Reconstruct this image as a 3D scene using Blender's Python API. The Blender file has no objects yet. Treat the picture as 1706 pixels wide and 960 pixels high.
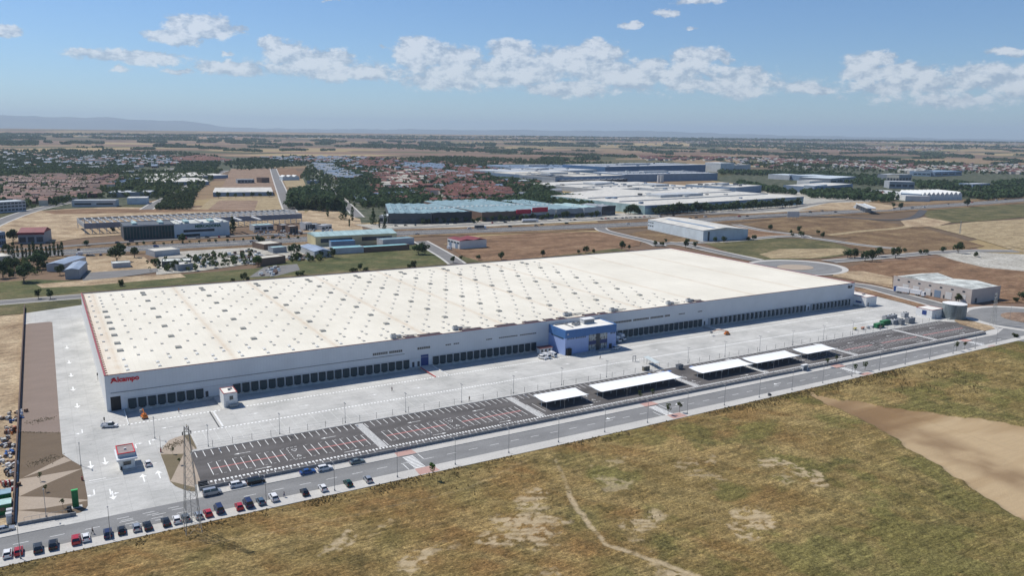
import bpy, math, random
import numpy as np
from mathutils import Vector, Matrix

# ------------------------------------------------------------------ camera
F_PX, YAW, PITCH, ROLL = 1330.36, math.radians(30.5521), math.radians(10.8648), math.radians(0.7932)
CAM = np.array([-13.7374, -300.7123, 97.2090])
IW, IH = 1706.0, 960.0
_f = np.array([math.sin(YAW)*math.cos(PITCH), math.cos(YAW)*math.cos(PITCH), -math.sin(PITCH)])
_r = np.array([math.cos(YAW), -math.sin(YAW), 0.0]); _u = np.cross(_r, _f)
_R = math.cos(ROLL)*_r + math.sin(ROLL)*_u
_U = -math.sin(ROLL)*_r + math.cos(ROLL)*_u
scene = bpy.context.scene
cam_d = bpy.data.cameras.new("camera"); cam = bpy.data.objects.new("camera", cam_d)
scene.collection.objects.link(cam); scene.camera = cam
cam_d.sensor_width = 36.0; cam_d.lens = 36.0*F_PX/IW; cam_d.clip_start = 1.0; cam_d.clip_end = 120000.0
m = Matrix(((_R[0], _U[0], -_f[0], CAM[0]), (_R[1], _U[1], -_f[1], CAM[1]), (_R[2], _U[2], -_f[2], CAM[2]), (0, 0, 0, 1)))
cam.matrix_world = m

# ------------------------------------------------------------------ sun, sky, exposure
SUNV = Vector((-0.38, 0.66, 1.0)).normalized()           # towards the sun: behind the warehouse, to the left
sun_d = bpy.data.lights.new("sun", 'SUN'); sun_d.energy = 4.9; sun_d.angle = math.radians(0.5); sun_d.color = (1.0, 0.955, 0.88)
sun = bpy.data.objects.new("sun", sun_d); scene.collection.objects.link(sun)
sun.rotation_euler = SUNV.to_track_quat('Z', 'Y').to_euler()
scene.view_settings.view_transform = 'Standard'; scene.view_settings.look = 'None'
scene.view_settings.gamma = 1.0; scene.view_settings.exposure = 0.0; scene.view_settings.use_curve_mapping = False
scene.render.engine = 'CYCLES'
scene.cycles.max_bounces = 5; scene.cycles.diffuse_bounces = 3; scene.cycles.glossy_bounces = 2
scene.cycles.transmission_bounces = 3; scene.cycles.volume_bounces = 0; scene.cycles.transparent_max_bounces = 6
scene.cycles.use_denoising = True
world = bpy.data.worlds.new("World"); scene.world = world; world.use_nodes = True

def px_dir(px, py):
    d = _f*F_PX + _R*(px-IW/2) + _U*(IH/2-py)
    return d/np.linalg.norm(d)
def azel(px, py):
    d = px_dir(px, py)
    return math.atan2(d[0], d[1]), math.asin(d[2])

def build_world():
    nt = world.node_tree; N = nt.nodes; L = nt.links; N.clear()
    out = N.new('ShaderNodeOutputWorld'); bg = N.new('ShaderNodeBackground'); L.new(bg.outputs[0], out.inputs[0])
    sky = N.new('ShaderNodeTexSky'); sky.sky_type = 'NISHITA'; sky.sun_disc = False
    sky.sun_elevation = math.asin(SUNV.z); sky.sun_rotation = math.atan2(SUNV.x, SUNV.y)
    sky.altitude = 600; sky.air_density = 1.0; sky.dust_density = 0.25; sky.ozone_density = 3.0
    geo = N.new('ShaderNodeNewGeometry')
    vm = N.new('ShaderNodeVectorMath'); vm.operation = 'SCALE'; vm.inputs['Scale'].default_value = -1.0
    L.new(geo.outputs['Incoming'], vm.inputs[0])
    sep = N.new('ShaderNodeSeparateXYZ'); L.new(vm.outputs[0], sep.inputs[0])
    def M(op, a, b=None, c=None, clamp=False):
        n = N.new('ShaderNodeMath'); n.operation = op; n.use_clamp = clamp
        for i, v in enumerate((a, b, c)):
            if v is None: continue
            if isinstance(v, (int, float)): n.inputs[i].default_value = v
            else: L.new(v, n.inputs[i])
        return n.outputs[0]
    az = M('ARCTAN2', sep.outputs[0], sep.outputs[1]); el = M('ARCSINE', sep.outputs[2])
    comb = N.new('ShaderNodeCombineXYZ'); L.new(az, comb.inputs[0]); L.new(el, comb.inputs[1])
    # domain warp so that the outlines billow
    def noise(scale, detail, rough, off=0.0, sc=(1, 1, 1), dy=0.0):
        mp = N.new('ShaderNodeMapping'); mp.inputs['Scale'].default_value = sc; mp.inputs['Location'].default_value = (off-dy*.6, off*0.7+dy, off*1.3)
        L.new(comb.outputs[0], mp.inputs[0])
        n = N.new('ShaderNodeTexNoise'); n.inputs['Scale'].default_value = scale; n.inputs['Detail'].default_value = detail; n.inputs['Roughness'].default_value = rough
        L.new(mp.outputs[0], n.inputs['Vector']); return n
    nw = noise(42.0, 6, 0.62, 3.1, (1, 1.5, 1))
    off = N.new('ShaderNodeVectorMath'); off.operation = 'SUBTRACT'; L.new(nw.outputs['Color'], off.inputs[0]); off.inputs[1].default_value = (0.5, 0.5, 0.5)
    ofs = N.new('ShaderNodeVectorMath'); ofs.operation = 'MULTIPLY'; L.new(off.outputs[0], ofs.inputs[0]); ofs.inputs[1].default_value = (0.030, 0.018, 0)
    wp = N.new('ShaderNodeVectorMath'); wp.operation = 'ADD'; L.new(comb.outputs[0], wp.inputs[0]); L.new(ofs.outputs[0], wp.inputs[1])
    blobs = CLOUDS
    acc = None; accb = None
    for (px, py, w, h, k) in blobs:
        a, e = azel(px, py)
        s = N.new('ShaderNodeVectorMath'); s.operation = 'SUBTRACT'; L.new(wp.outputs[0], s.inputs[0]); s.inputs[1].default_value = (a, e, 0)
        q = N.new('ShaderNodeVectorMath'); q.operation = 'MULTIPLY'; L.new(s.outputs[0], q.inputs[0]); q.inputs[1].default_value = (F_PX/w, F_PX/h, 0)
        ln = N.new('ShaderNodeVectorMath'); ln.operation = 'LENGTH'; L.new(q.outputs[0], ln.inputs[0])
        v = M('MULTIPLY', M('SUBTRACT', 1.0, ln.outputs['Value'], clamp=True), k)
        acc = v if acc is None else M('MAXIMUM', acc, v)
    n1 = noise(46.0, 10, 0.68, 7.7, (1, 1.6, 1)); n1b = noise(46.0, 5, 0.6, 7.7, (1, 1.6, 1), .012); n2 = noise(60.0, 7, 0.66, 1.7, (1, 1.9, 1))
    dens = M('ADD', M('MULTIPLY', acc, 1.55), M('MULTIPLY', M('SUBTRACT', n1.outputs[0], 0.5), 1.9))
    gate = M('MULTIPLY', acc, 9.0, clamp=True)
    mr = N.new('ShaderNodeMapRange'); mr.interpolation_type = 'SMOOTHSTEP'; L.new(dens, mr.inputs[0])
    mr.inputs[1].default_value = 0.24; mr.inputs[2].default_value = 0.72; mr.inputs[3].default_value = 0; mr.inputs[4].default_value = 1
    alpha = M('MULTIPLY', M('MULTIPLY', mr.outputs[0], gate), 0.70)
    # grey undersides / bright tops from the noise relief
    shade = N.new('ShaderNodeValToRGB'); L.new(M('ADD', M('ADD', M('MULTIPLY', n2.outputs[0], 0.45), M('MULTIPLY', M('SUBTRACT', n1.outputs[0], n1b.outputs[0]), 2.4)), M('MULTIPLY', dens, 0.42)), shade.inputs[0])
    shade.color_ramp.elements[0].position = 0.18; shade.color_ramp.elements[0].color = (4.0, 4.7, 5.7, 1)
    shade.color_ramp.elements[1].position = 0.80; shade.color_ramp.elements[1].color = (8.7, 8.8, 9.0, 1)
    tint = N.new('ShaderNodeMix'); tint.data_type = 'RGBA'; tint.blend_type = 'MULTIPLY'; tint.inputs[0].default_value = 1.0; L.new(sky.outputs[0], tint.inputs[6]); tint.inputs[7].default_value = (.73, .90, 1.10, 1)
    mix = N.new('ShaderNodeMix'); mix.data_type = 'RGBA'; L.new(alpha, mix.inputs[0]); L.new(tint.outputs[2], mix.inputs[6]); L.new(shade.outputs[0], mix.inputs[7])
    L.new(mix.outputs[2], bg.inputs[0]); bg.inputs[1].default_value = 0.098
CLOUDS = [(560, 118, 300, 22, .62), (800, 122, 260, 42, .70), (1050, 124, 260, 40, .68), (1220, 142, 160, 28, .62), (1560, 140, 260, 36, .62),  # (x, y, half width, half height, weight) in reference pixels, turned into directions of the sky
 (2,52,34,14,1.0),(215,94,110,16,1.0),(160,88,45,10,.9),(200,116,26,9,.8),(290,62,62,14,1.1),(330,44,62,26,1.15),(360,48,40,18,1),(300,36,34,15,1),
 (400,48,20,8,.8),(375,88,16,6,.7),(640,76,16,6,.7),(300,118,36,8,.85),(390,114,76,16,1.0),(480,90,58,26,1.1),(455,74,34,18,1),(540,100,72,24,1.1),(610,120,60,20,1),
 (700,90,64,34,1.15),(685,72,36,18,1),(760,100,60,34,1.1),(740,134,110,22,.95),(850,85,52,26,1.1),(840,76,24,14,1),(870,120,90,34,1.1),(940,100,70,34,1.1),(1000,88,58,24,1.1),(990,76,34,16,1),
 (1010,120,80,28,1),(940,148,110,18,.9),(1050,130,60,24,.95),(1090,112,44,20,1.05),(1155,96,46,24,1.15),(1180,92,40,16,1),(1140,138,60,14,.95),(1235,134,62,28,1.1),(1250,120,24,14,1),(1240,152,50,12,.9),
 (1340,144,34,14,.9),(1365,148,34,10,1),(1450,100,52,16,1.1),(1440,120,50,22,1.05),(1510,124,66,22,1.1),(1480,146,60,14,.95),(1560,140,60,26,.85),(1640,130,90,30,.8),(1700,135,60,40,.8),(1600,165,120,22,.6),
 (1050,41,22,9,.95),(1115,21,30,9,.95),(1160,2,50,8,1.0),(1680,86,42,9,.95),(555,0,26,5,.8),(1150,48,20,5,.5),(1210,100,20,8,.7)]
build_world()

# ------------------------------------------------------------------ ground points
def terr(x, y):
    r = math.hypot(x-CAM[0], y-CAM[1])
    t = min(1.0, max(0.0, (r-4300)/9500.0)); t = t*t*(3-2*t)
    return 86.0*t
def G(px, py, z=0.0):
    """where the line of sight through a reference pixel meets the ground"""
    d = px_dir(px, py)
    if d[2] < -1e-5:
        t = (z-CAM[2])/d[2]
        x, y = CAM[0]+t*d[0], CAM[1]+t*d[1]
        if math.hypot(x-CAM[0], y-CAM[1]) < 4300: return (x, y)
    h = math.hypot(d[0], d[1]); t = 4300.0/h
    while t*h < 16000:
        if CAM[2]+t*d[2] <= terr(CAM[0]+t*d[0], CAM[1]+t*d[1]): break
        t *= 1.004
    return (CAM[0]+t*d[0], CAM[1]+t*d[1])
def GP(pts): return [G(*p) for p in pts]

# ------------------------------------------------------------------ materials
MATS = {}
def hexc(s):
    s = s.lstrip('#'); c = [int(s[i:i+2], 16)/255 for i in (0, 2, 4)]
    return tuple(x/12.92 if x <= .04045 else ((x+.055)/1.055)**2.4 for x in c)
def mat(name, col, rough=0.7, var=0.12, scale=0.6, metal=0.0, col2=None, ribs=None, bump=0.0, rand=0.0, coords='Object', stretch=(1, 1, 1), spec=0.3, detail=5, emit=None, trans=0):
    """base colour broken up by noise; ribs=(axis, spacing, depth) gives profiled sheet; rand varies the colour per object"""
    if name in MATS: return MATS[name]
    mt = bpy.data.materials.new(name); mt.use_nodes = True; nt = mt.node_tree; N = nt.nodes; L = nt.links
    b = N['Principled BSDF']; b.inputs['Roughness'].default_value = rough; b.inputs['Metallic'].default_value = metal
    b.inputs['Specular IOR Level'].default_value = spec
    tc = N.new('ShaderNodeTexCoord'); geo = N.new('ShaderNodeNewGeometry')
    src = geo.outputs['Position'] if coords == 'World' else tc.outputs['Object']
    mp = N.new('ShaderNodeMapping'); mp.inputs['Scale'].default_value = stretch; L.new(src, mp.inputs[0])
    nz = N.new('ShaderNodeTexNoise'); nz.inputs['Scale'].default_value = scale; nz.inputs['Detail'].default_value = detail; nz.inputs['Roughness'].default_value = 0.62
    L.new(mp.outputs[0], nz.inputs['Vector'])
    c2 = col2 if col2 else tuple(max(0, x*(1-2.2*var)) for x in col)
    c1 = col if col2 else tuple(min(1, x*(1+1.2*var)) for x in col)
    cr = N.new('ShaderNodeValToRGB'); L.new(nz.outputs[0], cr.inputs[0])
    cr.color_ramp.elements[0].position = 0.32; cr.color_ramp.elements[1].position = 0.68
    cr.color_ramp.elements[0].color = (*c2, 1); cr.color_ramp.elements[1].color = (*c1, 1)
    o = cr.outputs[0]
    if trans:
        out = N['Material Output']; tr = N.new('ShaderNodeBsdfTranslucent'); L.new(o, tr.inputs[0]); ms = N.new('ShaderNodeMixShader'); ms.inputs[0].default_value = trans
        L.new(b.outputs[0], ms.inputs[1]); L.new(tr.outputs[0], ms.inputs[2]); L.new(ms.outputs[0], out.inputs['Surface'])
    if ribs:
        ax, sp, dk = ribs
        sp_ = N.new('ShaderNodeSeparateXYZ'); L.new(src, sp_.inputs[0])
        a = N.new('ShaderNodeMath'); a.operation = 'DIVIDE'; L.new(sp_.outputs[ax], a.inputs[0]); a.inputs[1].default_value = sp
        f = N.new('ShaderNodeMath'); f.operation = 'FRACT'; L.new(a.outputs[0], f.inputs[0])
        g = N.new('ShaderNodeMath'); g.operation = 'LESS_THAN'; L.new(f.outputs[0], g.inputs[0]); g.inputs[1].default_value = 0.12
        h = N.new('ShaderNodeMath'); h.operation = 'MULTIPLY'; L.new(g.outputs[0], h.inputs[0]); h.inputs[1].default_value = dk
        mx = N.new('ShaderNodeMix'); mx.data_type = 'RGBA'; mx.blend_type = 'MULTIPLY'; L.new(h.outputs[0], mx.inputs[0]); L.new(o, mx.inputs[6]); mx.inputs[7].default_value = (0, 0, 0, 1)
        o = mx.outputs[2]
    if rand:
        oi = N.new('ShaderNodeObjectInfo'); hs = N.new('ShaderNodeHueSaturation')
        r1 = N.new('ShaderNodeMapRange'); L.new(oi.outputs['Random'], r1.inputs[0]); r1.inputs[3].default_value = 1-rand; r1.inputs[4].default_value = 1+rand
        r2 = N.new('ShaderNodeMapRange'); L.new(oi.outputs['Random'], r2.inputs[0]); r2.inputs[3].default_value = 0.5-0.04*rand*3; r2.inputs[4].default_value = 0.5+0.03*rand*3
        L.new(r1.outputs[0], hs.inputs['Value']); L.new(r2.outputs[0], hs.inputs['Hue']); L.new(o, hs.inputs['Color']); o = hs.outputs[0]
    L.new(o, b.inputs['Base Color'])
    if bump:
        bp = N.new('ShaderNodeBump'); bp.inputs['Strength'].default_value = 1.0; bp.inputs['Distance'].default_value = bump
        L.new(nz.outputs[0], bp.inputs['Height']); L.new(bp.outputs[0], b.inputs['Normal'])
    if emit: b.inputs['Emission Color'].default_value = (*emit, 1); b.inputs['Emission Strength'].default_value = 1
    MATS[name] = mt; return mt

SHADED_WHITE_PANEL = mat('shaded_white_panel', (.62, .645, .665), .5, .03, .12, ribs=(0, 1.15, .05))  # white wall panel, the facade's bluish shade put into its base colour
WHITE_PAINT = mat('white_paint', (.74, .74, .72), .7, .10, 1.5)
ROADPAINT = mat('road_paint', (.84, .84, .81), .8, .08, 1.2, coords='World')
REDPAINT = mat('red_paint', (.50, .10, .10), .8, .2, 1.0, coords='World')
PINKPAINT = mat('pink_paint', (.62, .23, .21), .8, .15, 1.0, coords='World')
RED = mat('red_trim', (.33, .07, .07), .5, .05)
SIGNRED = mat('sign_red', (.60, .02, .03), .5, .02)
BLACK = mat('black_plastic', (.02, .02, .022), .5, .05)
DARKGREY = mat('dark_grey', (.07, .075, .08), .6, .1)
GREY = mat('mid_grey', (.25, .26, .27), .6, .1)
LIGHTGREY = mat('light_grey', (.52, .53, .53), .6, .06)
STEEL = mat('galvanised_steel', (.36, .37, .38), .45, .1, 2.0, metal=.5)
CONC = mat('concrete', (.50, .49, .46), .85, .10, .8)
DARKSHELTER = mat('dock_shelter', (.045, .055, .06), .7, .1)
DOORGREY = mat('dock_panel', (.05, .075, .085), .5, .1, ribs=(2, .5, .35))
BLUE_D = mat('blue_band', (.07, .17, .38), .45, .04, .3, ribs=(0, 1.0, .06))
BLUE_L = mat('pale_blue_panel', (.32, .41, .65), .45, .03, .3, ribs=(0, 1.0, .05))
BLUE_DOOR = mat('navy_door', (.03, .06, .20), .5, .05, ribs=(2, .6, .2))
def glass(name, col, rough=.08):
    m_ = mat(name, col, rough, .25, .25, spec=.8); return m_
GLASS = glass('window_glass', (.03, .04, .05)); GLASS_BLUE = glass('blue_glass', (.05, .09, .14)); GLASS_GREEN = glass('green_glass', (.02, .055, .055))
CURTAIN = mat('curtain_glass', (.30, .33, .33), .15, .5, .8, spec=.7)
RUBBER = mat('rubber', (.015, .015, .016), .8, .1); ALLOY = mat('alloy', (.4, .4, .42), .35, .05, metal=.7)
BROWN_TRIM = mat('brown_roof_trim', (.16, .06, .06), .6, .1)
EARTHWALL = mat('brown_wall', (.13, .085, .065), .8, .15, 1.0); GREYWALL = mat('grey_block_wall', (.24, .245, .25), .85, .14, 1.2)

# ------------------------------------------------------------------ mesh builder
class MB:
    def __init__(s): s.v = []; s.f = []; s.mi = []
    def quad(s, pts, m=0):
        n = len(s.v); s.v += [tuple(p) for p in pts]; s.f.append(tuple(range(n, n+len(pts)))); s.mi.append(m); return s
    def hexa(s, b, t, m=0):
        n = len(s.v); s.v += [tuple(p) for p in b]+[tuple(p) for p in t]; k = len(b)
        s.f.append(tuple(n+i for i in reversed(range(k)))); s.mi.append(m)
        s.f.append(tuple(n+k+i for i in range(k))); s.mi.append(m)
        for i in range(k):
            j = (i+1) % k; s.f.append((n+i, n+j, n+k+j, n+k+i)); s.mi.append(m)
        return s
    def box(s, x0, x1, y0, y1, z0, z1, m=0):
        return s.hexa([(x0, y0, z0), (x1, y0, z0), (x1, y1, z0), (x0, y1, z0)], [(x0, y0, z1), (x1, y0, z1), (x1, y1, z1), (x0, y1, z1)], m)
    def prism(s, poly, z0, z1, m=0):
        return s.hexa([(x, y, z0) for x, y in poly], [(x, y, z1) for x, y in poly], m)
    def bar(s, p, q, r=.05, n=6, m=0, r2=None):
        p = Vector(p); q = Vector(q); d = (q-p)
        if d.length < 1e-6: return s
        d.normalize(); a = d.orthogonal().normalized(); b = d.cross(a); r2 = r if r2 is None else r2
        c = [(math.cos(2*math.pi*i/n), math.sin(2*math.pi*i/n)) for i in range(n)]
        return s.hexa([p+(a*x+b*y)*r for x, y in c], [q+(a*x+b*y)*r2 for x, y in c], m)
    def cyl(s, x, y, z0, z1, r, n=24, m=0, r2=None):
        return s.bar((x, y, z0), (x, y, z1), r, n, m, r2)
    def gable(s, x0, x1, y0, y1, z0, zr, m=0, axis='x'):
        if axis == 'x':
            ym = (y0+y1)/2; P = [(x0, y0, z0), (x1, y0, z0), (x1, y1, z0), (x0, y1, z0), (x0, ym, zr), (x1, ym, zr)]
            F = [(0, 1, 5, 4), (2, 3, 4, 5), (1, 2, 5), (3, 0, 4), (3, 2, 1, 0)]
        else:
            xm = (x0+x1)/2; P = [(x0, y0, z0), (x1, y0, z0), (x1, y1, z0), (x0, y1, z0), (xm, y0, zr), (xm, y1, zr)]
            F = [(1, 2, 5, 4), (3, 0, 4, 5), (0, 1, 4), (2, 3, 5), (3, 2, 1, 0)]
        n = len(s.v); s.v += P
        for f in F: s.f.append(tuple(n+i for i in f)); s.mi.append(m)
        return s
    def mesh(s, name, mats):
        me = bpy.data.meshes.new(name); me.from_pydata(s.v, [], s.f)
        for mt in (mats if isinstance(mats, (list, tuple)) else [mats]): me.materials.append(mt)
        me.polygons.foreach_set('material_index', s.mi); me.update(); return me
    def build(s, name, mats, parent=None, loc=None, label=None):
        o = bpy.data.objects.new(name, s.mesh(name, mats)); scene.collection.objects.link(o)
        if parent: o.parent = parent
        if loc: o.location = loc
        if label: o['label'] = label
        return o
def tag(o, label=None, cat=None, group=None, kind=None):
    if label: o['label'] = label
    if cat: o['category'] = cat
    if group: o['group'] = group
    if kind: o['kind'] = kind
    return o
def thing(name, label, cat, loc=(0, 0, 0), rz=0.0, group=None):
    o = bpy.data.objects.new(name, None); scene.collection.objects.link(o); o.empty_display_size = .5
    o.location = loc if len(loc) == 3 else (loc[0], loc[1], 0); o.rotation_euler = (0, 0, rz)
    return tag(o, label, cat, group)
KIDS = {}
def kids(o):
    return list(o.children)
def copy_tree(o, loc, rz=0.0, label=None, group=None, scale=None, parent=None):
    c = o.copy(); scene.collection.objects.link(c)
    if parent is None:
        c.location = loc if len(loc) == 3 else (loc[0], loc[1], 0); c.rotation_euler = (0, 0, rz)
        if label: c['label'] = label
        if group: c['group'] = group
        if scale: c.scale = (scale, scale, scale) if isinstance(scale, (int, float)) else scale
    else: c.parent = parent
    for ch in o.children: copy_tree(ch, None, parent=c)
    return c
def remat(o, frm, to):
    for x in [o]+list(o.children_recursive):
        for sl in getattr(x, 'material_slots', []):
            if sl.material == frm: sl.link = 'OBJECT'; sl.material = to
def sheet(name, poly, z, mt, kind='structure', label=None):
    b = MB(); b.quad([(x, y, z) for x, y in poly]); o = b.build(name, mt)
    if kind: o['kind'] = kind
    return o
def strip_pts(pts, w):
    L_, R_ = [], []
    for i, (x, y) in enumerate(pts):
        x0, y0 = pts[max(0, i-1)]; x1, y1 = pts[min(len(pts)-1, i+1)]
        d = math.hypot(x1-x0, y1-y0) or 1; nx, ny = -(y1-y0)/d, (x1-x0)/d
        L_.append((x+nx*w/2, y+ny*w/2)); R_.append((x-nx*w/2, y-ny*w/2))
    return L_, R_
def smooth(pts, n=5):
    out = []
    for i in range(len(pts)-1):
        p0 = pts[max(0, i-1)]; p1 = pts[i]; p2 = pts[i+1]; p3 = pts[min(len(pts)-1, i+2)]
        for k in range(n):
            t = k/n
            out.append(tuple(0.5*((2*p1[j])+(-p0[j]+p2[j])*t+(2*p0[j]-5*p1[j]+4*p2[j]-p3[j])*t*t+(-p0[j]+3*p1[j]-3*p2[j]+p3[j])*t**3) for j in (0, 1)))
    out.append(tuple(pts[-1])); return out
ZC = [0]
def zc(z): ZC[0] += 1; return z+ZC[0]*.0013
def ribbon(name, pts, w, z, mt, sm=True):
    z = zc(z)
    if sm: pts = smooth(pts)
    L_, R_ = strip_pts(pts, w); b = MB()
    for i in range(len(pts)-1): b.quad([(*R_[i], z), (*R_[i+1], z), (*L_[i+1], z), (*L_[i], z)])
    o = b.build(name, mt); o['kind'] = 'structure'; return o
def inpoly(x, y, P):
    c = False; j = len(P)-1
    for i in range(len(P)):
        xi, yi = P[i]; xj, yj = P[j]
        if (yi > y) != (yj > y) and x < (xj-xi)*(y-yi)/(yj-yi)+xi: c = not c
        j = i
    return c
# value noise in numpy
def vnoise(x, y, seed=0):
    xi = np.floor(x).astype(np.int64); yi = np.floor(y).astype(np.int64); fx = x-xi; fy = y-yi
    fx = fx*fx*(3-2*fx); fy = fy*fy*(3-2*fy)
    def h(a, b):
        n = (a*374761393+b*668265263+seed*974634777) & 0x7fffffff
        n = (n ^ (n >> 13))*1274126177 & 0x7fffffff
        return ((n ^ (n >> 16)) & 0xffff)/65535.0
    return (h(xi, yi)*(1-fx)+h(xi+1, yi)*fx)*(1-fy)+(h(xi, yi+1)*(1-fx)+h(xi+1, yi+1)*fx)*fy
def fbm(x, y, oct=4, seed=0, gain=.5):
    s = 0; a = 1; t = 0
    for k in range(oct): s = s+a*vnoise(x*2**k, y*2**k, seed+k*17); t += a; a *= gain
    return s/t
def grid_mesh(name, X, Y, Z, mt, attr=None):
    ny, nx = X.shape; me = bpy.data.meshes.new(name)
    co = np.stack([X, Y, Z], -1).reshape(-1, 3).astype(np.float32)
    idx = np.arange(nx*ny).reshape(ny, nx)
    q = np.stack([idx[:-1, :-1], idx[:-1, 1:], idx[1:, 1:], idx[1:, :-1]], -1).reshape(-1, 4)
    me.vertices.add(len(co)); me.vertices.foreach_set('co', co.ravel())
    me.loops.add(q.size); me.loops.foreach_set('vertex_index', q.ravel().astype(np.int32))
    me.polygons.add(len(q)); me.polygons.foreach_set('loop_start', np.arange(0, q.size, 4, dtype=np.int32))
    me.update(calc_edges=True); me.validate()
    me.polygons.foreach_set('use_smooth', np.ones(len(me.polygons), dtype=bool))
    if attr is not None:
        for an, A in attr.items():
            at = me.attributes.new(an, 'FLOAT', 'POINT'); at.data.foreach_set('value', A.ravel().astype(np.float32))
    me.materials.append(mt); o = bpy.data.objects.new(name, me); scene.collection.objects.link(o); return o

# ================================================================== SETTING: terrain, fields, roads, yard
def nodes_ground(name, build):
    mt = bpy.data.materials.new(name); mt.use_nodes = True; nt = mt.node_tree; N = nt.nodes; L = nt.links; b = N['Principled BSDF']
    b.inputs['Roughness'].default_value = .95; b.inputs['Specular IOR Level'].default_value = .1
    geo = N.new('ShaderNodeNewGeometry')
    class H: pass
    h = H(); h.N = N; h.L = L; h.b = b; h.pos = geo.outputs['Position']
    def noise(scale, detail=5, rough=.6, stretch=(1, 1, 1), rot=0.0, out='Fac'):
        mp = N.new('ShaderNodeMapping'); mp.inputs['Scale'].default_value = stretch; mp.inputs['Rotation'].default_value = (0, 0, rot); L.new(h.pos, mp.inputs[0])
        n = N.new('ShaderNodeTexNoise'); n.inputs['Scale'].default_value = scale; n.inputs['Detail'].default_value = detail; n.inputs['Roughness'].default_value = rough
        L.new(mp.outputs[0], n.inputs['Vector']); return n.outputs[0] if out == 'Fac' else n.outputs[1]
    def ramp(v, stops):
        r = N.new('ShaderNodeValToRGB'); L.new(v, r.inputs[0]); e = r.color_ramp.elements
        while len(e) < len(stops): e.new(.5)
        for i, (p, c) in enumerate(stops): e[i].position = p; e[i].color = (*(c if isinstance(c, tuple) else (c, c, c)), 1)
        return r.outputs[0]
    def mix(f, a, c, mode='MIX'):
        n = N.new('ShaderNodeMix'); n.data_type = 'RGBA'; n.blend_type = mode
        for i, v in ((0, f), (6, a), (7, c)):
            if isinstance(v, tuple): n.inputs[i].default_value = (*v, 1)
            elif isinstance(v, (int, float)): n.inputs[i].default_value = v
            else: L.new(v, n.inputs[i])
        return n.outputs[2]
    def math_(op, a, c=None, clamp=False):
        n = N.new('ShaderNodeMath'); n.operation = op; n.use_clamp = clamp
        for i, v in ((0, a), (1, c)):
            if v is None: continue
            if isinstance(v, (int, float)): n.inputs[i].default_value = v
            else: L.new(v, n.inputs[i])
        return n.outputs[0]
    def attr(nm):
        a = N.new('ShaderNodeAttribute'); a.attribute_name = nm; return a.outputs['Fac']
    def bump(v, d):
        bp = N.new('ShaderNodeBump'); bp.inputs['Distance'].default_value = d; L.new(v, bp.inputs['Height']); L.new(bp.outputs[0], b.inputs['Normal'])
    h.noise, h.ramp, h.mix, h.math, h.attr, h.bump = noise, ramp, mix, math_, attr, bump
    c = build(h); L.new(c, b.inputs['Base Color']); MATS[name] = mt; return mt

def m_farm(h):
    mp = h.N.new('ShaderNodeMapping'); mp.inputs['Rotation'].default_value = (0, 0, .55); mp.inputs['Scale'].default_value = (1/520, 1/330, 0); 
    wn = h.noise(1/700, 3, .5, out='Color')
    ad = h.N.new('ShaderNodeVectorMath'); ad.operation = 'MULTIPLY_ADD'; h.L.new(wn, ad.inputs[0]); ad.inputs[1].default_value = (260, 260, 0); h.L.new(h.pos, ad.inputs[2])
    h.L.new(ad.outputs[0], mp.inputs[0])
    v = h.N.new('ShaderNodeTexVoronoi'); v.voronoi_dimensions = '2D'; v.distance = 'MANHATTAN'; v.inputs['Scale'].default_value = 1; h.L.new(mp.outputs[0], v.inputs['Vector'])
    sx = h.N.new('ShaderNodeSeparateXYZ'); h.L.new(v.outputs['Color'], sx.inputs[0])
    c = h.ramp(sx.outputs[0], [(0, (.085, .088, .045)), (.13, (.18, .125, .085)), (.30, (.25, .18, .11)), (.45, (.15, .11, .075)), (.58, (.32, .245, .13)), (.74, (.215, .145, .105)), (.88, (.36, .28, .155)), (.95, (.12, .11, .06))])
    for e in h.N:
        if e.type == 'VALTORGB': e.color_ramp.interpolation = 'CONSTANT'
    n = h.noise(1/60, 6, .65, (1, 2.2, 1), .55); c = h.mix(.55, c, h.ramp(n, [(.3, (.55, .55, .55)), (.7, (1.25, 1.2, 1.15))]), 'MULTIPLY')
    n2 = h.noise(1/7, 5, .7); return h.mix(.4, c, h.ramp(n2, [(.3, .6), (.7, 1.25)]), 'MULTIPLY')
FARM = nodes_ground('farmland', m_farm)
def field_mat(name, c1, c2, c3, s=1/25, stretch=(1, 1, 1), rot=0.0, fine=.9):
    def f(h):
        c = h.ramp(h.noise(s, 6, .62, stretch, rot), [(.33, c1), (.5, c2), (.66, c3)])
        c = h.mix(.8, c, h.ramp(h.noise(s*5, 6, .68, (1, 2, 1), .4), [(.34, .62), (.5, 1.0), (.66, 1.4)]), 'MULTIPLY')
        return h.mix(.7, c, h.ramp(h.noise(fine, 6, .75), [(.32, .4), (.68, 1.45)]), 'MULTIPLY')
    return nodes_ground(name, f)
DRYBROWN = field_mat('dry_brown_grass', (.115, .075, .045), (.18, .12, .068), (.25, .18, .10))
RUSTY = field_mat('rusty_dry_grass', (.13, .082, .05), (.205, .125, .075), (.27, .18, .11), 1/30, (1, 2, 1), .2)
OLIVE = field_mat('olive_grass', (.065, .068, .035), (.11, .105, .05), (.18, .15, .08))
GREENF = field_mat('green_grass', (.06, .075, .032), (.10, .105, .045), (.16, .14, .07))
SANDY = field_mat('sandy_soil', (.24, .17, .105), (.37, .28, .18), (.48, .38, .25), 1/22)
TANF = field_mat('tan_stubble', (.24, .18, .11), (.33, .26, .155), (.40, .32, .20), 1/30, (1, 4, 1), .35)
PALEG = field_mat('pale_hardcore', (.30, .28, .24), (.40, .38, .33), (.48, .46, .41), 1/18)
PINKISH = field_mat('pinkish_stubble', (.19, .13, .095), (.25, .175, .125), (.31, .225, .16), 1/35, (1, 3, 1), .3)
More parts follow.
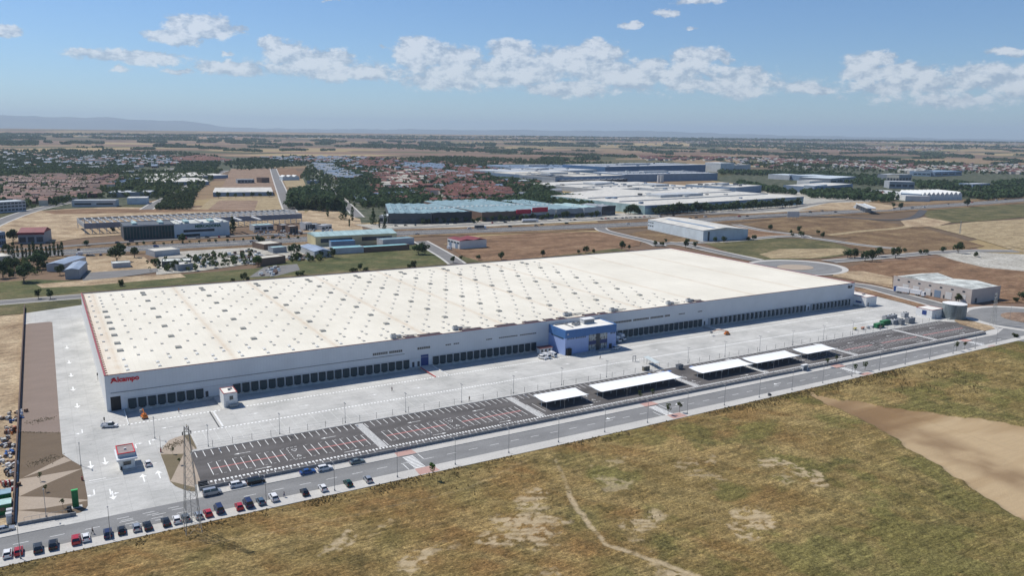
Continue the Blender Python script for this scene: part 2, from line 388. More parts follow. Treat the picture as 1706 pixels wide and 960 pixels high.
SUBURB = field_mat('garden_ground', (.035, .05, .03), (.07, .082, .05), (.17, .16, .12), 1/14)
def m_conc(h):
    c = h.ramp(h.noise(1/16, 6, .6), [(.32, (.40, .398, .375)), (.5, (.49, .483, .455)), (.68, (.56, .553, .52))])
    c = h.mix(.55, c, h.ramp(h.noise(1/5.5, 5, .65, (1, 3.2, 1)), [(.28, .72), (.52, 1.0), (.7, 1.04)]), 'MULTIPLY')
    br = h.N.new('ShaderNodeTexBrick'); br.offset = 0; br.inputs['Scale'].default_value = 1; br.inputs['Brick Width'].default_value = 5.4; br.inputs['Row Height'].default_value = 5.4; br.inputs['Mortar Size'].default_value = .05
    h.L.new(h.pos, br.inputs['Vector']); c = h.mix(h.math('MULTIPLY', br.outputs['Fac'], .28), c, (.22, .22, .21))
    bw = h.ramp(br.outputs['Color'], [(0, .94), (1, 1.03)]); c = h.mix(.8, c, bw, 'MULTIPLY')
    ty = h.noise(.35, 5, .7, (.06, 2.2, 1)); c = h.mix(.5, c, h.ramp(ty, [(.34, .62), (.43, 1.0)]), 'MULTIPLY')
    sp = h.noise(.5, 3, .5); c = h.mix(.5, c, h.ramp(sp, [(.27, .45), (.33, 1.0)]), 'MULTIPLY')
    return h.mix(.45, c, h.ramp(h.noise(1.3, 5, .7), [(.3, .80), (.7, 1.12)]), 'MULTIPLY')
YARD = nodes_ground('yard_concrete', m_conc)
def asph(name, c, s=.25, amt=.3):
    def f(h):
        a = h.ramp(h.noise(1/14, 6, .6, (1, 2.5, 1)), [(.3, tuple(x*(1-amt) for x in c)), (.7, tuple(x*(1+amt*.6) for x in c))])
        return h.mix(.5, a, h.ramp(h.noise(1.7, 5, .7), [(.3, .75), (.7, 1.2)]), 'MULTIPLY')
    return nodes_ground(name, f)
LOT = asph('dark_asphalt', (.122, .115, .112)); ROAD = asph('road_asphalt', (.225, .225, .222), amt=.18); OLDROAD = asph('old_asphalt', (.20, .195, .19), amt=.2)
NEWROAD = asph('new_asphalt', (.09, .09, .095)); PAVE = asph('pavement_tiles', (.50, .485, .45), amt=.1); TERRAZ = asph('red_tiles', (.47, .30, .26), amt=.12)
GRAV_P = asph('pinkish_gravel', (.235, .185, .155), amt=.08); GRAV_B = asph('brown_gravel', (.155, .118, .084), amt=.10); GRAV_L = asph('beige_gravel', (.38, .315, .25), amt=.08); GRAV_O = asph('olive_gravel', (.17, .14, .09), amt=.1)

# base ground sheet to the horizon, sunk under the yard
def axis_pts(neg, a, b, pos, near):
    s = set()
    v = a
    step = near
    while v > neg: s.add(round(v, 1)); v -= step; step *= 1.13
    v = b; step = near
    while v < pos: s.add(round(v, 1)); v += step; step *= 1.13
    v = a
    while v < b: s.add(round(v, 1)); v += near
    s.add(neg); s.add(pos); return sorted(s)
gx = np.array(axis_pts(-39000, -160, 520, 39000, 20)); gy = np.array(axis_pts(-2500, -240, 300, 39000, 20))
GX, GY = np.meshgrid(gx, gy)
rr = np.hypot(GX-CAM[0], GY-CAM[1]); tt = np.clip((rr-4300)/9500, 0, 1); tt = tt*tt*(3-2*tt)
GZ = 86*tt-.30 + np.where(rr > 5000, (fbm(GX/1400, GY/1400, 3, 5)-.5)*np.clip((rr-5000)/5000, 0, 1)*10, 0)
inside = (GX > -10) & (GX < 410) & (GY > -120) & (GY < 190); GZ = np.where(inside, -3.2, GZ)
inside2 = (GX > -300) & (GX < 600) & (GY > -330) & (GY < -105); GZ = np.where(inside2, -2.5, GZ)
terrain = grid_mesh('terrain', GX, GY, GZ, FARM); terrain['kind'] = 'structure'

# ---- foreground grass field
def to_px(X, Y, Z=0.0):
    dx, dy, dz = X-CAM[0], Y-CAM[1], Z-CAM[2]
    z = dx*_f[0]+dy*_f[1]+dz*_f[2]; z = np.where(z < 1, 1, z)
    return IW/2+F_PX*(dx*_R[0]+dy*_R[1]+dz*_R[2])/z, IH/2-F_PX*(dx*_U[0]+dy*_U[1]+dz*_U[2])/z
xs = np.concatenate([np.arange(-300, -60, 4.0), np.arange(-60, 250, .5), np.arange(250, 440, 1.0)])
def edge_y(X): return -101.2 + np.clip((X-150)/290, 0, 1)*5.2
ts = np.concatenate([np.arange(0, 128, .5), np.arange(128, 235, 4.0)])
FX, FT = np.meshgrid(xs, ts); FY = edge_y(FX)-FT
warp = (fbm(FX/9, FY/9, 3, 3)-.5)*26
P1, P2 = to_px(FX, FY)
P1w = P1+(fbm(FX/6, FY/6, 4, 11)-.5)*60; P2w = P2+(fbm(FX/6, FY/6, 4, 23)-.5)*32
def ell(cx, cy, a, b, rot=0.0, soft=.35):
    c, s = math.cos(rot), math.sin(rot); u = ((P1w-cx)*c+(P2w-cy)*s)/a; v = (-(P1w-cx)*s+(P2w-cy)*c)/b
    return np.clip((1-np.sqrt(u*u+v*v))/soft, 0, 1)
def pline(pts, w, X=None, Y=None):
    X = P1+(fbm(FX/7, FY/7, 3, 31)-.5)*9 if X is None else X; Y = P2 if Y is None else Y
    d = np.full(FX.shape, 1e9)
    for (x0, y0), (x1, y1) in zip(pts[:-1], pts[1:]):
        t = np.clip(((X-x0)*(x1-x0)+(Y-y0)*(y1-y0))/((x1-x0)**2+(y1-y0)**2), 0, 1)
        d = np.minimum(d, np.hypot(X-(x0+t*(x1-x0)), (Y-(y0+t*(y1-y0)))*1.5))
    return np.clip(1.4-d/w, 0, 1)
bare = np.zeros(FX.shape)
for a in [(866, 898, 80, 24, -.05), (885, 838, 40, 22, 0), (860, 862, 60, 16, -.2), (1075, 873, 42, 24, -.2), (1142, 776, 20, 8, .4), (1186, 768, 22, 20, -.7), (1180, 798, 30, 12, .3),
          (1300, 776, 45, 10, .2), (1340, 796, 40, 14, .4), (1256, 866, 50, 19, .1), (1222, 886, 46, 10, .6), (737, 908, 34, 14, -.3), (1018, 812, 36, 16, 0), (905, 958, 26, 10, 0), (560, 905, 40, 14, -.6), (690, 935, 50, 20, -.5), (1105, 955, 45, 14, .3), (1020, 775, 30, 10, 0), (905, 872, 60, 10, -.1), (1300, 800, 24, 9, .5), (1060, 905, 30, 9, .2), (640, 880, 26, 8, -.4)]:
    bare = np.maximum(bare, ell(*a)*(.55+.45*(a[2] > 38)))
speck = fbm(FX/1.6, FY/1.6, 3, 77); bare = bare*np.clip((speck-.34)*5, 0, 1)
streak = vnoise((FX*.5+FY*.86)*1.1, (FX*.86-FY*.5)*.12, 91); bare = bare*(.35+.65*np.clip((streak-.2)*3, 0, 1))
tr = [(925, 770), (955, 835), (985, 880), (1010, 908), (1060, 925), (1125, 948), (1170, 966)]
track = .95*pline(tr, 5)*(.35+.65*np.clip((fbm(FX/2, FY/2, 3, 15)-.3)*4, 0, 1)); 
track = np.maximum(track*np.clip((P2-760)/70, .4, 1), .22*pline([(300, 905), (405, 900), (520, 876), (640, 850), (780, 812), (880, 768)], 3.2))
track = np.maximum(track, .15*pline([(960, 800), (1000, 830), (1100, 870), (1220, 930), (1300, 960)], 3))
bare = np.maximum(bare, track)
wedge = np.array([inpoly(x, y, [(1340, 652), (1392, 664), (1480, 674), (1570, 688), (1706, 708), (1850, 722), (2100, 1200), (1780, 910), (1706, 866), (1630, 820), (1560, 773), (1500, 735), (1440, 700), (1395, 678)])
                  for x, y in zip((P1+(P1w-P1)*.35).ravel(), (P2+(P2w-P2)*.3).ravel())]).reshape(FX.shape).astype(float)
wsoft = wedge.copy()
for _k in range(7):
    wsoft[1:-1, 1:-1] = (wsoft[:-2, 1:-1]+wsoft[2:, 1:-1]+wsoft[1:-1, :-2]+wsoft[1:-1, 2:]+wsoft[1:-1, 1:-1])/5
wedge = wsoft
green = np.clip((fbm(FX/11, FY/11, 4, 41)-.52)*6, 0, 1)*np.clip((P1-700)/500, .35, 1)+ell(1020, 800, 60, 22)*.9+ell(1310, 770, 30, 14)*.8+np.clip((P1+1.3*P2-2350)/450, 0, .9)*fbm(FX/5, FY/5, 4, 8)*1.4
rust = np.clip((fbm(FX/16, FY/16, 4, 63)-.44)*4.5, 0, 1)*np.clip(1.25-(P1-700)/900, .2, 1)
yel = np.clip((fbm((FX*.8+FY*.6)/7, (FX*.6-FY*.8)/22, 4, 55)-.5)*6, 0, 1)
dark = np.clip((fbm(FX/1.9, FY/1.9, 4, 99)-.50)*7, 0, 1)*np.clip(fbm(FX/14, FY/14, 3, 12)*2-.5, .15, 1)
dark = np.maximum(dark, np.clip(1-np.abs(FT-3.2-warp*.12)/2.6, 0, 1)*.75*np.clip((fbm(FX/6, FY/6, 2, 7)-.3)*3, 0, 1))
FZ = -.02+np.clip(FT/3, 0, 1)*((fbm(FX/30, FY/30, 3, 2)-.5)*1.6+.05) + np.clip(FT/2, 0, 1)*(1-wedge*.9)*(1-bare*.6)*((fbm(FX/1.7, FY/1.7, 4, 9)-.4)*.85)
FZ += -np.clip(FT/6, 0, 1)*.5*(FX > 250) - wedge*.6
FZ -= track*.12
_wa, _wb = G(1420, 680), G(1690, 770); WANG = math.atan2(_wb[1]-_wa[1], _wb[0]-_wa[0])
band = pline([(1395, 682), (1470, 708), (1560, 738), (1640, 772), (1706, 800), (1800, 840)], 26)*np.clip((fbm(FX/8, FY/8, 3, 61)-.15)*2, .3, 1)
BANDA = band
def m_grass(h):
    base = h.ramp(h.noise(1/9, 7, .65), [(.3, (.13, .094, .036)), (.5, (.205, .148, .058)), (.7, (.285, .208, .092))])
    base = h.mix(h.math('MULTIPLY', h.attr('rust'), .7), base, (.21, .118, .045))
    base = h.mix(h.math('MULTIPLY', h.attr('yel'), .55), base, (.29, .22, .095))
    base = h.mix(h.math('MULTIPLY', h.attr('green'), .68, True), base, (.115, .115, .036))
    base = h.mix(h.math('MULTIPLY', h.attr('dark'), .5), base, (.048, .045, .02))
    f = h.noise(1.15, 9, .8, (1, 1.5, 1), .7); base = h.mix(.9, base, h.ramp(f, [(.34, .22), (.5, .95), (.66, 1.95)]), 'MULTIPLY')
    f2 = h.noise(3.0, 7, .8, (1, 1.5, 1), 1.2); base = h.mix(.7, base, h.ramp(f2, [(.36, .3), (.5, 1.0), (.64, 1.8)]), 'MULTIPLY')
    s1 = h.noise(.55, 5, .7, (.10, 1.6, 1), -.30); s2 = h.noise(.5, 5, .7, (.10, 1.5, 1), .95)
    base = h.mix(.55, base, h.ramp(s1, [(.38, .6), (.5, 1.0), (.62, 1.45)]), 'MULTIPLY'); base = h.mix(.4, base, h.ramp(s2, [(.38, .6), (.5, 1.0), (.62, 1.4)]), 'MULTIPLY')
    bc = h.ramp(h.noise(.8, 6, .7, (1, 3, 1), .9), [(.3, (.34, .26, .155)), (.7, (.58, .47, .31))])
    bm = h.math('ADD', h.attr('bare'), h.math('MULTIPLY', h.math('SUBTRACT', h.noise(1.3, 6, .75), .5), .9)); base = h.mix(h.math('MULTIPLY', h.ramp(bm, [(.12, 0.0), (.85, 1.0)]), .8), base, bc)
    wc = h.ramp(h.noise(1/30, 3, .5, (.22, 1.6, 1), -WANG), [(.38, (.235, .15, .078)), (.5, (.35, .245, .135)), (.6, (.45, .335, .20))])
    wc = h.mix(.35, wc, h.ramp(h.noise(.9, 6, .7, (.15, 2, 1), -WANG), [(.3, .78), (.7, 1.15)]), 'MULTIPLY')
    wc = h.mix(h.math('MULTIPLY', h.attr('band'), .7), wc, (.20, .128, .07)); wm = h.math('ADD', h.attr('wedge'), h.math('MULTIPLY', h.math('SUBTRACT', h.noise(.6, 7, .75), .5), .9)); base = h.mix(h.ramp(wm, [(.36, 0.0), (.62, 1.0)]), base, wc); h.bump(f, .25); return base
GRASSM = nodes_ground('wild_grass', m_grass)
field = grid_mesh('grass_field', FX[::-1], FY[::-1], FZ[::-1], GRASSM, dict(bare=bare[::-1], green=np.clip(green, 0, 1)[::-1], rust=rust[::-1], yel=yel[::-1], dark=dark[::-1], wedge=wedge[::-1], band=band[::-1]))
field['kind'] = 'structure'

# ---- yard slab, dock pit, ramps
def yard_piece(name, poly, z, mt=YARD): return sheet(name, poly, z, mt)
RB = GP([(1424, 485), (1460, 492), (1500, 501), (1540, 513), (1562, 519)])      # verge behind the right-hand yard

b = MB()
b.quad([(-26.3, -78, 0), (-16, -86.0, 0), (13.2, -86.0, 0), (17.6, -81.6, 0), (20, -50.4, 0), (5.2, -50.4, 0), (5.2, 205, 0), (-26.3, 205, 0)])
b.quad([(5.2, -50.4, 0), (430, -50.4, 0), (430, -16.2, 0), (5.2, -16.2, 0)])
b.quad([(5.2, -16.2, 0), (402, -16.2, 0), (402, 0.4, -1.1), (5.2, 0.4, -1.1)])
b.quad([(5.2, .4, -1.1), (5.2, -16.2, 0), (5.2, 0.4, 0)])
b.quad([(402, -16.2, 0), (430, -16.2, 0), RB[3]+(0,), RB[2]+(0,), RB[1]+(0,), RB[0]+(0,), (407, 205, 0), (402, 205, 0)])
b.quad([(402, -16.2, 0), (402, .4, 0), (402, .4, -1.1)])
b.build('yard', YARD)['kind'] = 'structure'

b = MB(); b.quad([(0, 0, .01), (402, 0, .01), (402, 200, .01), (0, 200, .01)]); b.build('rear_yard', YARD)['kind'] = 'structure'
for i, (x0, x1) in enumerate([(1.0, 5.2), (35.4, 41.9), (118.4, 123.9), (280.9, 283.6)]):
    MB().hexa([(x0, -16.6, -1.6), (x1, -16.6, -1.6), (x1, -.02, -1.6), (x0, -.02, -1.6)], [(x0, -16.6, .02), (x1, -16.6, .02), (x1, -.02, .02), (x0, -.02, .02)]).build('ramp', CONC)['kind'] = 'structure'
MB().box(118.2, 118.5, -17, -2, 0, .35).build('kerb', REDPAINT)['kind'] = 'structure'
MB().box(123.8, 124.1, -17, -2, 0, .35).build('kerb', WHITE_PAINT)['kind'] = 'structure'
MB().box(5.1, 5.35, -17.5, -.1, 0, .3).build('kerb', WHITE_PAINT)['kind'] = 'structure'
MB().box(30.9, 31.3, -34, -17, 0, .08).build('drain', DARKGREY)['kind'] = 'structure'
MB().box(32.0, 32.6, -34, -17, 0, .14).build('kerb', WHITE_PAINT)['kind'] = 'structure'

# car park, kerbs, avenue, pavements
sheet('car_park', [(19.6, -52.0), (404, -52.0), (412, -58), (412.5, -68), (409, -76), (396, -81.0), (17.0, -81.0)], .012, LOT)
MB().box(19.6, 408, -52.1, -50.4, 0, .14).build('kerb', CONC)['kind'] = 'structure'
gA = [(-300, -86.0), (460, -86.0)]
sheet('avenue', [(-420, -96.2), (-27, -96.2), (120, -96.2), (300, -95.4), (438, -92.5), (447, -86), (438, -77), (420, -83.0), (400, -84.6), (120, -85.9), (-420, -86.0)], .004, ROAD)
MB().prism([(17.2, -85.8), (120, -85.8), (402, -84.4), (414, -80.6), (420, -78.5), (414, -77.4), (398, -81.4), (17.2, -81.6)], 0, .13).build('pavement', PAVE)['kind'] = 'structure'
MB().prism([(-420, -85.9), (-15.5, -85.9), (-17.5, -82), (-27, -79.9), (-420, -79.9)], 0, .13).build('pavement', PAVE)['kind'] = 'structure'
MB().prism([(-420, -101.3), (150, -101.3), (440, -96.1), (441, -92.0), (300, -95.55), (120, -96.35), (-420, -96.35)], -.2, .12).build('pavement', PAVE)['kind'] = 'structure'
for x in (77, 174, 280, 376):
    sheet('tiled_crossing_pad', [(x-3.4, -85.7), (x+2.8, -85.7), (x+2.4, -82.2), (x-3.2, -82.2)], .138, TERRAZ)
    dy = max(0, (x-150)/290*5.2)
    sheet('tiled_crossing_pad', [(x-3.0, -100.9+dy), (x+3.6, -100.9+dy), (x+3.2, -96.5+dy*.15), (x-2.6, -96.5+dy*.15)], .128, TERRAZ)
# painted markings (each a set of strokes of one kind of paint)
PW = MB(); PR = MB(); PP = MB(); PF = MB()
def stroke(B, x0, x1, y0, y1, z=.022): B.quad([(x0, y0, z), (x1, y0, z), (x1, y1, z), (x0, y1, z)])
for (y, z) in ((-16.75, .014), (-34.9, .014)):
    x = 1.0 if y > -20 else 20.5
    while x < 402:
        if not (y > -20 and 34.5 < x < 42) : stroke(PW, x, x+.70, y-.42, y+.42, z)
        x += 1.22
x = 22.0
while x < 340:
    PF.quad([(x, -35.6, .014), (x+.13, -35.6, .014), (x+.13, -47.5, .014), (x, -47.5, .014)]); x += 3.55
x = 8.0
while x < 400:
    if not (116 < x < 124 or 34 < x < 42 or 180 < x < 216): stroke(PW, x, x+.10, -16.2, -10.5, -.34)
    x += 3.3
def ticks(x0, x1, y0, y1, pitch=2.36, z=.022, w=.18):
    x = x0
    while x <= x1+.1: stroke(PW, x-w/2, x+w/2, y0, y1, z); x += pitch
walks = [72.8, 131.7, 204.8, 244.4, 302.9, 363.7]
def clear(x): return all(abs(x-w) > 2.3 for w in walks)
x = 20.4
while x < 404:
    if clear(x) and not (203 < x < 222): stroke(PW, x-.09, x+.09, -57.0, -52.4)
    x += 2.36
mids = [(22.4, 44.2), (51.0, 70.2), (77.0, 98.7), (104.6, 128.4), (134.6, 154.4), (162.6, 201.6), (214, 241.4), (247, 270.5), (277.5, 300), (305.6, 326.0), (333, 361), (366.5, 401)]
for a, c in mids:
    if not (130 < a < 272): ticks(a, c, -72.3, -63.0)
    elif a < 136: ticks(a-1.2, a+2.2, -72.3, -63.0)
    for yy in (-67.8, -67.35):
        if 130 < a < 300: continue
        stroke(PP, a, c, yy-.11, yy+.11, .026)
    if a > 130 and a < 272: continue
    for q in np.arange(a+.3, c, 2.36):
        if (int(q*3) % 3) != 1:
            stroke(PW, q+.2, q+1.0, -62.85, -62.95, .0225); stroke(PW, q+.2, q+1.0, -72.35, -72.45, .0225)
x = 18.4
while x < 404:
    if clear(x) or True: stroke(PW, x, x+.62, -77.25, -76.15, .0235)
    x += 1.12
x = 19.5
while x < 398:
    if clear(x): stroke(PW, x-.08, x+.08, -80.6, -77.4)
    x += 2.36
for w in walks:
    y = -53.0
    while y > -76: stroke(PW, w-1.45, w+1.35, y-.42, y, .024); y -= .86
    stroke(PW, w+1.75, w+1.95, -75.5, -70.5, .022); stroke(PW, w+1.75, w+1.95, -57.5, -53.5, .022)
def tri(B, x, y, s, up=1, z=.024):
    for k in range(3):
        a = [(x-s, y-s*up), (x+s, y-s*up), (x, y+s*up)]; p, q = a[k], a[(k+1) % 3]
        d = math.hypot(q[0]-p[0], q[1]-p[1]); nx, ny = -(q[1]-p[1])/d*.16, (q[0]-p[0])/d*.16
        B.quad([(p[0], p[1], z), (q[0], q[1], z), (q[0]+nx, q[1]+ny, z), (p[0]+nx, p[1]+ny, z)])
for x in (47.6, 101.6, 158.4, 208.5, 274.0, 329.6):
    tri(PW, x, -65.3, .8, -1); tri(PW, x, -69.9, .8, 1)
    for yy in (-62.6, -72.6):
        for q in (-1.8, -.6, .6): stroke(PW, x+q, x+q+.8, yy-.09, yy+.09, .024)
    for q in np.arange(-72, -63, 1.6): stroke(PW, x-1.95, x-1.8, q, q+.9, .024)
def arrow(x, y, ang, L=4.2, w=.24, head=1.5, hw=.75, z=.016, B=None, turn=0):
    B = B or PW; c, s = math.cos(ang), math.sin(ang)
    T = lambda u, v: (x+u*c-v*s, y+u*s+v*c, z)
    if turn == 0:
        B.quad([T(-L/2, -w/2), T(L/2-head, -w/2), T(L/2-head, w/2), T(-L/2, w/2)]); B.quad([T(L/2-head, -hw), T(L/2, 0), T(L/2-head, hw)])
    else:
        t = turn
        B.quad([T(-L/2, -w/2), T(L/4, -w/2), T(L/4, w/2), T(-L/2, w/2)]); B.quad([T(L/4, -w/2), T(L/4+w, -w/2*t), T(L/4+w, 1.0*t), T(L/4, 1.0*t)][::(1 if t > 0 else -1)])
        B.quad([T(L/4-.6, 1.0*t), T(L/4+.8, 1.0*t), T(L/4+.1, 2.1*t)][::(-1 if t > 0 else 1)])
for y in (102, 75, 54, 34, 12): arrow(-9.3 if y > 30 else -8.8, y, -math.pi/2, L=5.5, w=.4, head=2.2, hw=1.1)
for (px, py, a, t) in [(151, 775, -90, 0), (175, 769, -90, 0), (239, 797, 90, 0), (265, 791, 90, 0), (137, 720, -90, -1), (226, 743, 90, -1), (249, 737, 90, -1), (157, 822, -90, -1), (184, 821, -90, 1), (188, 826, -90, 0)]:
    q = G(px, py); arrow(q[0], q[1], math.radians(a), L=6.0 if t == 0 else 4.8, turn=t, w=.36, head=2.2, hw=1.0)
for x in (16, 44, 62, 88, 106, 150, 176, 226, 262, 300, 345, 372):
    arrow(x, -26.0, math.pi if x < 20 else 0, L=3.8, hw=.5, w=.22)
for x in (33, 60, 90, 115, 150, 190, 230, 290, 320, 350, 386):
    arrow(x, -60.0, math.pi, L=5.0, hw=.45, w=.2, z=.024); arrow(x+3, -74.4, 0, L=5.0, hw=.45, w=.2, z=.024)
stroke(PW, -8.8, -4.6, -60.2, -59.9, .014); stroke(PW, 3.2, 9.3, -55.6, -55.3, .014); stroke(PW, -14.5, -1.2, -61.6, -61.45, .014)
# avenue markings
x = -300
while x < 430:
    if not (8 < x < 26): stroke(PW, x, x+3.2, -90.95, -90.8, .012)
    x += 7.6
for k, y in enumerate((-88.6, -90.0, -92.6, -94.1)):
    for xx in (-4, 2, 8): stroke(PW, xx+k*.8, xx+k*.8+2.8, y-.07, y+.07, .013)
for x in (76.4, 173, 279.2, 375):
    y = -86.6
    while y > -95.9: stroke(PW, x-1.7, x+1.7, y-.5, y, .013); y -= .98
    stroke(PW, x-3.6, x-3.4, -95.9, -91.2, .013); stroke(PW, x+3.4, x+3.6, -90.6, -86.2, .013)
for x in (152, 184, 236): arrow(x, -89.0, math.pi, z=.012)
PF.build('faint_road_paint', mat('worn_paint', (.62, .62, .59), .8, .12, 1.2, coords='World'))['kind'] = 'structure'; PW.build('white_road_paint', ROADPAINT)['kind'] = 'structure'; PP.build('pink_road_paint', PINKPAINT)['kind'] = 'structure'
bl = MB()
for (x, y) in [(199, -54.6), (206, -54.6), (209, -54.9), (222, -54.6)]: stroke(bl, x-.9, x+.9, y-.8, y+.8, .023)
bl.build('blue_road_paint', mat('blue_paint', (.05, .14, .40), .8, .1))['kind'] = 'structure'

# gravel beds
sheet('gravel_bed', [(-26.3, 160), (-24.5, 161.5), (-15.5, 161.5), (-14.1, 160)]+GP([(97.4, 680), (101.6, 732), (104, 757)])+GP([(102, 756), (32, 756)])[1:]+[(-26.3, 60)], .03, GRAV_P)
sheet('gravel_bed', GP([(33, 721), (101, 721), (101.6, 732), (104, 757), (118.8, 767.5), (135.4, 777), (141, 803), (145.8, 830), (146.2, 843), (142, 850), (134.4, 854.5), (120, 858), (28, 877)]), .034, GRAV_B)
for P_ in ([(107, 762), (119, 768), (36.5, 797.5)], [(32, 799), (69, 793.5), (134, 782), (137.5, 781.5), (124, 787), (88.5, 802), (32, 828)], [(31, 828), (75, 829), (146, 833.5), (146, 835), (75, 847.5), (31, 851)], [(31, 851.5), (88, 855.5), (122, 857), (120, 858.5), (28, 877)]):
    sheet('gravel_strip', GP(P_), .04, GRAV_L)
K = lambda pts: GP([(250+a/4.8, 700+c/4.8) for a, c in pts])
sheet('gravel_bed', K([(85, 278), (95, 240), (112, 208), (150, 165), (200, 143), (265, 125), (320, 115), (350, 175), (375, 230), (318, 262), (345, 330), (372, 400), (410, 512), (360, 520), (360, 575), (315, 572), (270, 560), (230, 545), (200, 530), (160, 495), (125, 380)]), .03, GRAV_L)
sheet('gravel_strip', K([(85, 278), (270, 272), (165, 490), (125, 380)]), .036, GRAV_O)
sheet('gravel_strip', K([(160, 492), (358, 542), (360, 575), (315, 572), (270, 560), (200, 530)]), .036, GRAV_O)
sheet('gravel_strip', K([(265, 125), (320, 115), (375, 230), (365, 235)]), .036, GRAV_O)
for P_ in ([(45, 704), (60, 698), (88, 693), (87, 700), (62, 706), (50, 708)], [(48, 766), (60, 759), (92, 758), (96, 764), (60, 776), (50, 777)]):
    pass
# ---- ground beyond the compound
Z = .01
def F(name, px, z, mt): return sheet(name, GP(px), zc(z), mt)
sheet('building_plot', [(-160, -79.5), (-27, -79.5), (-27.0, 188), (-160, 188)], .0, SANDY)
sheet('verge', [(-200, 219), (-200, 190), (-27, 189), (3, 200), (60, 206), (416, 206), (416, 219)], .01, OLIVE)
ribbon('rear_road', [(-400, 226), (0, 226), (300, 226), (424, 226)], 9.5, .03, OLDROAD, False)
ribbon('rear_pavement', [(-400, 232.4), (420, 232.4)], 2.0, .05, PAVE, False); ribbon('rear_pavement', [(-400, 219.6), (412, 219.6)], 2.0, .05, PAVE, False)
sheet('verge', [(-400, 234), (420, 234), (420, 262), (-400, 300)], .012, OLIVE)
F('grass_field', [(0, 497), (0, 470), (60, 466), (190, 470), (330, 455), (430, 447), (480, 434), (560, 416), (690, 408), (740, 415), (757, 430), (756, 436), (130, 488)], .02, GREENF)
F('dirt_strip', [(60, 474), (200, 462), (300, 456), (310, 462), (150, 476), (70, 480)], .03, SANDY)
F('dirt_yard', [(124, 430), (180, 424), (240, 428), (262, 448), (150, 455), (134, 452)], .03, SANDY)
F('old_road', [(136, 455), (262, 447), (264, 453), (200, 462), (138, 468)], .04, OLDROAD)
F('works_yard', [(260, 458), (262, 430), (300, 408), (520, 398), (560, 412), (470, 432), (330, 452)], .025, PALEG)
F('asphalt_yard', [(415, 462), (440, 445), (495, 440), (500, 450), (460, 460)], .04, OLDROAD)
F('dry_field', [(757, 418), (800, 394), (891, 388), (980, 386), (1008, 387), (1068, 402), (1066, 409), (950, 424), (844, 434), (798, 435), (775, 428)], .02, RUSTY)
F('dry_field', [(1040, 391), (1078, 384), (1165, 402), (1135, 405), (1092, 403)], .02, DRYBROWN)
F('dry_field', [(1222, 398), (1205, 385), (1225, 376), (1332, 391), (1300, 396)], .02, RUSTY)
F('dry_field', [(1235, 374), (1300, 364), (1420, 362), (1500, 374), (1540, 378), (1500, 400), (1400, 396), (1340, 390)], .02, DRYBROWN)
F('grass_field', [(1172, 405), (1270, 396), (1340, 398), (1388, 404), (1436, 420), (1380, 430), (1270, 435), (1245, 432)], .022, OLIVE)
F('dirt_patch', [(1265, 424), (1300, 415), (1400, 414), (1425, 420), (1360, 430), (1285, 431)], .03, TANF)
F('dry_field', [(1400, 405), (1440, 388), (1540, 380), (1640, 410), (1600, 418), (1480, 424), (1440, 420)], .02, DRYBROWN)
F('dry_field', [(1389, 452), (1440, 438), (1570, 428), (1706, 436), (1860, 450), (1860, 560), (1706, 505), (1660, 505), (1560, 462), (1487, 460), (1480, 480)], .02, RUSTY)
F('sandy_verge', [(1387, 460), (1392, 452), (1440, 452), (1487, 462), (1487, 480)], .03, SANDY)
F('hardcore_plot', [(1560, 424), (1620, 420), (1706, 424), (1780, 440), (1706, 452), (1640, 446), (1590, 434)], .035, PALEG)
F('stubble_field', [(1550, 378), (1620, 370), (1706, 365), (1800, 370), (1800, 425), (1706, 415), (1640, 402), (1590, 388)], .02, TANF)
F('grass_field', [(1535, 352), (1600, 345), (1706, 340), (1800, 340), (1800, 366), (1706, 362), (1640, 368), (1570, 372), (1545, 362)], .022, OLIVE)
F('building_plot', [(-60, 420), (0, 376), (60, 352), (150, 345), (380, 346), (508, 350), (508, 370), (140, 396), (85, 404), (40, 400)], .02, SANDY)
F('dirt_strip', [(70, 352), (130, 348), (300, 348), (480, 352), (300, 353), (90, 357)], .035, RUSTY)
F('dry_field', [(330, 350), (350, 332), (380, 325), (462, 325), (478, 353)], .022, TANF); F('dry_field', [(347, 349), (365, 334), (430, 334), (424, 352)], .03, PINKISH)
F('dry_field', [(360, 322), (372, 308), (385, 281), (452, 281), (462, 318)], .022, PINKISH)
F('dry_field', [(470, 300), (460, 281), (492, 281), (505, 296)], .022, RUSTY); F('dry_field', [(478, 312), (472, 300), (505, 298), (510, 311)], .022, TANF)
F('works_yard', [(505, 360), (520, 345), (560, 352), (600, 365), (605, 384), (505, 388)], .02, SANDY)
F('works_yard', [(590, 374), (700, 372), (1010, 356), (1100, 352), (1100, 362), (860, 375), (640, 386)], .03, PALEG)
F('works_yard', [(900, 330), (1340, 300), (1480, 330), (1340, 358), (1010, 352)], .015, PALEG)
F('garden_ground', [(-40, 260), (-40, 300), (0, 352), (190, 345), (330, 320), (372, 285), (460, 278), (520, 276), (600, 262), (400, 262), (200, 250), (60, 258)], .012, SUBURB)
F('garden_ground', [(470, 352), (500, 300), (520, 268), (780, 262), (860, 284), (940, 330), (900, 352), (600, 372), (560, 350)], .012, SUBURB)
F('garden_ground', [(1180, 300), (1250, 285), (1400, 272), (1706, 282), (1900, 300), (1900, 330), (1706, 328), (1500, 336), (1350, 320)], .012, SUBURB)
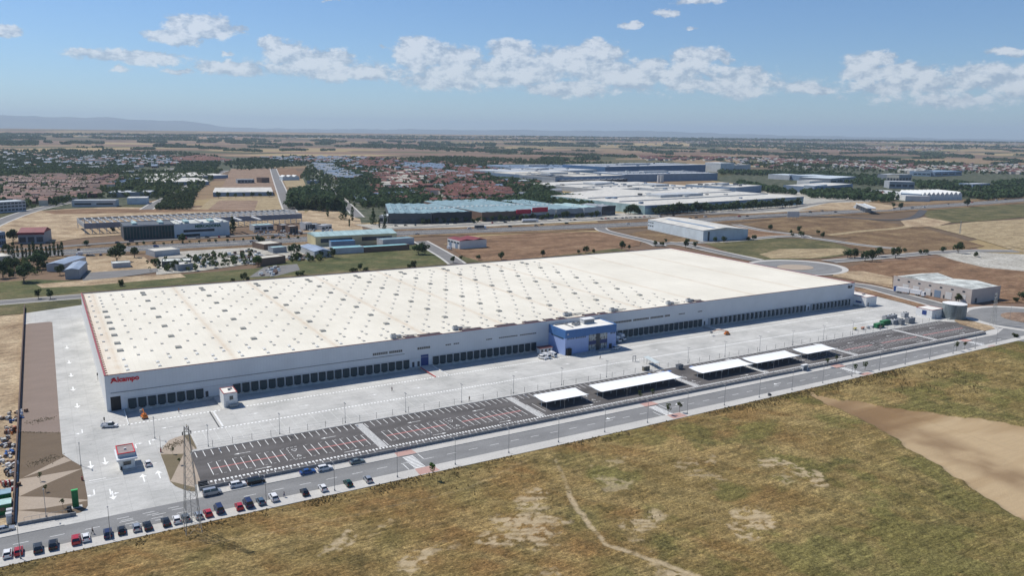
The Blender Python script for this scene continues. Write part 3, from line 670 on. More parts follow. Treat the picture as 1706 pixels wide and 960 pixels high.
# highway and streets
HW = GP([(-200, 438), (-60, 432), (105, 421), (300, 410), (523, 398), (650, 389.5), (860, 382), (1078, 373), (1139, 369), (1280, 360), (1420, 352.5), (1560, 343.5), (1706, 333), (1900, 318)])
ribbon('highway_verge', HW, 66, .035, DRYBROWN); ribbon('highway', HW, 34, .06, asph('highway_asphalt', (.135, .135, .138), amt=.2))
hs = smooth(HW); L1, R1_ = strip_pts(hs, 3.0)
ribbon('highway_median', HW, 2.6, .09, PALEG)
for off in (-32, 32, -16, 16): 
    La, Ra = strip_pts(hs, abs(off)); q = La if off > 0 else Ra; ribbon('lane_line', q, .35, .085, ROADPAINT, False)
SV = GP([(-200, 426), (60, 414), (180, 405), (400, 393), (600, 384), (760, 376), (860, 371), (1000, 365), (1100, 360), (1250, 352), (1330, 346)])
ribbon('service_road', SV, 9, .07, OLDROAD)
for P_, w in [([(244, 349), (262, 338), (290, 325), (320, 308), (345, 296), (376, 284)], 13), ([(484, 353), (476, 335), (468, 315), (460, 295), (455, 281)], 14), ([(598, 362), (575, 338), (553, 318), (535, 300), (514, 275)], 10),
              ([(-30, 385), (0, 370), (50, 352), (115, 336), (150, 322), (185, 308), (240, 292), (290, 280)], 14), ([(700, 402), (742, 426), (762, 440)], 11), ([(1000, 380), (1008, 385), (1040, 393), (1082, 403), (1100, 410)], 10),
              ([(1225, 374), (1270, 384), (1334, 392), (1345, 397)], 7), ([(1095, 407), (1140, 405), (1222, 401), (1300, 394), (1345, 396), (1440, 409), (1500, 415)], 8),
              ([(1380, 436), (1440, 431), (1500, 426), (1560, 421), (1640, 418), (1760, 420)], 11)]:
    ribbon('street_kerb', GP(P_), w+4, .04, PAVE); ribbon('street', GP(P_), w, .055, OLDROAD)
rs = [(424, 222), (430, 190), (444, 150), (470, 112)]
ribbon('street_kerb', GP([(1110, 404), (1145, 409), (1200, 421), (1262, 434)]), 15, .045, PAVE); ribbon('street', GP([(1110, 404), (1145, 409), (1200, 421), (1262, 435)]), 10.5, .06, OLDROAD)
ribbon('street_kerb', [(455, 100), (449, 60)]+GP([(1441, 477), (1500, 492), (1560, 508), (1600, 522), (1640, 530)]), 15.5, .045, PAVE)
ribbon('street', [(455, 100), (449, 60)]+GP([(1441, 477), (1500, 492), (1560, 508), (1600, 522), (1640, 530)]), 11, .06, OLDROAD)
def disc(name, cx, cy, rx, ry, z, mt, z0=None, n=48):
    z = zc(z)
    pl = [(cx+rx*math.cos(2*math.pi*i/n), cy+ry*math.sin(2*math.pi*i/n)) for i in range(n)]
    o = (MB().prism(pl, z0, z) if z0 is not None else MB().quad([(x, y, z) for x, y in pl])).build(name, mt); o['kind'] = 'structure'; return o
c1 = G(1325, 446); disc('roundabout_pavement', c1[0]+2, c1[1]+1, 40, 36, .05, PAVE); disc('roundabout', c1[0], c1[1], 36, 32, .065, ROAD); disc('roundabout_island', c1[0], c1[1], 15, 12, .25, GRAV_L, 0)
c2 = G(1716, 532); disc('roundabout_pavement', c2[0], c2[1], 37, 34, .05, PAVE); disc('roundabout', c2[0], c2[1], 32, 30, .072, ROAD); disc('roundabout_island', c2[0]+2, c2[1], 15.5, 15, .3, PINKISH, 0)
F('grass_verge', [(1424, 484), (1441, 480), (1500, 496), (1545, 508), (1560, 514), (1554, 519), (1500, 504), (1460, 494)], .03, RUSTY)
F('gravel_bed', [(1602, 520), (1625, 530), (1650, 543), (1658, 548), (1640, 552), (1600, 541), (1590, 535)], .03, SANDY)
F('approach_road', [(1640, 560), (1660, 548), (1690, 540), (1760, 560), (1750, 585), (1706, 570)], .02, ROAD)
ribbon('dirt_track', GP([(1525, 366), (1540, 374), (1580, 384), (1640, 400), (1706, 420), (1780, 440)]), 9, .05, TANF); ribbon('dirt_track', GP([(1380, 392), (1440, 385), (1500, 380), (1530, 372)]), 10, .045, TANF)
F('dirt_patch', [(1500, 368), (1540, 362), (1585, 370), (1560, 378), (1510, 378)], .05, SANDY)
ribbon('slip_road', GP([(1240, 364), (1330, 360), (1400, 362), (1460, 366), (1505, 366), (1528, 360), (1538, 350)]), 11, .07, NEWROAD)
ribbon('slip_road', GP([(1180, 357), (1260, 352), (1320, 346), (1370, 338), (1420, 334)]), 10, .07, OLDROAD)
F('dirt_patch', [(1330, 350), (1380, 338), (1440, 336), (1500, 344), (1480, 350), (1400, 350)], .05, SANDY)

# ================================================================== WAREHOUSE
H = 13.0; LW, DW = 402.0, 164.6
wh = thing('warehouse', 'huge low warehouse with cream flat roof, grey-white walls and a long row of truck docks', 'warehouse')
def m_roof(h):
    c = h.ramp(h.noise(1/30, 5, .55), [(.3, (.67, .63, .53)), (.7, (.765, .725, .62))])
    c = h.mix(.3, c, h.ramp(h.noise(1/3, 5, .7, (1, .35, 1)), [(.3, .82), (.7, 1.05)]), 'MULTIPLY')
    br = h.N.new('ShaderNodeTexBrick'); br.offset = 0; br.inputs['Scale'].default_value = 1; br.inputs['Brick Width'].default_value = 2.1; br.inputs['Row Height'].default_value = 20; br.inputs['Mortar Size'].default_value = .05
    h.L.new(h.pos, br.inputs['Vector']); c = h.mix(.5, c, h.ramp(br.outputs['Color'], [(0, .95), (1, 1.02)]), 'MULTIPLY'); c = h.mix(h.math('MULTIPLY', br.outputs['Fac'], .18), c, (.4, .36, .3))
    sx = h.N.new('ShaderNodeSeparateXYZ'); h.L.new(h.pos, sx.inputs[0])
    # water-worn dusty valleys between the roof bays
    dist = None
    d = h.math('PINGPONG', h.math('SUBTRACT', sx.outputs[0], 5.2), 19.63)
    d = h.math('SUBTRACT', 1.0, h.math('DIVIDE', d, 3.2), True)
    d = h.math('POWER', d, 2.2); n = h.ramp(h.noise(.22, 5, .7), [(.3, .25), (.7, 1.0)])
    c = h.mix(h.math('MULTIPLY', d, h.math('MULTIPLY', n, .62)), c, (.50, .36, .23))
    e = h.math('SUBTRACT', 1.0, h.math('DIVIDE', sx.outputs[0], 6.0), True); c = h.mix(h.math('MULTIPLY', e, h.math('MULTIPLY', n, .55)), c, (.52, .33, .19))
    h.b.inputs['Roughness'].default_value = .75
    return c
ROOF = nodes_ground('roof_membrane', m_roof)
# walls as four slabs
MB().box(0, LW, 0, .4, -1.5, H-.05).build('facade_wall', SHADED_WHITE_PANEL, wh)
MB().box(0, .4, .42, DW-.42, -1.5, H-.05).build('side_wall', mat('side_panel', (.72, .72, .70), .5, .03, .12, ribs=(1, 1.15, .05)), wh); MB().box(LW-.4, LW, .42, DW-.42, -1.5, H-.05).build('side_wall', SHADED_WHITE_PANEL, wh)  # left wall has a paler copy of the panel, sunlight put into the colour
MB().box(0, LW, DW-.4, DW, -1.5, H-.05).build('rear_wall', SHADED_WHITE_PANEL, wh)
MB().box(.45, LW-.45, .45, DW-.45, H-1.0, H-.35).build('roof', ROOF, wh)
for (x0, x1, y0, y1) in [(-.06, LW+.06, -.06, .46), (-.06, LW+.06, DW-.46, DW+.06)]: MB().box(x0, x1, y0, y1, H-.05, H+.12).build('parapet_coping', BROWN_TRIM, wh)
for (x0, x1, y0, y1) in [(-.08, .48, .48, DW-.48), (LW-.48, LW+.08, .48, DW-.48)]: MB().box(x0, x1, y0, y1, H-.05, H+.13).build('parapet_coping', RED, wh)
MB().box(1.5, 112, -.12, -.003, 6.35, 6.6).build('cable_tray', GREY, wh); MB().box(5.5, 399, -.10, -.003, 3.95, 4.1).build('trim_strip', LIGHTGREY, wh)
MB().box(5.5, 399, -.35, -.003, -1.3, .22).build('dock_plinth', CONC, wh)
# docks
dock = None
dm = MB(); dm.box(-1.3, 1.3, -.42, -.005, .28, 3.62, 0); dm.box(-1.02, 1.02, -.46, -.425, .30, 2.9, 1); dm.box(-.85, .85, -.60, -.36, .02, .27, 2); dm.box(-1.62, -1.36, -.30, -.004, .24, 3.5, 3)
dmesh = dm.mesh('dock_door', [DARKSHELTER, DOORGREY, BLACK, LIGHTGREY])
dm2 = MB(); dm2.box(-1.22, 1.22, -.55, -.005, .28, 3.4, 0); dm2.box(-.95, .95, -.60, -.56, .30, 2.7, 1); dm2.box(-.85, .85, -.75, -.36, .02, .27, 2); dm2.box(-1.62, -1.26, -1.3, -.004, .24, 3.5, 3)
dmesh2 = dm2.mesh('dock_door', [DARKSHELTER, DOORGREY, BLACK, LIGHTGREY])
for (x0, n, pitch, me) in [(6.5, 8, 3.22, dmesh), (42.3, 22, 3.273, dmesh), (124.6, 16, 3.29, dmesh), (213.9, 20, 3.295, dmesh), (284.1, 23, 3.295, dmesh2), (363.8, 11, 3.18, dmesh2)]:
    for k in range(n):
        o = bpy.data.objects.new('dock_door', me); scene.collection.objects.link(o); o.parent = wh; o.location = (x0+pitch*(k+.5), 0, 0)
MB().box(1.3, 4.5, -.08, -.003, .05, 5.1).build('garage_door', BLACK, wh); MB().box(119.4, 122.9, -.08, -.003, .05, 5.0).build('garage_door', BLUE_DOOR, wh, label='tall navy blue roller door')
for x in (32.7, 115.4, 117.8, 281.0, 361.6):
    MB().box(x, x+1.0, -.09, -.004, .2, 2.4).build('side_door', DARKGREY, wh)
for (x0, x1, n) in [(98.0, 104.5, 8), (105.1, 111.0, 7), (117.8, 123.7, 6), (130.9, 133.6, 3), (134.8, 137.5, 3), (150.8, 153.8, 4), (157.3, 167, 10), (168.2, 177.0, 9), (221.5, 232.5, 11), (233.5, 243.5, 10), (244.5, 253, 9), (253.8, 257.3, 4), (263.2, 267.4, 5), (276.3, 279.4, 4)]:
    b = MB(); w = (x1-x0)/n
    hh = .95 if x0 < 125 or 221 < x0 < 258 else .5
    b.box(x0-.06, x1+.06, -.05, -.003, 7.94-hh/2, 8.06+hh/2, 1)
    for k in range(n): b.box(x0+k*w+.1, x0+(k+1)*w-.1, -.08, -.051, 8-hh/2, 8+hh/2, 0)
    b.build('window_strip', [GLASS, LIGHTGREY], wh)
# roof lights and smoke vents
sk = MB(); sk.hexa([(-.62, -1.15, 0), (.62, -1.15, 0), (.62, 1.15, 0), (-.62, 1.15, 0)], [(-.55, -1.08, .28), (.55, -1.08, .28), (.55, 1.08, .28), (-.55, 1.08, .28)], 0); sk.hexa([(-.5, -1.03, .281), (.5, -1.03, .281), (.5, 1.03, .281), (-.5, 1.03, .281)], [(-.2, -.8, .42), (.2, -.8, .42), (.2, .8, .42), (-.2, .8, .42)], 1)
SKYDOME = mat('rooflight_dome', (.70, .69, .64), .35, .05); SKYK = mat('rooflight_kerb', (.58, .55, .48), .6, .06)
skm = sk.mesh('roof_light', [SKYK, SKYDOME])
lv = MB(); lv.box(-1.15, 1.15, -1.2, 1.2, 0, .50, 0)
for k in range(5): lv.hexa([(-1.05+k*.42, -1.1, .501), (-.72+k*.42, -1.1, .501), (-.72+k*.42, 1.1, .501), (-1.05+k*.42, 1.1, .501)], [(-.95+k*.42, -1.1, .72), (-.78+k*.42, -1.1, .6), (-.78+k*.42, 1.1, .6), (-.95+k*.42, 1.1, .72)], 1)
lvm = lv.mesh('smoke_vent', [mat('vent_grey', (.46, .45, .40), .6, .08), mat('vent_slat', (.36, .35, .32), .6, .08)])
spots = []
cols = [3.2, 7.8, 13.3]+[18.45+4.86*k for k in range(53)]
for i, x in enumerate(cols):
    if x > 276: continue
    if i == 0 or i == 2: ys = [(y, 0) for y in (25.5, 37.9, 52.8, 65.4, 78.3, 91, 103.6, 116.5, 129, 142, 154)]
    elif i == 1: ys = [(y, 1 if 30 < y < 120 else 0) for y in (5.6, 11, 20.7, 34.4, 46.8, 61.6, 74.2, 86.7, 99.3, 112, 125, 133, 141, 150)]
    elif (i-3) % 2 == 0: ys = [(y, 1 if (i-5) % 6 == 0 and y > 20 else 0) for y in (5.9, 11.4, 29.5, 49.4, 69.4, 89.3, 109.6, 129.8, 147, 153)]
    else: ys = [(y, 0) for y in (16.2, 21.6, 39, 59, 79, 99.3, 119.5, 139.5)]
    for y, big in ys: spots.append((x, y, big))
def szpx(s): 
    return (2.2 if s[2] else 1)/math.hypot(s[0]-CAM[0], s[1]-CAM[1])
spots.sort(key=szpx, reverse=True)
rest = MB()
for i, (x, y, big) in enumerate(spots):
    if i < 100:
        o = bpy.data.objects.new('smoke_vent' if big else 'roof_light', lvm if big else skm); scene.collection.objects.link(o); o.parent = wh; o.location = (x, y, H-.35)
    else:
        w, d, hh = (1.15, 1.2, .6) if big else (.6, 1.1, .33)
        rest.hexa([(x-w, y-d, H-.35), (x+w, y-d, H-.35), (x+w, y+d, H-.35), (x-w, y+d, H-.35)], [(x-w*.8, y-d*.9, H-.35+hh), (x+w*.8, y-d*.9, H-.35+hh), (x+w*.8, y+d*.9, H-.35+hh), (x-w*.8, y+d*.9, H-.35+hh)], 1 if big else 0)
rest.build('roof_light', [SKYK, STEEL], wh)['kind'] = 'stuff'
# inner ribs of the left parapet (small brackets)
b = MB()
for k in range(54): b.box(.5, 1.3, 1.5+k*3.0, 1.72+k*3.0, H-.35, H-.05)
b.build('parapet_bracing', RED, wh)

# lettering on the facade
def text_obj(name, body, size, mt, loc, rot, parent=None, extr=.06, bold=.0, spacing=1.0, shear=0):
    cu = bpy.data.curves.new(name, 'FONT'); cu.body = body; cu.size = size; cu.extrude = extr; cu.offset = bold; cu.space_character = spacing; cu.shear = shear; cu.resolution_u = 3
    t = bpy.data.objects.new(name, cu); scene.collection.objects.link(t)
    dg = bpy.context.evaluated_depsgraph_get(); me = bpy.data.meshes.new_from_object(t.evaluated_get(dg)); bpy.data.objects.remove(t)
    o = bpy.data.objects.new(name, me); me.materials.clear(); me.materials.append(mt); scene.collection.objects.link(o)
    o.location = loc; o.rotation_euler = rot
    if parent: o.parent = parent
    return o
FR = (math.pi/2, 0, 0)
s1 = thing('wall_sign', 'red rounded company lettering high on the left end of the warehouse facade', 'sign', (1.6, -.02, 10.0))
text_obj('lettering', 'lcampo', 2.45, SIGNRED, (2.3, -.12, .30), FR, s1, .1, .07, .98)
b = MB()   # the bird-like A
for P_ in ([(0.1, .1), (.55, .1), (1.55, 1.9), (1.1, 1.95)], [(1.1, 1.95), (1.55, 1.9), (2.35, .35), (1.9, .35)], [(.35, .62), (.5, .92), (1.75, .92), (1.9, .62)], [(1.25, 1.9), (.75, 1.75), (.3, 1.3), (.42, 1.2), (.85, 1.55), (1.3, 1.7)], [(1.15, 1.2), (1.3, 1.35), (1.7, .95), (1.55, .85)]):
    b.hexa([(x, -.02, z) for x, z in P_], [(x, -.16, z) for x, z in P_])
b.build('emblem', SIGNRED, s1)
s2 = thing('wall_sign', 'small black developer lettering at the far right end of the warehouse facade', 'sign', (395.6, -.02, 10.1))
text_obj('lettering', 'GLP', 2.3, BLACK, (0, -.12, .1), FR, s2, .1, .06, 1.0)

# plant on the front edge of the roof
def roof_unit(x, y, n, label):
    t = thing('roof_plant', label, 'roof plant', (x, y, H-.35))
    MB().box(0, 2.4, 0, 1.6, .25, 1.7, 0).build('cabinet', LIGHTGREY, t)
    MB().box(3.0, 4.6, .2, 1.6, .25, 1.2, 0).build('cabinet', STEEL, t)
    b = MB(); b.cyl(.7, .8, 1.7, 1.95, .5, 12); b.cyl(1.75, .8, 1.7, 1.95, .5, 12); b.build('fan', DARKGREY, t)
    b = MB(); b.bar((2.4, .8, .9), (n, .8, .5), .16); b.bar((2.4, 1.3, .7), (n, 1.3, .35), .12); b.bar((4.5, .3, .5), (n*.8, .3, .3), .1); b.build('pipe_run', STEEL, t)
    b = MB()
    for k in range(6): b.bar((-.3+k*.7, -.5, 0), (-.3+k*.7, -.5, 1.0), .04)
    b.bar((-.3, -.5, 1.0), (3.2, -.5, 1.0), .04); b.build('guard_rail', STEEL, t)
    return t
for (x, y, n, l) in [(107.5, 3.2, 12, 'grey roof plant cabinet nearest the red sign, on the front edge of the warehouse roof'), (137.0, 4.5, 9, 'grey air handling unit with pipes on the roof left of the blue building'), (222, 3.0, 9, 'steel roof plant unit on the roof edge just right of the blue building'), (196, 5.2, 12, 'dark roof unit on the warehouse roof directly behind the blue building'),
                     (258, 3, 9, 'small roof plant cluster on the front roof edge above the middle docks'), (272, 3.4, 10, 'right-hand steel roof plant group on the front roof edge above the middle docks')]:
    roof_unit(x, y, n, l)
k = 0
for (x0, x1) in [(113, 117.5), (119.5, 129.5), (139.5, 149.5), (157, 167), (171.5, 179.5), (183, 187.6), (190, 194), (205, 212), (214, 218), (276, 281)]:
    k += 1
    b = MB(); b.hexa([(0, 1.0, .3), (x1-x0, 1.0, .3), (x1-x0, 2.6, .42), (0, 2.6, .42)], [(0, .95, .4), (x1-x0, .95, .4), (x1-x0, 2.55, .52), (0, 2.55, .52)], 0)
    t = thing('skylight_hood', 'brown louvred hood, %s from the left along the front roof edge' % ['', 'first', 'second', 'third', 'fourth', 'fifth', 'sixth', 'seventh', 'eighth', 'ninth', 'tenth'][k], 'roof hood', (x0, 0, H-.35))
    b.build('louvre', DARKGREY, t); MB().box(-.2, x1-x0+.2, 3.1, 3.5, 0, .5).build('hood_edge', BROWN_TRIM, t); MB().box(-.2, x1-x0+.2, .7, .9, 0, .55).build('hood_edge', BROWN_TRIM, t)

# ================================================================== BLUE OFFICE BLOCK
of = thing('office_block', 'blue two-tone office block with glazed entrance projecting from the middle of the warehouse facade', 'office building', (183.8, -13.8, 0))
w, d, h = 28.6, 13.75, 11.4
MB().box(0, w, 0, .3, -.5, 7.6).build('wall', BLUE_L, of); MB().box(0, .3, .302, d, -.5, 7.6).build('wall', mat('pale_blue_side', (.31, .41, .68), .45, .03, .3, ribs=(1, 1.0, .05)), of); MB().box(w-.3, w, .302, d, -.5, 7.6).build('wall', BLUE_L, of)
b = MB(); b.box(-.06, w+.06, -.06, .3, 7.602, h); b.box(-.06, .3, .302, d, 7.602, h); b.box(w-.3, w+.06, .302, d, 7.602, h); b.build('blue_band', BLUE_D, of)
MB().box(.31, w-.31, .31, d, h-.9, h-.35).build('roof', mat('pale_roof', (.74, .72, .66), .8, .05, .2), of)
MB().box(.4, w-.35, .4, d-.05, 0, .2).build('floor_slab', CONC, of)
for (x0, x1, z0, z1, mt) in [(12.9, 17.0, 5.0, 7.9, CURTAIN), (19.2, 23.4, 5.0, 7.9, CURTAIN), (12.9, 17.0, .5, 3.1, CURTAIN), (19.2, 23.4, .5, 3.1, CURTAIN)]:
    b = MB(); b.box(x0, x1, -.12, -.003, z0, z1, 0)
    for kk in range(1, 4): b.box(x0+(x1-x0)*kk/4-.05, x0+(x1-x0)*kk/4+.05, -.16, -.121, z0, z1, 1)
    b.box(x0, x1, -.17, -.165, z0+(z1-z0)*.62, z0+(z1-z0)*.62+.08, 1)
    b.build('window', [mt, LIGHTGREY], of)
MB().box(17.05, 19.15, -.2, -.003, .1, 8.0).build('entrance_frame', DARKGREY, of); MB().box(12.9, 23.4, -.14, -.004, 3.15, 4.95).build('spandrel_panel', mat('spandrel', (.04, .06, .16), .4, .05), of)
for (x0, x1) in [(1.0, 4.8), (5.6, 11.2), (25.2, 28.0)]:
    b = MB(); b.box(x0, x1, -.09, -.004, 7.0, 7.58, 0)
    n = int((x1-x0)/.9)
    for kk in range(1, n): b.box(x0+kk*(x1-x0)/n-.12, x0+kk*(x1-x0)/n+.12, -.12, -.091, 7.0, 7.58, 1)
    b.build('ribbon_window', [GLASS_BLUE, BLUE_L], of)
MB().box(-.09, -.004, 1.5, 11.5, 7.0, 7.58).build('ribbon_window', GLASS_BLUE, of)
MB().box(.5, 2.8, -1.2, -.004, 0, 3.0).build('porch', BLACK, of); MB().box(24.6, 26.2, -.1, -.004, .1, 2.3).build('side_door', DARKGREY, of)
MB().box(5, 25, -5.0, -.25, 0, .12).build('forecourt_slab', CONC, of)
b = MB()
for yy in (-4.6, -2.7):
    b.bar((5, yy, 1.0), (23, yy, 1.0), .05, 6)
    for kk in range(10): b.bar((5+kk*2, yy, .1), (5+kk*2, yy, 1.0), .04, 6)
b.build('ramp_railing', STEEL, of); MB().box(15, 21.5, -5.3, -4.9, .12, .9).build('planter_wall', CONC, of)
s3 = thing('wall_sign', 'tiny white emblem sign on the left corner of the dark blue band', 'sign', (184.7, -13.88, 9.1)); text_obj('lettering', 'A', 1.2, WHITE_PAINT, (0, -.05, 0), FR, s3, .04, .03)
t = thing('rooftop_cabin', 'white plant cabin with pitched edge on the roof of the blue office block', 'roof plant', (199, -6.5, h-.35)); MB().box(0, 6, 0, 3.4, 0, 2.1).build('cabinet', LIGHTGREY, t); MB().box(-.15, 6.15, -.15, 3.55, 2.102, 2.3).build('lid', WHITE_PAINT, t); MB().box(.3, 5.7, -.04, -.003, .4, 1.7).build('grille', GREY, t)
t = thing('condenser', 'cluster of grey condenser fans beside the white cabin on the office roof', 'roof plant', (193.2, -7.2, h-.35))
for (x, y) in ((0, 0), (1.6, .3), (.2, 1.7), (3.0, 1.2)):
    f = MB().box(x, x+1.2, y, y+1.0, .1, 1.2).build('cabinet', STEEL, t); MB().cyl(x+.6, y+.5, 1.202, 1.35, .42, 14).build('fan', DARKGREY, f)
t = thing('duct', 'flat rectangular grey duct loop on the left half of the office roof', 'duct', (186.0, -6.0, h-.35)); b = MB(); b.box(0, 7, 4.0, 4.4, 0, .5); b.box(4.6, 5.0, -3.5, 3.99, 0, .4); b.build('duct_run', GREY, t)

# ================================================================== SMALL BUILDINGS OF THE COMPOUND
def cabin(name, label, x, y, w, d, h, wall=WHITE_PAINT, coping=RED, roofc=None, cat='cabin'):
    t = thing(name, label, cat, (x, y, 0))
    MB().box(0, w, 0, d, -.1, h-.12).build('wall', wall, t); MB().box(.2, w-.2, .2, d-.2, h-.118, h-.06).build('roof', roofc or mat('pale_roof', (.74, .72, .66)), t)
    b = MB(); e = .22
    b.box(-.05, w+.05, -.05, e, h-.118, h+.1); b.box(-.05, w+.05, d-e, d+.05, h-.118, h+.1); b.box(-.05, e, e+.001, d-e-.001, h-.118, h+.1); b.box(w-e, w+.05, e+.001, d-e-.001, h-.118, h+.1)
    b.build('parapet_coping', coping, t); return t
t = cabin('driver_cabin', 'small white flat-roofed cabin with red coping beside the dock apron near the left end', 36.4, -14.8, 4.7, 7.2, 5.2)
MB().box(2.0, 3.2, -.1, -.003, 2.6, 4.0).build('window', GLASS, t); MB().box(.6, 1.6, -.08, -.004, .1, 2.2).build('door', LIGHTGREY, t)
b = MB(); b.box(1.8, 4.6, -1.6, -.1, 1.0, 1.08); b.bar((1.8, -1.6, 1.1), (4.6, -1.6, 1.1+.9), .04); 
for kk in range(6): b.bar((1.8+kk*.56, -1.6, 0), (1.8+kk*.56, -1.6, 2.0), .035)
for kk in range(5): b.box(1.0-kk*.0+kk*.16, 1.16+kk*.16, -1.5, -.2, kk*.2, kk*.2+.06)
b.build('stairs', STEEL, t)
b = MB(); b.box(2.2, 3.0, 3.4, 4.2, 5.15, 5.8); b.box(3.2, 3.9, 4.6, 5.2, 5.15, 5.6); b.build('air_conditioner', GREY, t)
g = thing('gatehouse', 'white gatehouse with red-edged roof standing in the middle of the entrance lanes', 'gatehouse', (-.9, -56.6, 0))
MB().box(.25, 4.35, .3, 6.6, 0, 3.3).build('wall', WHITE_PAINT, g); MB().box(-.45, 5.0, -1.4, 8.0, 3.302, 3.75).build('canopy', mat('gate_canopy', (.60, .62, .64), .6, .05), g); MB().box(0, 4.6, .1, 7.2, 3.752, 4.9).build('attic', mat('gate_attic', (.45, .50, .53), .6, .05), g)
MB().box(.2, 4.4, .3, 7.0, 4.902, 4.96).build('roof', mat('gate_roof', (.30, .25, .24), .8, .1), g)
b = MB(); b.box(-.05, 4.65, .05, .3, 4.902, 5.15); b.box(-.05, 4.65, 7.0, 7.25, 4.902, 5.15); b.box(-.05, .2, .302, 6.998, 4.902, 5.15); b.box(4.4, 4.65, .302, 6.998, 4.902, 5.15); b.build('parapet_coping', SIGNRED, g)
f = MB().box(1.3, 3.3, .2, .298, 1.3, 2.4).build('window', GLASS, g); b = MB(); b.box(1.2, 1.299, .14, .29, 1.2, 2.5); b.box(3.301, 3.4, .14, .29, 1.2, 2.5); b.build('frame', LIGHTGREY, f)
MB().box(.15, .248, 2, 4.2, 1.2, 2.5).build('window', GLASS, g); MB().box(.35, 4.7, -.9, .29, 0, .14).build('step', CONC, g); MB().box(.5, .9, -.5, -.1, .14, 1.2).build('cabinet', BLACK, g); MB().box(1.9, 2.5, 3.2, 3.9, 4.962, 5.4).build('air_conditioner', LIGHTGREY, g)
t = cabin('side_annex', 'white box-like annex attached to the far right end of the warehouse', 401.9+.1, -8.7, 9.6, 15, 5.6, cat='annex')
MB().box(1.6, 2.4, -.1, -.003, 0, 2.3).build('door', DARKGREY, t); MB().box(-.1, -.003, 3, 7, 1.6, 2.6).build('window', BLUE_DOOR, t); b = MB(); b.box(5, 6, 6, 7, 5.5, 6.2); b.box(6.6, 7.4, 6.2, 7, 5.5, 6.1); b.build('air_conditioner', GREY, t)
t = cabin('pump_house', 'low white pump house with a square blue shutter beside the round water tank', 406.5, -46.8, 10.6, 9.6, 4.9)
MB().box(-.1, -.003, 3.2, 5.8, 1.6, 4.0).build('shutter', BLUE_DOOR, t); MB().box(3, 4, -.1, -.004, 0, 2.2).build('door', LIGHTGREY, t)
t = thing('water_tank', 'round galvanised water tank with a white domed top beside the pump house', 'water tank', (421.0, -50.5, 0))
GALV = mat('ribbed_galvanised', (.24, .275, .28), .45, .2, .5, metal=.35, stretch=(1, 1, .3), ribs=(2, .95, .25))
MB().cyl(0, 0, 0, 8.2, 6.2, 48).build('shell', GALV, t); MB().cyl(0, 0, 8.202, 8.7, 6.25, 48, r2=1.5).build('roof', WHITE_PAINT, t)
b = MB(); 
for kk in range(14): b.bar((6.55, -.3, .5+kk*.6), (6.55, .3, .5+kk*.6), .04)
b.bar((6.6, -.3, 0), (6.6, -.3, 9.2), .05); b.bar((6.6, .3, 0), (6.6, .3, 9.2), .05); b.build('ladder', STEEL, t)
b = MB(); b.bar((-6.4, -2, .8), (-9, -2, .8), .2); b.bar((-9, -2, .8), (-9, -2, 0), .2); b.build('pipe', LIGHTGREY, t)

# carports
CARP = mat('carport_sheet', (.86, .87, .86), .55, .02, .1, ribs=(0, 2.4, .06))
for i, (x0, x1, lab) in enumerate([(136.8, 155.6, 'short white carport canopy nearest the entrance, leftmost of the five'), (162.0, 201.8, 'longest white carport canopy, in front of the blue office block'), (213.0, 241.6, 'white carport canopy just right of the dark skip in the car park'),
                                   (243.9, 270.9, 'white carport canopy fourth from the entrance, touching the one before it'), (275.8, 295.6, 'rightmost and smallest-looking white carport canopy')]):
    t = thing('carport', lab, 'carport', (x0, -71.2, 0), 0, 'white carports in the car park'); w = x1-x0; b = MB()
    prof = [(0, 3.0), (.7, 2.78), (2.2, 2.62), (4.4, 2.60), (6.8, 2.72), (9.0, 2.95)]
    for (y0, z0), (y1, z1) in zip(prof[:-1], prof[1:]):
        b.hexa([(0, y0, z0-.12), (w, y0, z0-.12), (w, y1, z1-.12), (0, y1, z1-.12)], [(0, y0, z0), (w, y0, z0), (w, y1, z1), (0, y1, z1)])
    b.build('canopy', CARP, t)
    n = max(2, round(w/6.6))
    for kk in range(n+1):
        xx = .4+(w-.8)*kk/n
        MB().bar((xx, 4.0, 0), (xx, 4.0, 2.5), .13, 8).bar((xx, 4.0, 2.0), (xx, .4, 2.8), .07).bar((xx, 4.0, 2.0), (xx, 8.6, 2.78), .07).bar((xx, .5, 0), (xx, .5, 2.75), .06).build('post', LIGHTGREY, t)

# walls and fences
MB().box(-26.75, -26.35, -79.4, 205, -.1, 1.9).build('perimeter_wall', EARTHWALL); tag(bpy.data.objects['perimeter_wall'], 'long brown wall between the sandy building site and the gravel bed', 'wall')
o = MB().box(0, 381, 0, .3, 0, 1.05).build('low_wall', GREYWALL); o.location = (17.0, -81.55, 0); tag(o, 'long low grey block wall between the dark car park and the avenue pavement', 'wall')
t = thing('rail_fence', 'thin grey rail fence along the top of the low car park wall', 'fence', (17, -81.4, 1.05))
b = MB(); b.bar((0, 0, .9), (381, 0, .9), .03, 4); b.bar((0, 0, .45), (381, 0, .45), .025, 4); b.build('rail', GREY, t); b = MB()
for kk in range(0, 128): b.bar((kk*3, 0, 0), (kk*3, 0, .92), .035, 4)
b.build('fence_posts', GREY, t)['kind'] = 'stuff'
t = thing('yard_fence', 'fine mesh fence on the kerb between the concrete yard and the dark car park', 'fence', (20, -50.8, .14))
b = MB()
for z in (.3, 1.0, 1.8): b.bar((0, 0, z), (386, 0, z), .02, 4)
b.build('wire', STEEL, t); b = MB()
for kk in range(65): b.bar((kk*6, 0, 0), (kk*6, 0, 2.2), .06, 5)
b.build('fence_posts', DARKGREY, t)['kind'] = 'stuff'
t = thing('entrance_wall', 'low grey wall with thin railings in front of the striped gravel beds', 'wall', (*G(30, 878), 0), math.atan2(G(127, 860)[1]-G(30, 878)[1], G(127, 860)[0]-G(30, 878)[0]))
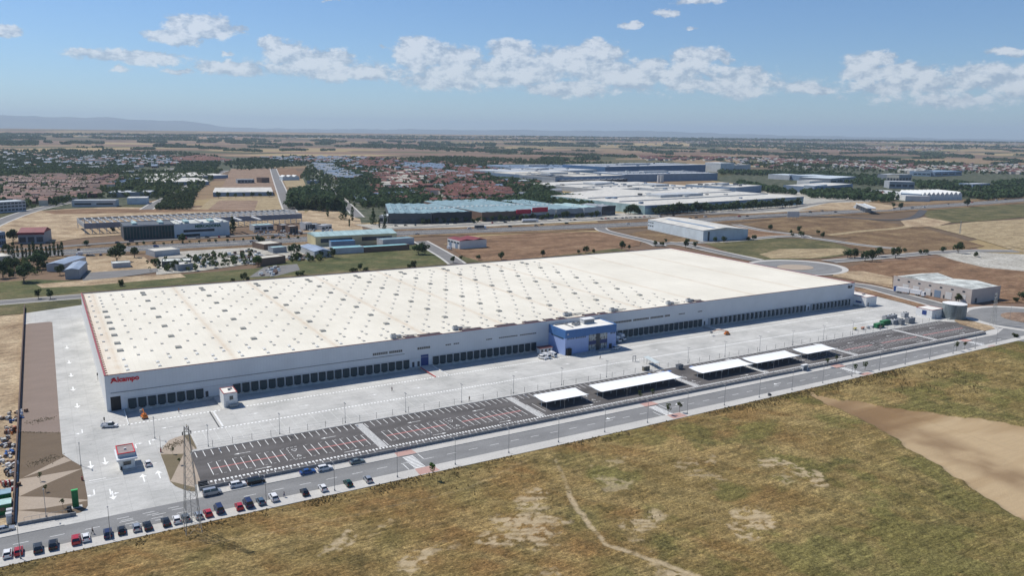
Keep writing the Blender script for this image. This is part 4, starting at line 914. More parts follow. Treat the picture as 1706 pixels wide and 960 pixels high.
L_ = math.dist(G(30, 878), G(127, 860)); MB().box(0, L_, 0, .35, 0, .95).build('wall', GREYWALL, t); b = MB()
b.bar((1.4, .17, 2.0), (L_*.9, .17, 2.0), .04, 4)
for kk in range(7): b.bar((1.4+kk*L_*.9/6.8, .17, .95), (1.4+kk*L_*.9/6.8, .17, 2.0), .035, 4)
b.build('railing', GREY, t)
q = G(116, 853); t = thing('gate_motor_box', 'small black slatted box at the end of the entrance wall', 'box', (*q, 0)); MB().box(-.55, .55, -.4, .4, 0, 1.5).build('casing', BLACK, t); MB().box(-.45, .45, -.44, -.401, .3, 1.3).build('grille', DARKGREY, t)
q = G(331, 811); t = thing('gate_motor_box', 'black slatted box at the left end of the car park wall', 'box', (*q, 0)); MB().box(-.1, 2.4, -.4, .5, 0, 1.3).build('casing', BLACK, t); MB().box(0, 2.3, -.44, -.401, .3, 1.1).build('grille', DARKGREY, t)
q = G(126.5, 845.5); TOTG = mat('totem_green', (.02, .16, .06), .45, .08)
t = thing('totem_sign', 'tall green totem sign on a concrete foot at the corner of the gravel bed', 'sign', (*q, 0)); MB().box(-.75, .75, -.35, .35, .12, 4.7).build('panel', TOTG, t); MB().box(-.78, .78, -.38, .38, 4.702, 4.9).build('cap', mat('bright_green', (.05, .42, .12), .5, .05), t); MB().box(-1.6, 1.5, -.9, .7, 0, .118).build('footing', CONC, t)
t = thing('bike_shelter', 'flat glass shelter on thin posts in the yard to the right of the square kiosk', 'shelter', (205.5, -50.0, 0))
MB().hexa([(0, 0, 2.5), (2.6, 0, 2.5), (4.4, 10, 2.7), (1.8, 10, 2.7)], [(0, 0, 2.58), (2.6, 0, 2.58), (4.4, 10, 2.78), (1.8, 10, 2.78)]).build('roof', mat('shelter_roof', (.55, .60, .58), .4, .05), t)
for kk in range(5): MB().bar((.2+kk*.45, .2+kk*2.4, 0), (.2+kk*.45, .2+kk*2.4, 2.5), .05).bar((2.4+kk*.45, .2+kk*2.4, 0), (2.4+kk*.45, .2+kk*2.4, 2.5), .05).build('post', DARKGREY, t)
t = thing('meter_cabinet', 'squat brown utility housing on the yard kerb before the long carport', 'cabinet', (199.2, -50.2, 0)); MB().box(0, 3.2, 0, 1.2, 0, 1.9).build('casing', mat('khaki', (.20, .18, .13), .8, .1), t); MB().box(-.1, 3.3, -.1, 1.3, 1.902, 2.02).build('lid', CONC, t)
t = thing('turnstile', 'grey turnstile gate standing in the yard in front of the office block', 'turnstile', (204.2, -36.6, 0)); b = MB(); b.box(0, .2, 0, .2, 0, 2.4); b.box(1.6, 1.8, 0, .2, 0, 2.4); b.box(0, 1.8, 0, .2, 2.402, 2.6); b.build('frame', GREY, t); b = MB()
for kk in range(6): b.bar((.3, .1, .3+kk*.35), (1.5, .1, .3+kk*.35), .03)
b.build('arms', STEEL, t)
t = thing('skip', 'dark open skip standing at the car park junction between two carports', 'skip', (213.6, -55.5, 0)); b = MB(); b.hexa([(.3, .2, .1), (2.6, .2, .1), (2.6, 1.8, .1), (.3, 1.8, .1)], [(0, 0, 1.9), (2.9, 0, 1.9), (2.9, 2.0, 1.9), (0, 2.0, 1.9)]); b.build('body', GREY, t); MB().box(.15, 2.75, .15, 1.85, 1.902, 2.0).build('load', DARKGREY, t)
t = thing('bus_shelter', 'white bus shelter on the avenue pavement right of the carports', 'bus shelter', (*G(1338, 617), .13)); MB().box(-1.5, 1.5, 0, .12, 0, 2.3).build('back_panel', WHITE_PAINT, t); MB().box(-1.7, 1.7, -1.3, .15, 2.302, 2.5).build('roof', WHITE_PAINT, t); MB().box(-1.5, -1.38, -1.2, -.002, 0, 2.3).build('side_panel', WHITE_PAINT, t); MB().box(1.38, 1.5, -1.2, -.002, 0, 2.3).build('side_panel', WHITE_PAINT, t); MB().box(-1, 1, -.6, -.2, .4, .5).build('bench', GREY, t)

# ================================================================== VEHICLES
def paint(name, c, metal=.25): return mat('paint_'+name, c, .28, .02, .5, metal=metal, spec=.6)
CARC = dict(white=paint('white', (.72, .72, .72), 0), silver=paint('silver', (.42, .44, .46), .5), grey=paint('grey', (.16, .18, .19), .4), black=paint('black', (.012, .012, .014)), dark=paint('charcoal', (.035, .04, .045)),
            red=paint('red', (.42, .02, .03), .1), navy=paint('navy', (.02, .03, .09)), blue=paint('blue', (.03, .10, .30)), green=paint('dark_green', (.01, .06, .035)), steelblue=paint('steel_blue', (.08, .13, .19)), teal=paint('grey_green', (.16, .20, .20)), orange=paint('orange', (.55, .16, .02), 0), yellow=paint('yellow', (.62, .48, .05), 0))
HEADL = mat('headlight_glass', (.6, .6, .58), .15, .02, spec=.8); TAILL = mat('tail_light', (.35, .01, .01), .3, .02)
def car_meshes(kind):
    if kind == 'hatch': L_, W_, Hh, pr, cab = 4.05, 1.72, 1.48, [(-2.0, .3), (-2.02, .85), (-1.9, .98), (.95, .98), (1.85, .78), (2.02, .6), (2.02, .3)], (-1.88, 1.05, -1.55, .25)
    elif kind == 'sedan': L_, W_, Hh, pr, cab = 4.55, 1.78, 1.44, [(-2.25, .3), (-2.27, .9), (-1.6, .98), (.95, .96), (2.1, .78), (2.27, .6), (2.27, .3)], (-1.75, 1.05, -1.05, .3)
    elif kind == 'suv': L_, W_, Hh, pr, cab = 4.45, 1.84, 1.68, [(-2.2, .35), (-2.22, 1.0), (-2.1, 1.1), (1.0, 1.1), (2.0, .98), (2.22, .7), (2.22, .35)], (-2.1, 1.15, -1.85, .45)
    elif kind == 'van': L_, W_, Hh, pr, cab = 4.9, 1.9, 1.95, [(-2.42, .3), (-2.44, 1.1), (-2.4, 1.2), (1.35, 1.2), (2.2, .95), (2.44, .65), (2.44, .3)], (-2.4, 1.6, -2.25, .95)
    b = MB(); hw = W_/2
    P_ = pr; n = len(P_)
    b.hexa([(x, -hw, z) for x, z in P_][::1], [(x, hw, z) for x, z in P_])
    zc_ = max(z for x, z in P_)
    x0, x1, x2, x3 = cab
    b.hexa([(x2+.02, -hw+.26, Hh-.04), (x3-.02, -hw+.26, Hh-.04), (x3-.02, hw-.26, Hh-.04), (x2+.02, hw-.26, Hh-.04)], [(x2+.1, -hw+.34, Hh+.02), (x3-.1, -hw+.34, Hh+.02), (x3-.1, hw-.34, Hh+.02), (x2+.1, hw-.34, Hh+.02)])
    for xx0, xx1, xt in ((x2-.02, x2+.12, x2), ((x0+x1)/2-.05, (x0+x1)/2+.06, (x2+x3)/2)):
        for s_ in (-1, 1): b.hexa([(xx0, s_*(hw-.07), zc_), (xx1, s_*(hw-.07), zc_), (xx1, s_*(hw-.10), zc_), (xx0, s_*(hw-.10), zc_)], [(xt, s_*(hw-.24), Hh-.03), (xt+.12, s_*(hw-.24), Hh-.03), (xt+.12, s_*(hw-.28), Hh-.03), (xt, s_*(hw-.28), Hh-.03)])
    body = b.mesh('body', [CARC['white']])
    g_ = MB(); g_.hexa([(x0, -hw+.08, zc_), (x1, -hw+.08, zc_), (x1, hw-.08, zc_), (x0, hw-.08, zc_)], [(x2, -hw+.26, Hh-.04), (x3, -hw+.26, Hh-.04), (x3, hw-.26, Hh-.04), (x2, hw-.26, Hh-.04)])
    gm = g_.mesh('window', [GLASS])
    wb = L_*.31; wh_ = []
    w_ = MB(); w_.bar((0, -.11, 0), (0, .11, 0), .33, 14); w_.bar((0, -.125, 0), (0, .125, 0), .19, 8, 1); wm = w_.mesh('wheel', [RUBBER, ALLOY])
    l_ = MB(); l_.box(-.05, .05, -.2, .2, -.09, .09, 0); lm = l_.mesh('headlight', [HEADL]); tl = MB(); tl.box(-.04, .04, -.14, .14, -.14, .14); tm = tl.mesh('tail_light', [TAILL])
    return dict(body=body, win=gm, wheel=wm, hl=lm, tl=tm, L=L_, W=W_, wb=wb, z=zc_)
CM = {k: car_meshes(k) for k in ('hatch', 'sedan', 'suv', 'van')}
def addm(name, me, parent, loc=(0, 0, 0), mt=None):
    o = bpy.data.objects.new(name, me); scene.collection.objects.link(o); o.parent = parent; o.location = loc
    if mt: o.material_slots[0].link = 'OBJECT'; o.material_slots[0].material = mt
    return o
def car(px, py, kind, col, rz, label, group=None, far=False, cat='car', z=0.0):
    M_ = CM[kind]; x, y = G(px, py) if px is not None else py
    t = thing('parked_car' if not far else 'car', label, cat, (x, y, z), rz, group)
    addm('body', M_['body'], t, mt=CARC[col]); addm('window', M_['win'], t)
    for sx in (-1, 1):
        for sy in (-1, 1): addm('wheel', M_['wheel'], t, (sx*M_['wb'], sy*(M_['W']/2-.08), .33))
    if not far:
        for sy in (-1, 1):
            addm('headlight', M_['hl'], t, (M_['L']/2-.02, sy*M_['W']*.33, .68)); addm('tail_light', M_['tl'], t, (-M_['L']/2+.02, sy*M_['W']*.38, .82))
    return t
N_ = math.pi/2; S_ = -math.pi/2
g1 = 'cars parked across the verge pavement of the avenue'
for (px, py, k, c, r, l) in [(13, 927, 'hatch', 'white', N_, 'white hatchback parked at the bottom left corner of the picture'), (31.5, 923, 'hatch', 'red', N_, 'red hatchback second from the left end of the verge row'),
    (63.5, 918, 'suv', 'dark', N_, 'charcoal car standing right of the leftmost red hatchback'), (89, 912.5, 'suv', 'black', N_, 'black car left of the red car near the running lady'.replace('running lady', 'walking pedestrian')), (127, 904, 'suv', 'red', N_, 'tall red car with a dark tail, beside a white hatchback'),
    (143, 900, 'hatch', 'white', N_, 'white hatchback directly right of the tall red car'), (180, 893.5, 'suv', 'navy', N_, 'dark navy car right of the walking pedestrian'), (203, 888, 'hatch', 'black', N_, 'black hatchback next to the navy car on the verge'),
    (227.5, 883, 'hatch', 'silver', N_, 'silver hatchback between two black cars on the verge'), (246, 880.5, 'sedan', 'black', N_, 'long black saloon right of the silver hatchback'), (276.5, 874, 'sedan', 'black', N_, 'black saloon just left of the lattice pylon'),
    (294.5, 870, 'hatch', 'white', N_, 'white hatchback parked close to the left pylon leg'), (309.5, 867, 'hatch', 'grey', N_, 'grey hatchback seen behind the left leg of the pylon'), (331, 863, 'hatch', 'silver', N_, 'silver hatchback seen behind the right leg of the pylon'),
    (346.5, 859, 'hatch', 'red', N_, 'red hatchback right of the pylon'), (365, 852.5, 'van', 'navy', N_, 'dark navy van beside the red car right of the pylon'), (398.5, 848, 'hatch', 'red', N_, 'small red hatchback left of the second navy van'), (413.5, 843, 'van', 'navy', N_, 'second navy van along the verge, between a red and a steel blue car'),
    (434.5, 839.5, 'hatch', 'steelblue', N_, 'steel blue hatchback parked on the verge'), (456, 833, 'suv', 'white', N_, 'white car beside a street lamp on the verge'), (507.5, 824, 'hatch', 'black', N_, 'lone black hatchback in the gap of the verge row'), (538, 817, 'hatch', 'white', N_, 'white hatchback right of the lone black one'),
    (580, 809, 'hatch', 'green', N_, 'dark green hatchback near the right end of the verge row'), (613, 802.5, 'hatch', 'silver', N_, 'silver hatchback closing the right end of the verge row')]:
    car(px, py, k, c, r+random.Random(px).uniform(-.04, .04), l, g1, z=.12)
g2 = 'cars parked along the kerb below the car park'
for (px, py, k, c, l) in [(353.5, 824.5, 'van', 'silver', 'silver van parked lengthways at the left end of the kerb below the car park'), (396.5, 811.5, 'suv', 'white', 'white car parked lengthways in front of the black van'), (426.5, 806, 'van', 'black', 'long black van parked lengthways along the avenue'),
                          (512.7, 789.5, 'sedan', 'blue', 'bright blue saloon parked lengthways along the avenue'), (541, 784, 'suv', 'white', 'white estate car parked behind the blue saloon'), (595, 772.5, 'sedan', 'teal', 'grey-green saloon parked lengthways nearest the zebra crossing')]:
    car(px, py, k, c, 0.02, l, g2)
car(7, 886, 'sedan', 'silver', 0.05, 'silver saloon on the avenue at the left picture edge'); car(246.4, 775, 'hatch', 'white', N_, 'small white car waiting in the lane right of the gatehouse')
car(1027, 582, 'suv', 'white', 0.3, 'white car at the right corner of the blue office block'); car(904, 598, 'suv', 'white', S_+.2, 'white pickup-like car leftmost of three white vehicles left of the office')
def pickup(x, y, rz, label):
    t = thing('pickup_truck', label, 'pickup truck', (x, y, 0), rz)
    b = MB(); b.hexa([(-2.6, -.9, .4), (2.5, -.9, .4), (2.5, .9, .4), (-2.6, .9, .4)], [(-2.6, -.9, .95), (2.35, -.9, .9), (2.35, .9, .9), (-2.6, .9, .95)]); b.box(-2.6, -.3, -.9, -.8, .95, 1.3); b.box(-2.6, -.3, .8, .9, .95, 1.3); b.box(-2.6, -2.5, -.8, .8, .95, 1.3); b.build('body', CARC['white'], t)
    b = MB(); b.hexa([(-.3, -.85, .96), (1.5, -.85, .93), (1.5, .85, .93), (-.3, .85, .96)], [(-.2, -.7, 1.75), (.8, -.7, 1.75), (.8, .7, 1.75), (-.2, .7, 1.75)]); b.build('cab', GLASS, t); MB().box(-.25, .85, -.72, .72, 1.752, 1.82).build('cab_roof', CARC['white'], t)
    for sx in (-1.6, 1.6):
        for sy in (-.8, .8): addm('wheel', CM['suv']['wheel'], t, (sx, sy, .36))
    b = MB(); b.bar((-2.4, -.7, 1.3), (-2.4, -.7, 2.3), .04); b.bar((-2.4, .7, 1.3), (-2.4, .7, 2.3), .04); b.bar((-2.4, -.7, 2.3), (-2.4, .7, 2.3), .04); b.build('rack', STEEL, t); return t
q = G(183, 712); pickup(*q, -.35, 'white pickup with a ladder rack by the front left corner of the warehouse')
def boxtruck(px, py, rz, label, L_=5.5, col='white', cat='van', name='box_van', hbox=2.3):
    x, y = G(px, py); t = thing(name, label, cat, (x, y, 0), rz)
    MB().box(-L_/2, L_/2-1.7, -1.0, 1.0, .55, .55+hbox).build('box_body', CARC['white'], t); b = MB(); b.hexa([(L_/2-1.65, -.95, .45), (L_/2, -.95, .45), (L_/2, .95, .45), (L_/2-1.65, .95, .45)], [(L_/2-1.65, -.9, 1.9), (L_/2-.6, -.85, 1.9), (L_/2-.6, .85, 1.9), (L_/2-1.65, .9, 1.9)]); b.build('cab', CARC[col], t)
    MB().hexa([(L_/2-.03, -.8, 1.15), (L_/2-.02, -.8, 1.15), (L_/2-.02, .8, 1.15), (L_/2-.03, .8, 1.15)], [(L_/2-.62, -.78, 1.85), (L_/2-.5, -.78, 1.85), (L_/2-.5, .78, 1.85), (L_/2-.62, .78, 1.85)]).build('windscreen', GLASS, t)
    for sx in (-L_/2+1.0, L_/2-.9):
        for sy in (-.85, .85): addm('wheel', CM['suv']['wheel'], t, (sx, sy, .36))
    return t
boxtruck(911, 597, S_+.2, 'white box van in the middle of three white vehicles left of the office', 4.2, hbox=1.6); boxtruck(921, 594.5, S_+.2, 'white box van nearest the brown-roofed site office', 4.2, hbox=1.6)
boxtruck(1028, 569, S_, 'white box lorry backed up at the right side wall of the office block', 5.0, hbox=2.0); boxtruck(1036, 566, S_, 'white box lorry parked at the docks right of the office block', 5.0, hbox=2.2)
q = G(919, 589); t = thing('site_office', 'small white site office cabin with brown roof against the blue block', 'site office', (q[0]-5.5, q[1]+1.0, 0), .0)
MB().box(0, 6.5, 0, 2.6, 0, 2.5).build('wall', WHITE_PAINT, t); MB().hexa([(-.3, -.3, 2.5), (6.8, -.3, 2.5), (6.8, 2.9, 2.502), (-.3, 2.9, 2.502)], [(-.3, -.3, 2.65), (6.8, -.3, 2.65), (6.8, 2.9, 2.9), (-.3, 2.9, 2.9)]).build('roof', BROWN_TRIM, t)
for k in range(3): MB().box(.5+k*2, 1.5+k*2, -.06, -.003, .9, 2.0).build('window', GLASS, t)
# cherry picker, crane, generators, skips
def lift(px, py, rz, label, reach):
    x, y = G(px, py); t = thing('boom_lift', label, 'boom lift', (x, y, 0), rz); MB().box(-1.3, 1.3, -.9, .9, .35, .9).box(-.8, .9, -.6, .6, .902, 1.6).build('chassis', CARC['orange'], t)
    MB().bar((-.6, 0, 1.7), (reach*.55, 0, 3.0), .16).bar((reach*.55, 0, 3.0), (reach, 0, 2.0), .13).build('boom', CARC['orange'], t); MB().box(reach-.1, reach+.9, -.6, .6, 1.4, 2.3).build('basket', GREY, t)
    for sx in (-.95, .95):
        for sy in (-.85, .85): addm('wheel', CM['suv']['wheel'], t, (sx, sy, .4))
lift(1211, 558, math.pi*.92, 'orange boom lift stretched out on the yard before the right-hand docks', 8.5); lift(240.5, 697, math.pi*.55, 'compact orange boom lift standing in front of the first dock doors', 2.4)
GENC = [LIGHTGREY, STEEL, GREY]
for i, (px, py, w, d, h, m_, l) in enumerate([(1482, 534, 6.5, 2.4, 2.4, 1, 'ribbed grey generator housing behind the green skips'), (1492, 541, 4.5, 2.2, 2.6, 0, 'white transformer housing right of the green skips'), (1504, 541.5, 3.4, 2.4, 2.8, 1, 'grey square plant box in the row by the car park corner'),
                                              (1519, 539, 5.5, 2.4, 2.9, 2, 'grey generator container nearest the pump house'), (1510, 529, 4.0, 2.2, 2.6, 0, 'white tank cabinet standing behind the generator row'), (1490, 531, 5, 2.2, 2.2, 0, 'low pale chiller at the back of the generator group')]):
    x, y = G(px, py); t = thing('generator', l, 'generator', (x, y, 0)); MB().box(-w/2, w/2, 0, d, .2, h).build('housing', GENC[m_], t); MB().box(-w/2+.3, w/2-.3, -.05, -.003, .6, h-.4).build('grille', GREY, t)
    b = MB(); b.cyl(-w/4, d/2, h+.002, h+.35, .45, 12); b.cyl(w/4, d/2, h+.002, h+.35, .45, 12); b.build('fan', DARKGREY, t)
SKG = mat('skip_green', (.03, .16, .07), .6, .12)
for (px, py, l) in [(1464, 546, 'long green roll-off skip nearest the car park, front one of the pair'), (1474, 541, 'green roll-off skip standing behind the front one')]:
    x, y = G(px, py); t = thing('skip', l, 'skip', (x, y, 0)); b = MB(); b.hexa([(-3, -1.1, .25), (3, -1.1, .25), (3, 1.1, .25), (-3, 1.1, .25)], [(-3.1, -1.2, 2.3), (3.1, -1.2, 2.3), (3.1, 1.2, 2.3), (-3.1, 1.2, 2.3)]); b.build('body', SKG, t)
    b = MB()
    for k in range(7): b.box(-2.9+k*.95, -2.8+k*.95, -1.3, -1.22, .3, 2.3)
    b.build('ribs', SKG, t)['kind'] = 'stuff'; MB().box(-3, 3, -1.1, 1.1, 2.302, 2.4).build('cover', mat('skip_cover', (.06, .22, .10), .7, .2), t)
rnd = random.Random(4)
for (px, py, c, l) in [(1424, 550, 'yellow', 'heap of yellow bagged material on the yard kerb'), (1437, 549, 'orange', 'small pile of mixed pallets left of the skips'), (1446, 547.5, 'silver', 'grey pallet stack between the yellow heap and the skips'), (1453, 546, 'white', 'pale pallet stack next to the green skips'), (1465.5, 545.8+1.2, 'orange', 'orange crate at the corner of the front green skip')]:
    x, y = G(px, py); t = thing('pallet_stack', l, 'pallet stack', (x, y, 0))
    for k in range(4): MB().box(-1.1+rnd.random()*.5, .4+rnd.random()*.8, -.6, .5, k*.32, k*.32+.26).build('pallet', CARC[c] if k % 2 else CONC, t)

# articulated lorry beside the beige warehouse
x, y = G(1518, 491.5); a = math.atan2(G(1536, 494.2)[1]-G(1495, 487.5)[1], G(1536, 494.2)[0]-G(1495, 487.5)[0])
t = thing('articulated_lorry', 'long white lorry with a blue cab end parked beside the beige industrial building', 'lorry', (x, y, .15), a)
MB().box(-9.5, -1.0, -1.25, 1.25, 1.1, 3.8).build('trailer', CARC['white'], t); MB().box(-.4, 6.2, -1.25, 1.25, 1.1, 3.6).build('trailer', CARC['white'], t); MB().box(-11, -9.52, -1.25, 1.25, .8, 3.9).build('rear_box', CARC['blue'], t); MB().hexa([(6.6, -1.2, .6), (8.8, -1.2, .6), (8.8, 1.2, .6), (6.6, 1.2, .6)], [(6.6, -1.2, 3.0), (8.3, -1.15, 3.0), (8.3, 1.15, 3.0), (6.6, 1.2, 3.0)]).build('cab', CARC['white'], t)
MB().hexa([(8.72, -1.0, 1.7), (8.74, -1.0, 1.7), (8.74, 1.0, 1.7), (8.72, 1.0, 1.7)], [(8.3, -1, 2.8), (8.4, -1, 2.8), (8.4, 1, 2.8), (8.3, 1, 2.8)]).build('windscreen', GLASS, t)
for sx in (-8.6, -7.2, -2, 3.2, 4.6, 7.6):
    for sy in (-1.0, 1.0): addm('wheel', CM['van']['wheel'], t, (sx, sy, .5)).scale = (1.5, 1.5, 1.5)

# ================================================================== LAMPS, PYLONS, PEOPLE
def lamp_proto(name, cat, h, dbl):
    t = thing(name, '', cat, (0, 0, 0)); MB().bar((0, 0, 0), (0, 0, h), .085, 8, r2=.05).build('pole', STEEL, t); MB().box(-.15, .15, -.15, .15, 0, .5).build('base_box', GREY, t)
    b = MB()
    if dbl: b.bar((0, -.8, h), (0, .8, h), .04)
    else: b.bar((0, 0, h), (0, 1.3, h+.15), .04)
    b.build('arm', STEEL, t)
    for s_ in ((-1, 1) if dbl else (1,)): MB().box(-.16, .16, (.5 if dbl else 1.0)*s_-.28, (.5 if dbl else 1.0)*s_+.28, h+(.0 if dbl else .1), h+(.14 if dbl else .24)).build('lamp_head', GREY, t)
    return t
yl = lamp_proto('yard_lamp', 'lamp post', 7.0, True); first = True
ordn = ['first', 'second', 'third', 'fourth', 'fifth', 'sixth', 'seventh', 'eighth', 'ninth', 'tenth', 'eleventh', 'twelfth', 'thirteenth', 'fourteenth', 'fifteenth', 'sixteenth', 'seventeenth', 'eighteenth', 'nineteenth', 'twentieth', 'twenty-first', 'twenty-second', 'twenty-third', 'twenty-fourth']
k = 0
for xx in np.arange(24.9, 400, 22.15):
    if 196 < xx < 212: continue
    l = '%s lamp post from the left along the kerb between yard and car park' % ordn[k]; k += 1
    if first: yl.location = (xx, -49.8, 0); yl['label'] = l; yl['group'] = 'lamp posts along the yard kerb'; first = False
    else: copy_tree(yl, (xx, -49.8, 0), 0, l)
for (px, py, l) in [(258, 731, 'lamp post at the rounded tip of the right-hand gravel bed'), (135, 777, 'thin lamp post at the right edge of the striped gravel bed')]: copy_tree(yl, G(px, py), 0, l)
sl = lamp_proto('street_lamp', 'street lamp', 7.8, False); first = True; k = 0
for xx in np.arange(67.8-18.5*5, 420, 18.5):
    yy = -99.3+max(0, (xx-150)/290*5.0)
    l = '%s street lamp from the left along the verge side of the avenue' % ordn[k]; k += 1
    if k >= 24: break
    if first: sl.location = (xx, yy, .12); sl['label'] = l; sl['group'] = 'street lamps along the avenue'; first = False
    else: copy_tree(sl, (xx, yy, .12), 0, l)
for (px, py, l) in [(77, 862, 'street lamp standing in front of the striped gravel beds'), (1682, 533, 'street lamp on the right-hand roundabout')]: copy_tree(sl, G(px, py), math.pi, l)
for (xx, l) in [(88, 'parking lamp in the lower row near the second zebra walkway'), (140, 'parking lamp before the shortest left carport'), (168, 'parking lamp before the longest carport'), (216, 'parking lamp before the third carport'), (246, 'parking lamp before the fourth carport')]:
    copy_tree(yl, (xx, -78.0, 0), N_, l, scale=.75)
LAT = mat('lattice_steel', (.42, .42, .40), .5, .15, 1.0, metal=.4)
def pylon(x, y, h, w, wt, label, arms):
    t = thing('lattice_pylon', label, 'pylon', (x, y, 0)); lv_ = max(6, int(h/2.6)); zs = [h*(1-(1-i/lv_)**1.12) for i in range(lv_+1)]
    def W_(z): return w+(wt-w)*min(1, z/(h*.9))
    for sx in (-1, 1):
        for sy in (-1, 1): MB().bar((sx*W_(0)/2, sy*W_(0)/2, -1.2), (sx*W_(h)/2, sy*W_(h)/2, h), .075, 5).build('leg', LAT, t)
    for face in range(4):
        b = MB()
        for z0, z1 in zip(zs[:-1], zs[1:]):
            a0, a1 = W_(z0)/2, W_(z1)/2
            P_ = lambda s_, a, z: [(s_*a, -a, z), (a, s_*a, z), (s_*a, a, z), (-a, s_*a, z)][face]
            b.bar(P_(-1, a0, z0), P_(1, a1, z1), .032, 4); b.bar(P_(1, a0, z0), P_(-1, a1, z1), .032, 4); b.bar(P_(-1, a0, z0), P_(1, a0, z0), .032, 4)
        b.build('bracing', LAT, t)
    for z, L_ in arms:
        b = MB(); b.bar((-L_, 0, z), (L_, 0, z), .07, 4); b.bar((-L_, 0, z), (0, 0, z+.8), .05, 4); b.bar((L_, 0, z), (0, 0, z+.8), .05, 4); b.build('cross_arm', LAT, t)
        for s_ in (-1, 1): MB().cyl(s_*L_*.95, 0, z-.7, z, .14, 8).build('insulator', DARKGREY, t)
    return t
q1 = G(322, 888); pylon(q1[0], q1[1], 27.6, 3.8, .9, 'tall grey lattice pylon rising over the parked cars at the left', [(26.2, 1.0)])
q2 = G(1654, 541); pylon(q2[0], q2[1], 17.5, 2.2, .7, 'slim dark lattice pylon beside the roundabout at the right edge', [(16.3, 1.2), (14.6, 1.2)])
q3 = G(1599, 390); pylon(q3[0], q3[1], 14, 1.2, .5, 'distant thin lattice mast on the tan field behind the roundabout', [(13, 1.2)])
def human(x, y, z, rz, label, top, bottom, walk=.28):
    """one skinned body with clothing as children"""
    def skin(name, joints, edges, radii, mt, parent):
        me = bpy.data.meshes.new(name); me.from_pydata(joints, edges, []); o = bpy.data.objects.new(name, me); scene.collection.objects.link(o)
        me.skin_vertices.new(name='') if hasattr(me.skin_vertices, 'new') and not me.skin_vertices else None
        md = o.modifiers.new('skin', 'SKIN'); 
        for i, r in enumerate(radii): me.skin_vertices[0].data[i].radius = (r, r)
        me.skin_vertices[0].data[0].use_root = True
        sb = o.modifiers.new('sub', 'SUBSURF'); sb.levels = 1; sb.render_levels = 1
        dg = bpy.context.evaluated_depsgraph_get(); m2 = bpy.data.meshes.new_from_object(o.evaluated_get(dg)); bpy.data.objects.remove(o)
        o2 = bpy.data.objects.new(name, m2); m2.materials.clear(); m2.materials.append(mt); scene.collection.objects.link(o2)
        if parent: o2.parent = parent
        return o2
    J = [(0, 0, .93), (0, 0, 1.15), (0, 0, 1.40), (0, 0, 1.50), (.02, 0, 1.62), (.02, 0, 1.74), (0, .10, .90), (walk, .10, .50), (walk*.7, .10, .08), (walk*.7+.16, .10, .04), (0, -.10, .90), (-walk*.4, -.10, .48), (-walk*1.2, -.10, .10), (-walk*1.2+.15, -.10, .05), (0, .19, 1.40), (-.12, .23, 1.12), (-.02, .24, .86), (0, -.19, 1.40), (.10, -.23, 1.12), (.22, -.22, .90)]
    E_ = [(0, 1), (1, 2), (2, 3), (3, 4), (4, 5), (0, 6), (6, 7), (7, 8), (8, 9), (0, 10), (10, 11), (11, 12), (12, 13), (2, 14), (14, 15), (15, 16), (2, 17), (17, 18), (18, 19)]
    R_ = [.13, .12, .14, .06, .095, .07, .09, .065, .05, .045, .09, .065, .05, .045, .06, .045, .035, .06, .045, .035]
    t = thing('person', label, 'person', (x, y, z), rz)
    skin('body', J, E_, R_, mat('skin_tone', (.45, .28, .20), .6, .03), t)
    skin('shirt', [J[i] for i in (1, 2, 14, 15, 17, 18)], [(0, 1), (1, 2), (2, 3), (1, 4), (4, 5)], [.15, .165, .075, .058, .075, .058], top, t)
    skin('trousers', [J[i] for i in (0, 6, 7, 8, 10, 11, 12)], [(0, 1), (1, 2), (2, 3), (0, 4), (4, 5), (5, 6)], [.15, .105, .08, .062, .105, .08, .062], bottom, t)
    b = MB(); b.bar((.0, 0, 1.68), (.0, 0, 1.80), .105, 10, r2=.06); b.build('hair', BLACK, t)
CL_D = mat('dark_cloth', (.03, .03, .035), .9, .1); CL_Y = mat('hi_vis_cloth', (.55, .50, .05), .8, .1); CL_B = mat('blue_cloth', (.06, .09, .2), .9, .1); CL_W = mat('light_cloth', (.5, .5, .48), .9, .1)
for (px, py, z, rz, l, a_, b_) in [(154.5, 890, 0, .1, 'pedestrian in dark clothes walking on the avenue among the parked cars', CL_D, CL_D), (473.5, 829.5, 0, 2.0, 'person in light shirt standing on the avenue right of the white car', CL_W, CL_B), (298, 688, 0, 1.5, 'person in dark clothes standing by the dashed line of the dock apron', CL_D, CL_B),
                                (311, 716, 0, 3.0, 'worker in yellow vest walking on the yard above the lattice pylon', CL_Y, CL_B), (653, 652, 0, .3, 'person in blue walking across the middle of the concrete yard', CL_B, CL_D), (782, 668, 0, 1.2, 'worker in yellow vest near the yard kerb', CL_Y, CL_D), (1000, 598.5, 0, 2.2, 'person in dark clothes before the office forecourt', CL_D, CL_D)]:
    q = G(px, py); human(q[0], q[1], z, rz, l, a_, b_)
for (px, py, l) in [(268, 754, 'red barrier post pair at the left corner of the right-hand gravel bed'), (137, 801, 'small red barrier machine at the edge of the striped gravel bed')]:
    q = G(px, py); t = thing('barrier_machine', l, 'barrier', (*q, 0)); MB().box(-.2, .2, -.2, .2, 0, 1.1).build('housing', RED, t); MB().bar((0, 0, 1.0), (0, 0, 5.2 if px > 200 else 1.6), .05).build('boom', BLACK, t)
for (px, py, l) in [(174.5, 710, 'dark signal post left of the white pickup'), (163, 634, 'thin signal on the left side of the warehouse')]:
    q = G(px, py); t = thing('signal_post', l, 'signal post', (*q, 0)); MB().bar((0, 0, 0), (0, 0, 2.6), .06).build('post', DARKGREY, t); MB().box(-.2, .2, -.15, .15, 2.0, 3.0).build('signal_head', BLACK, t)
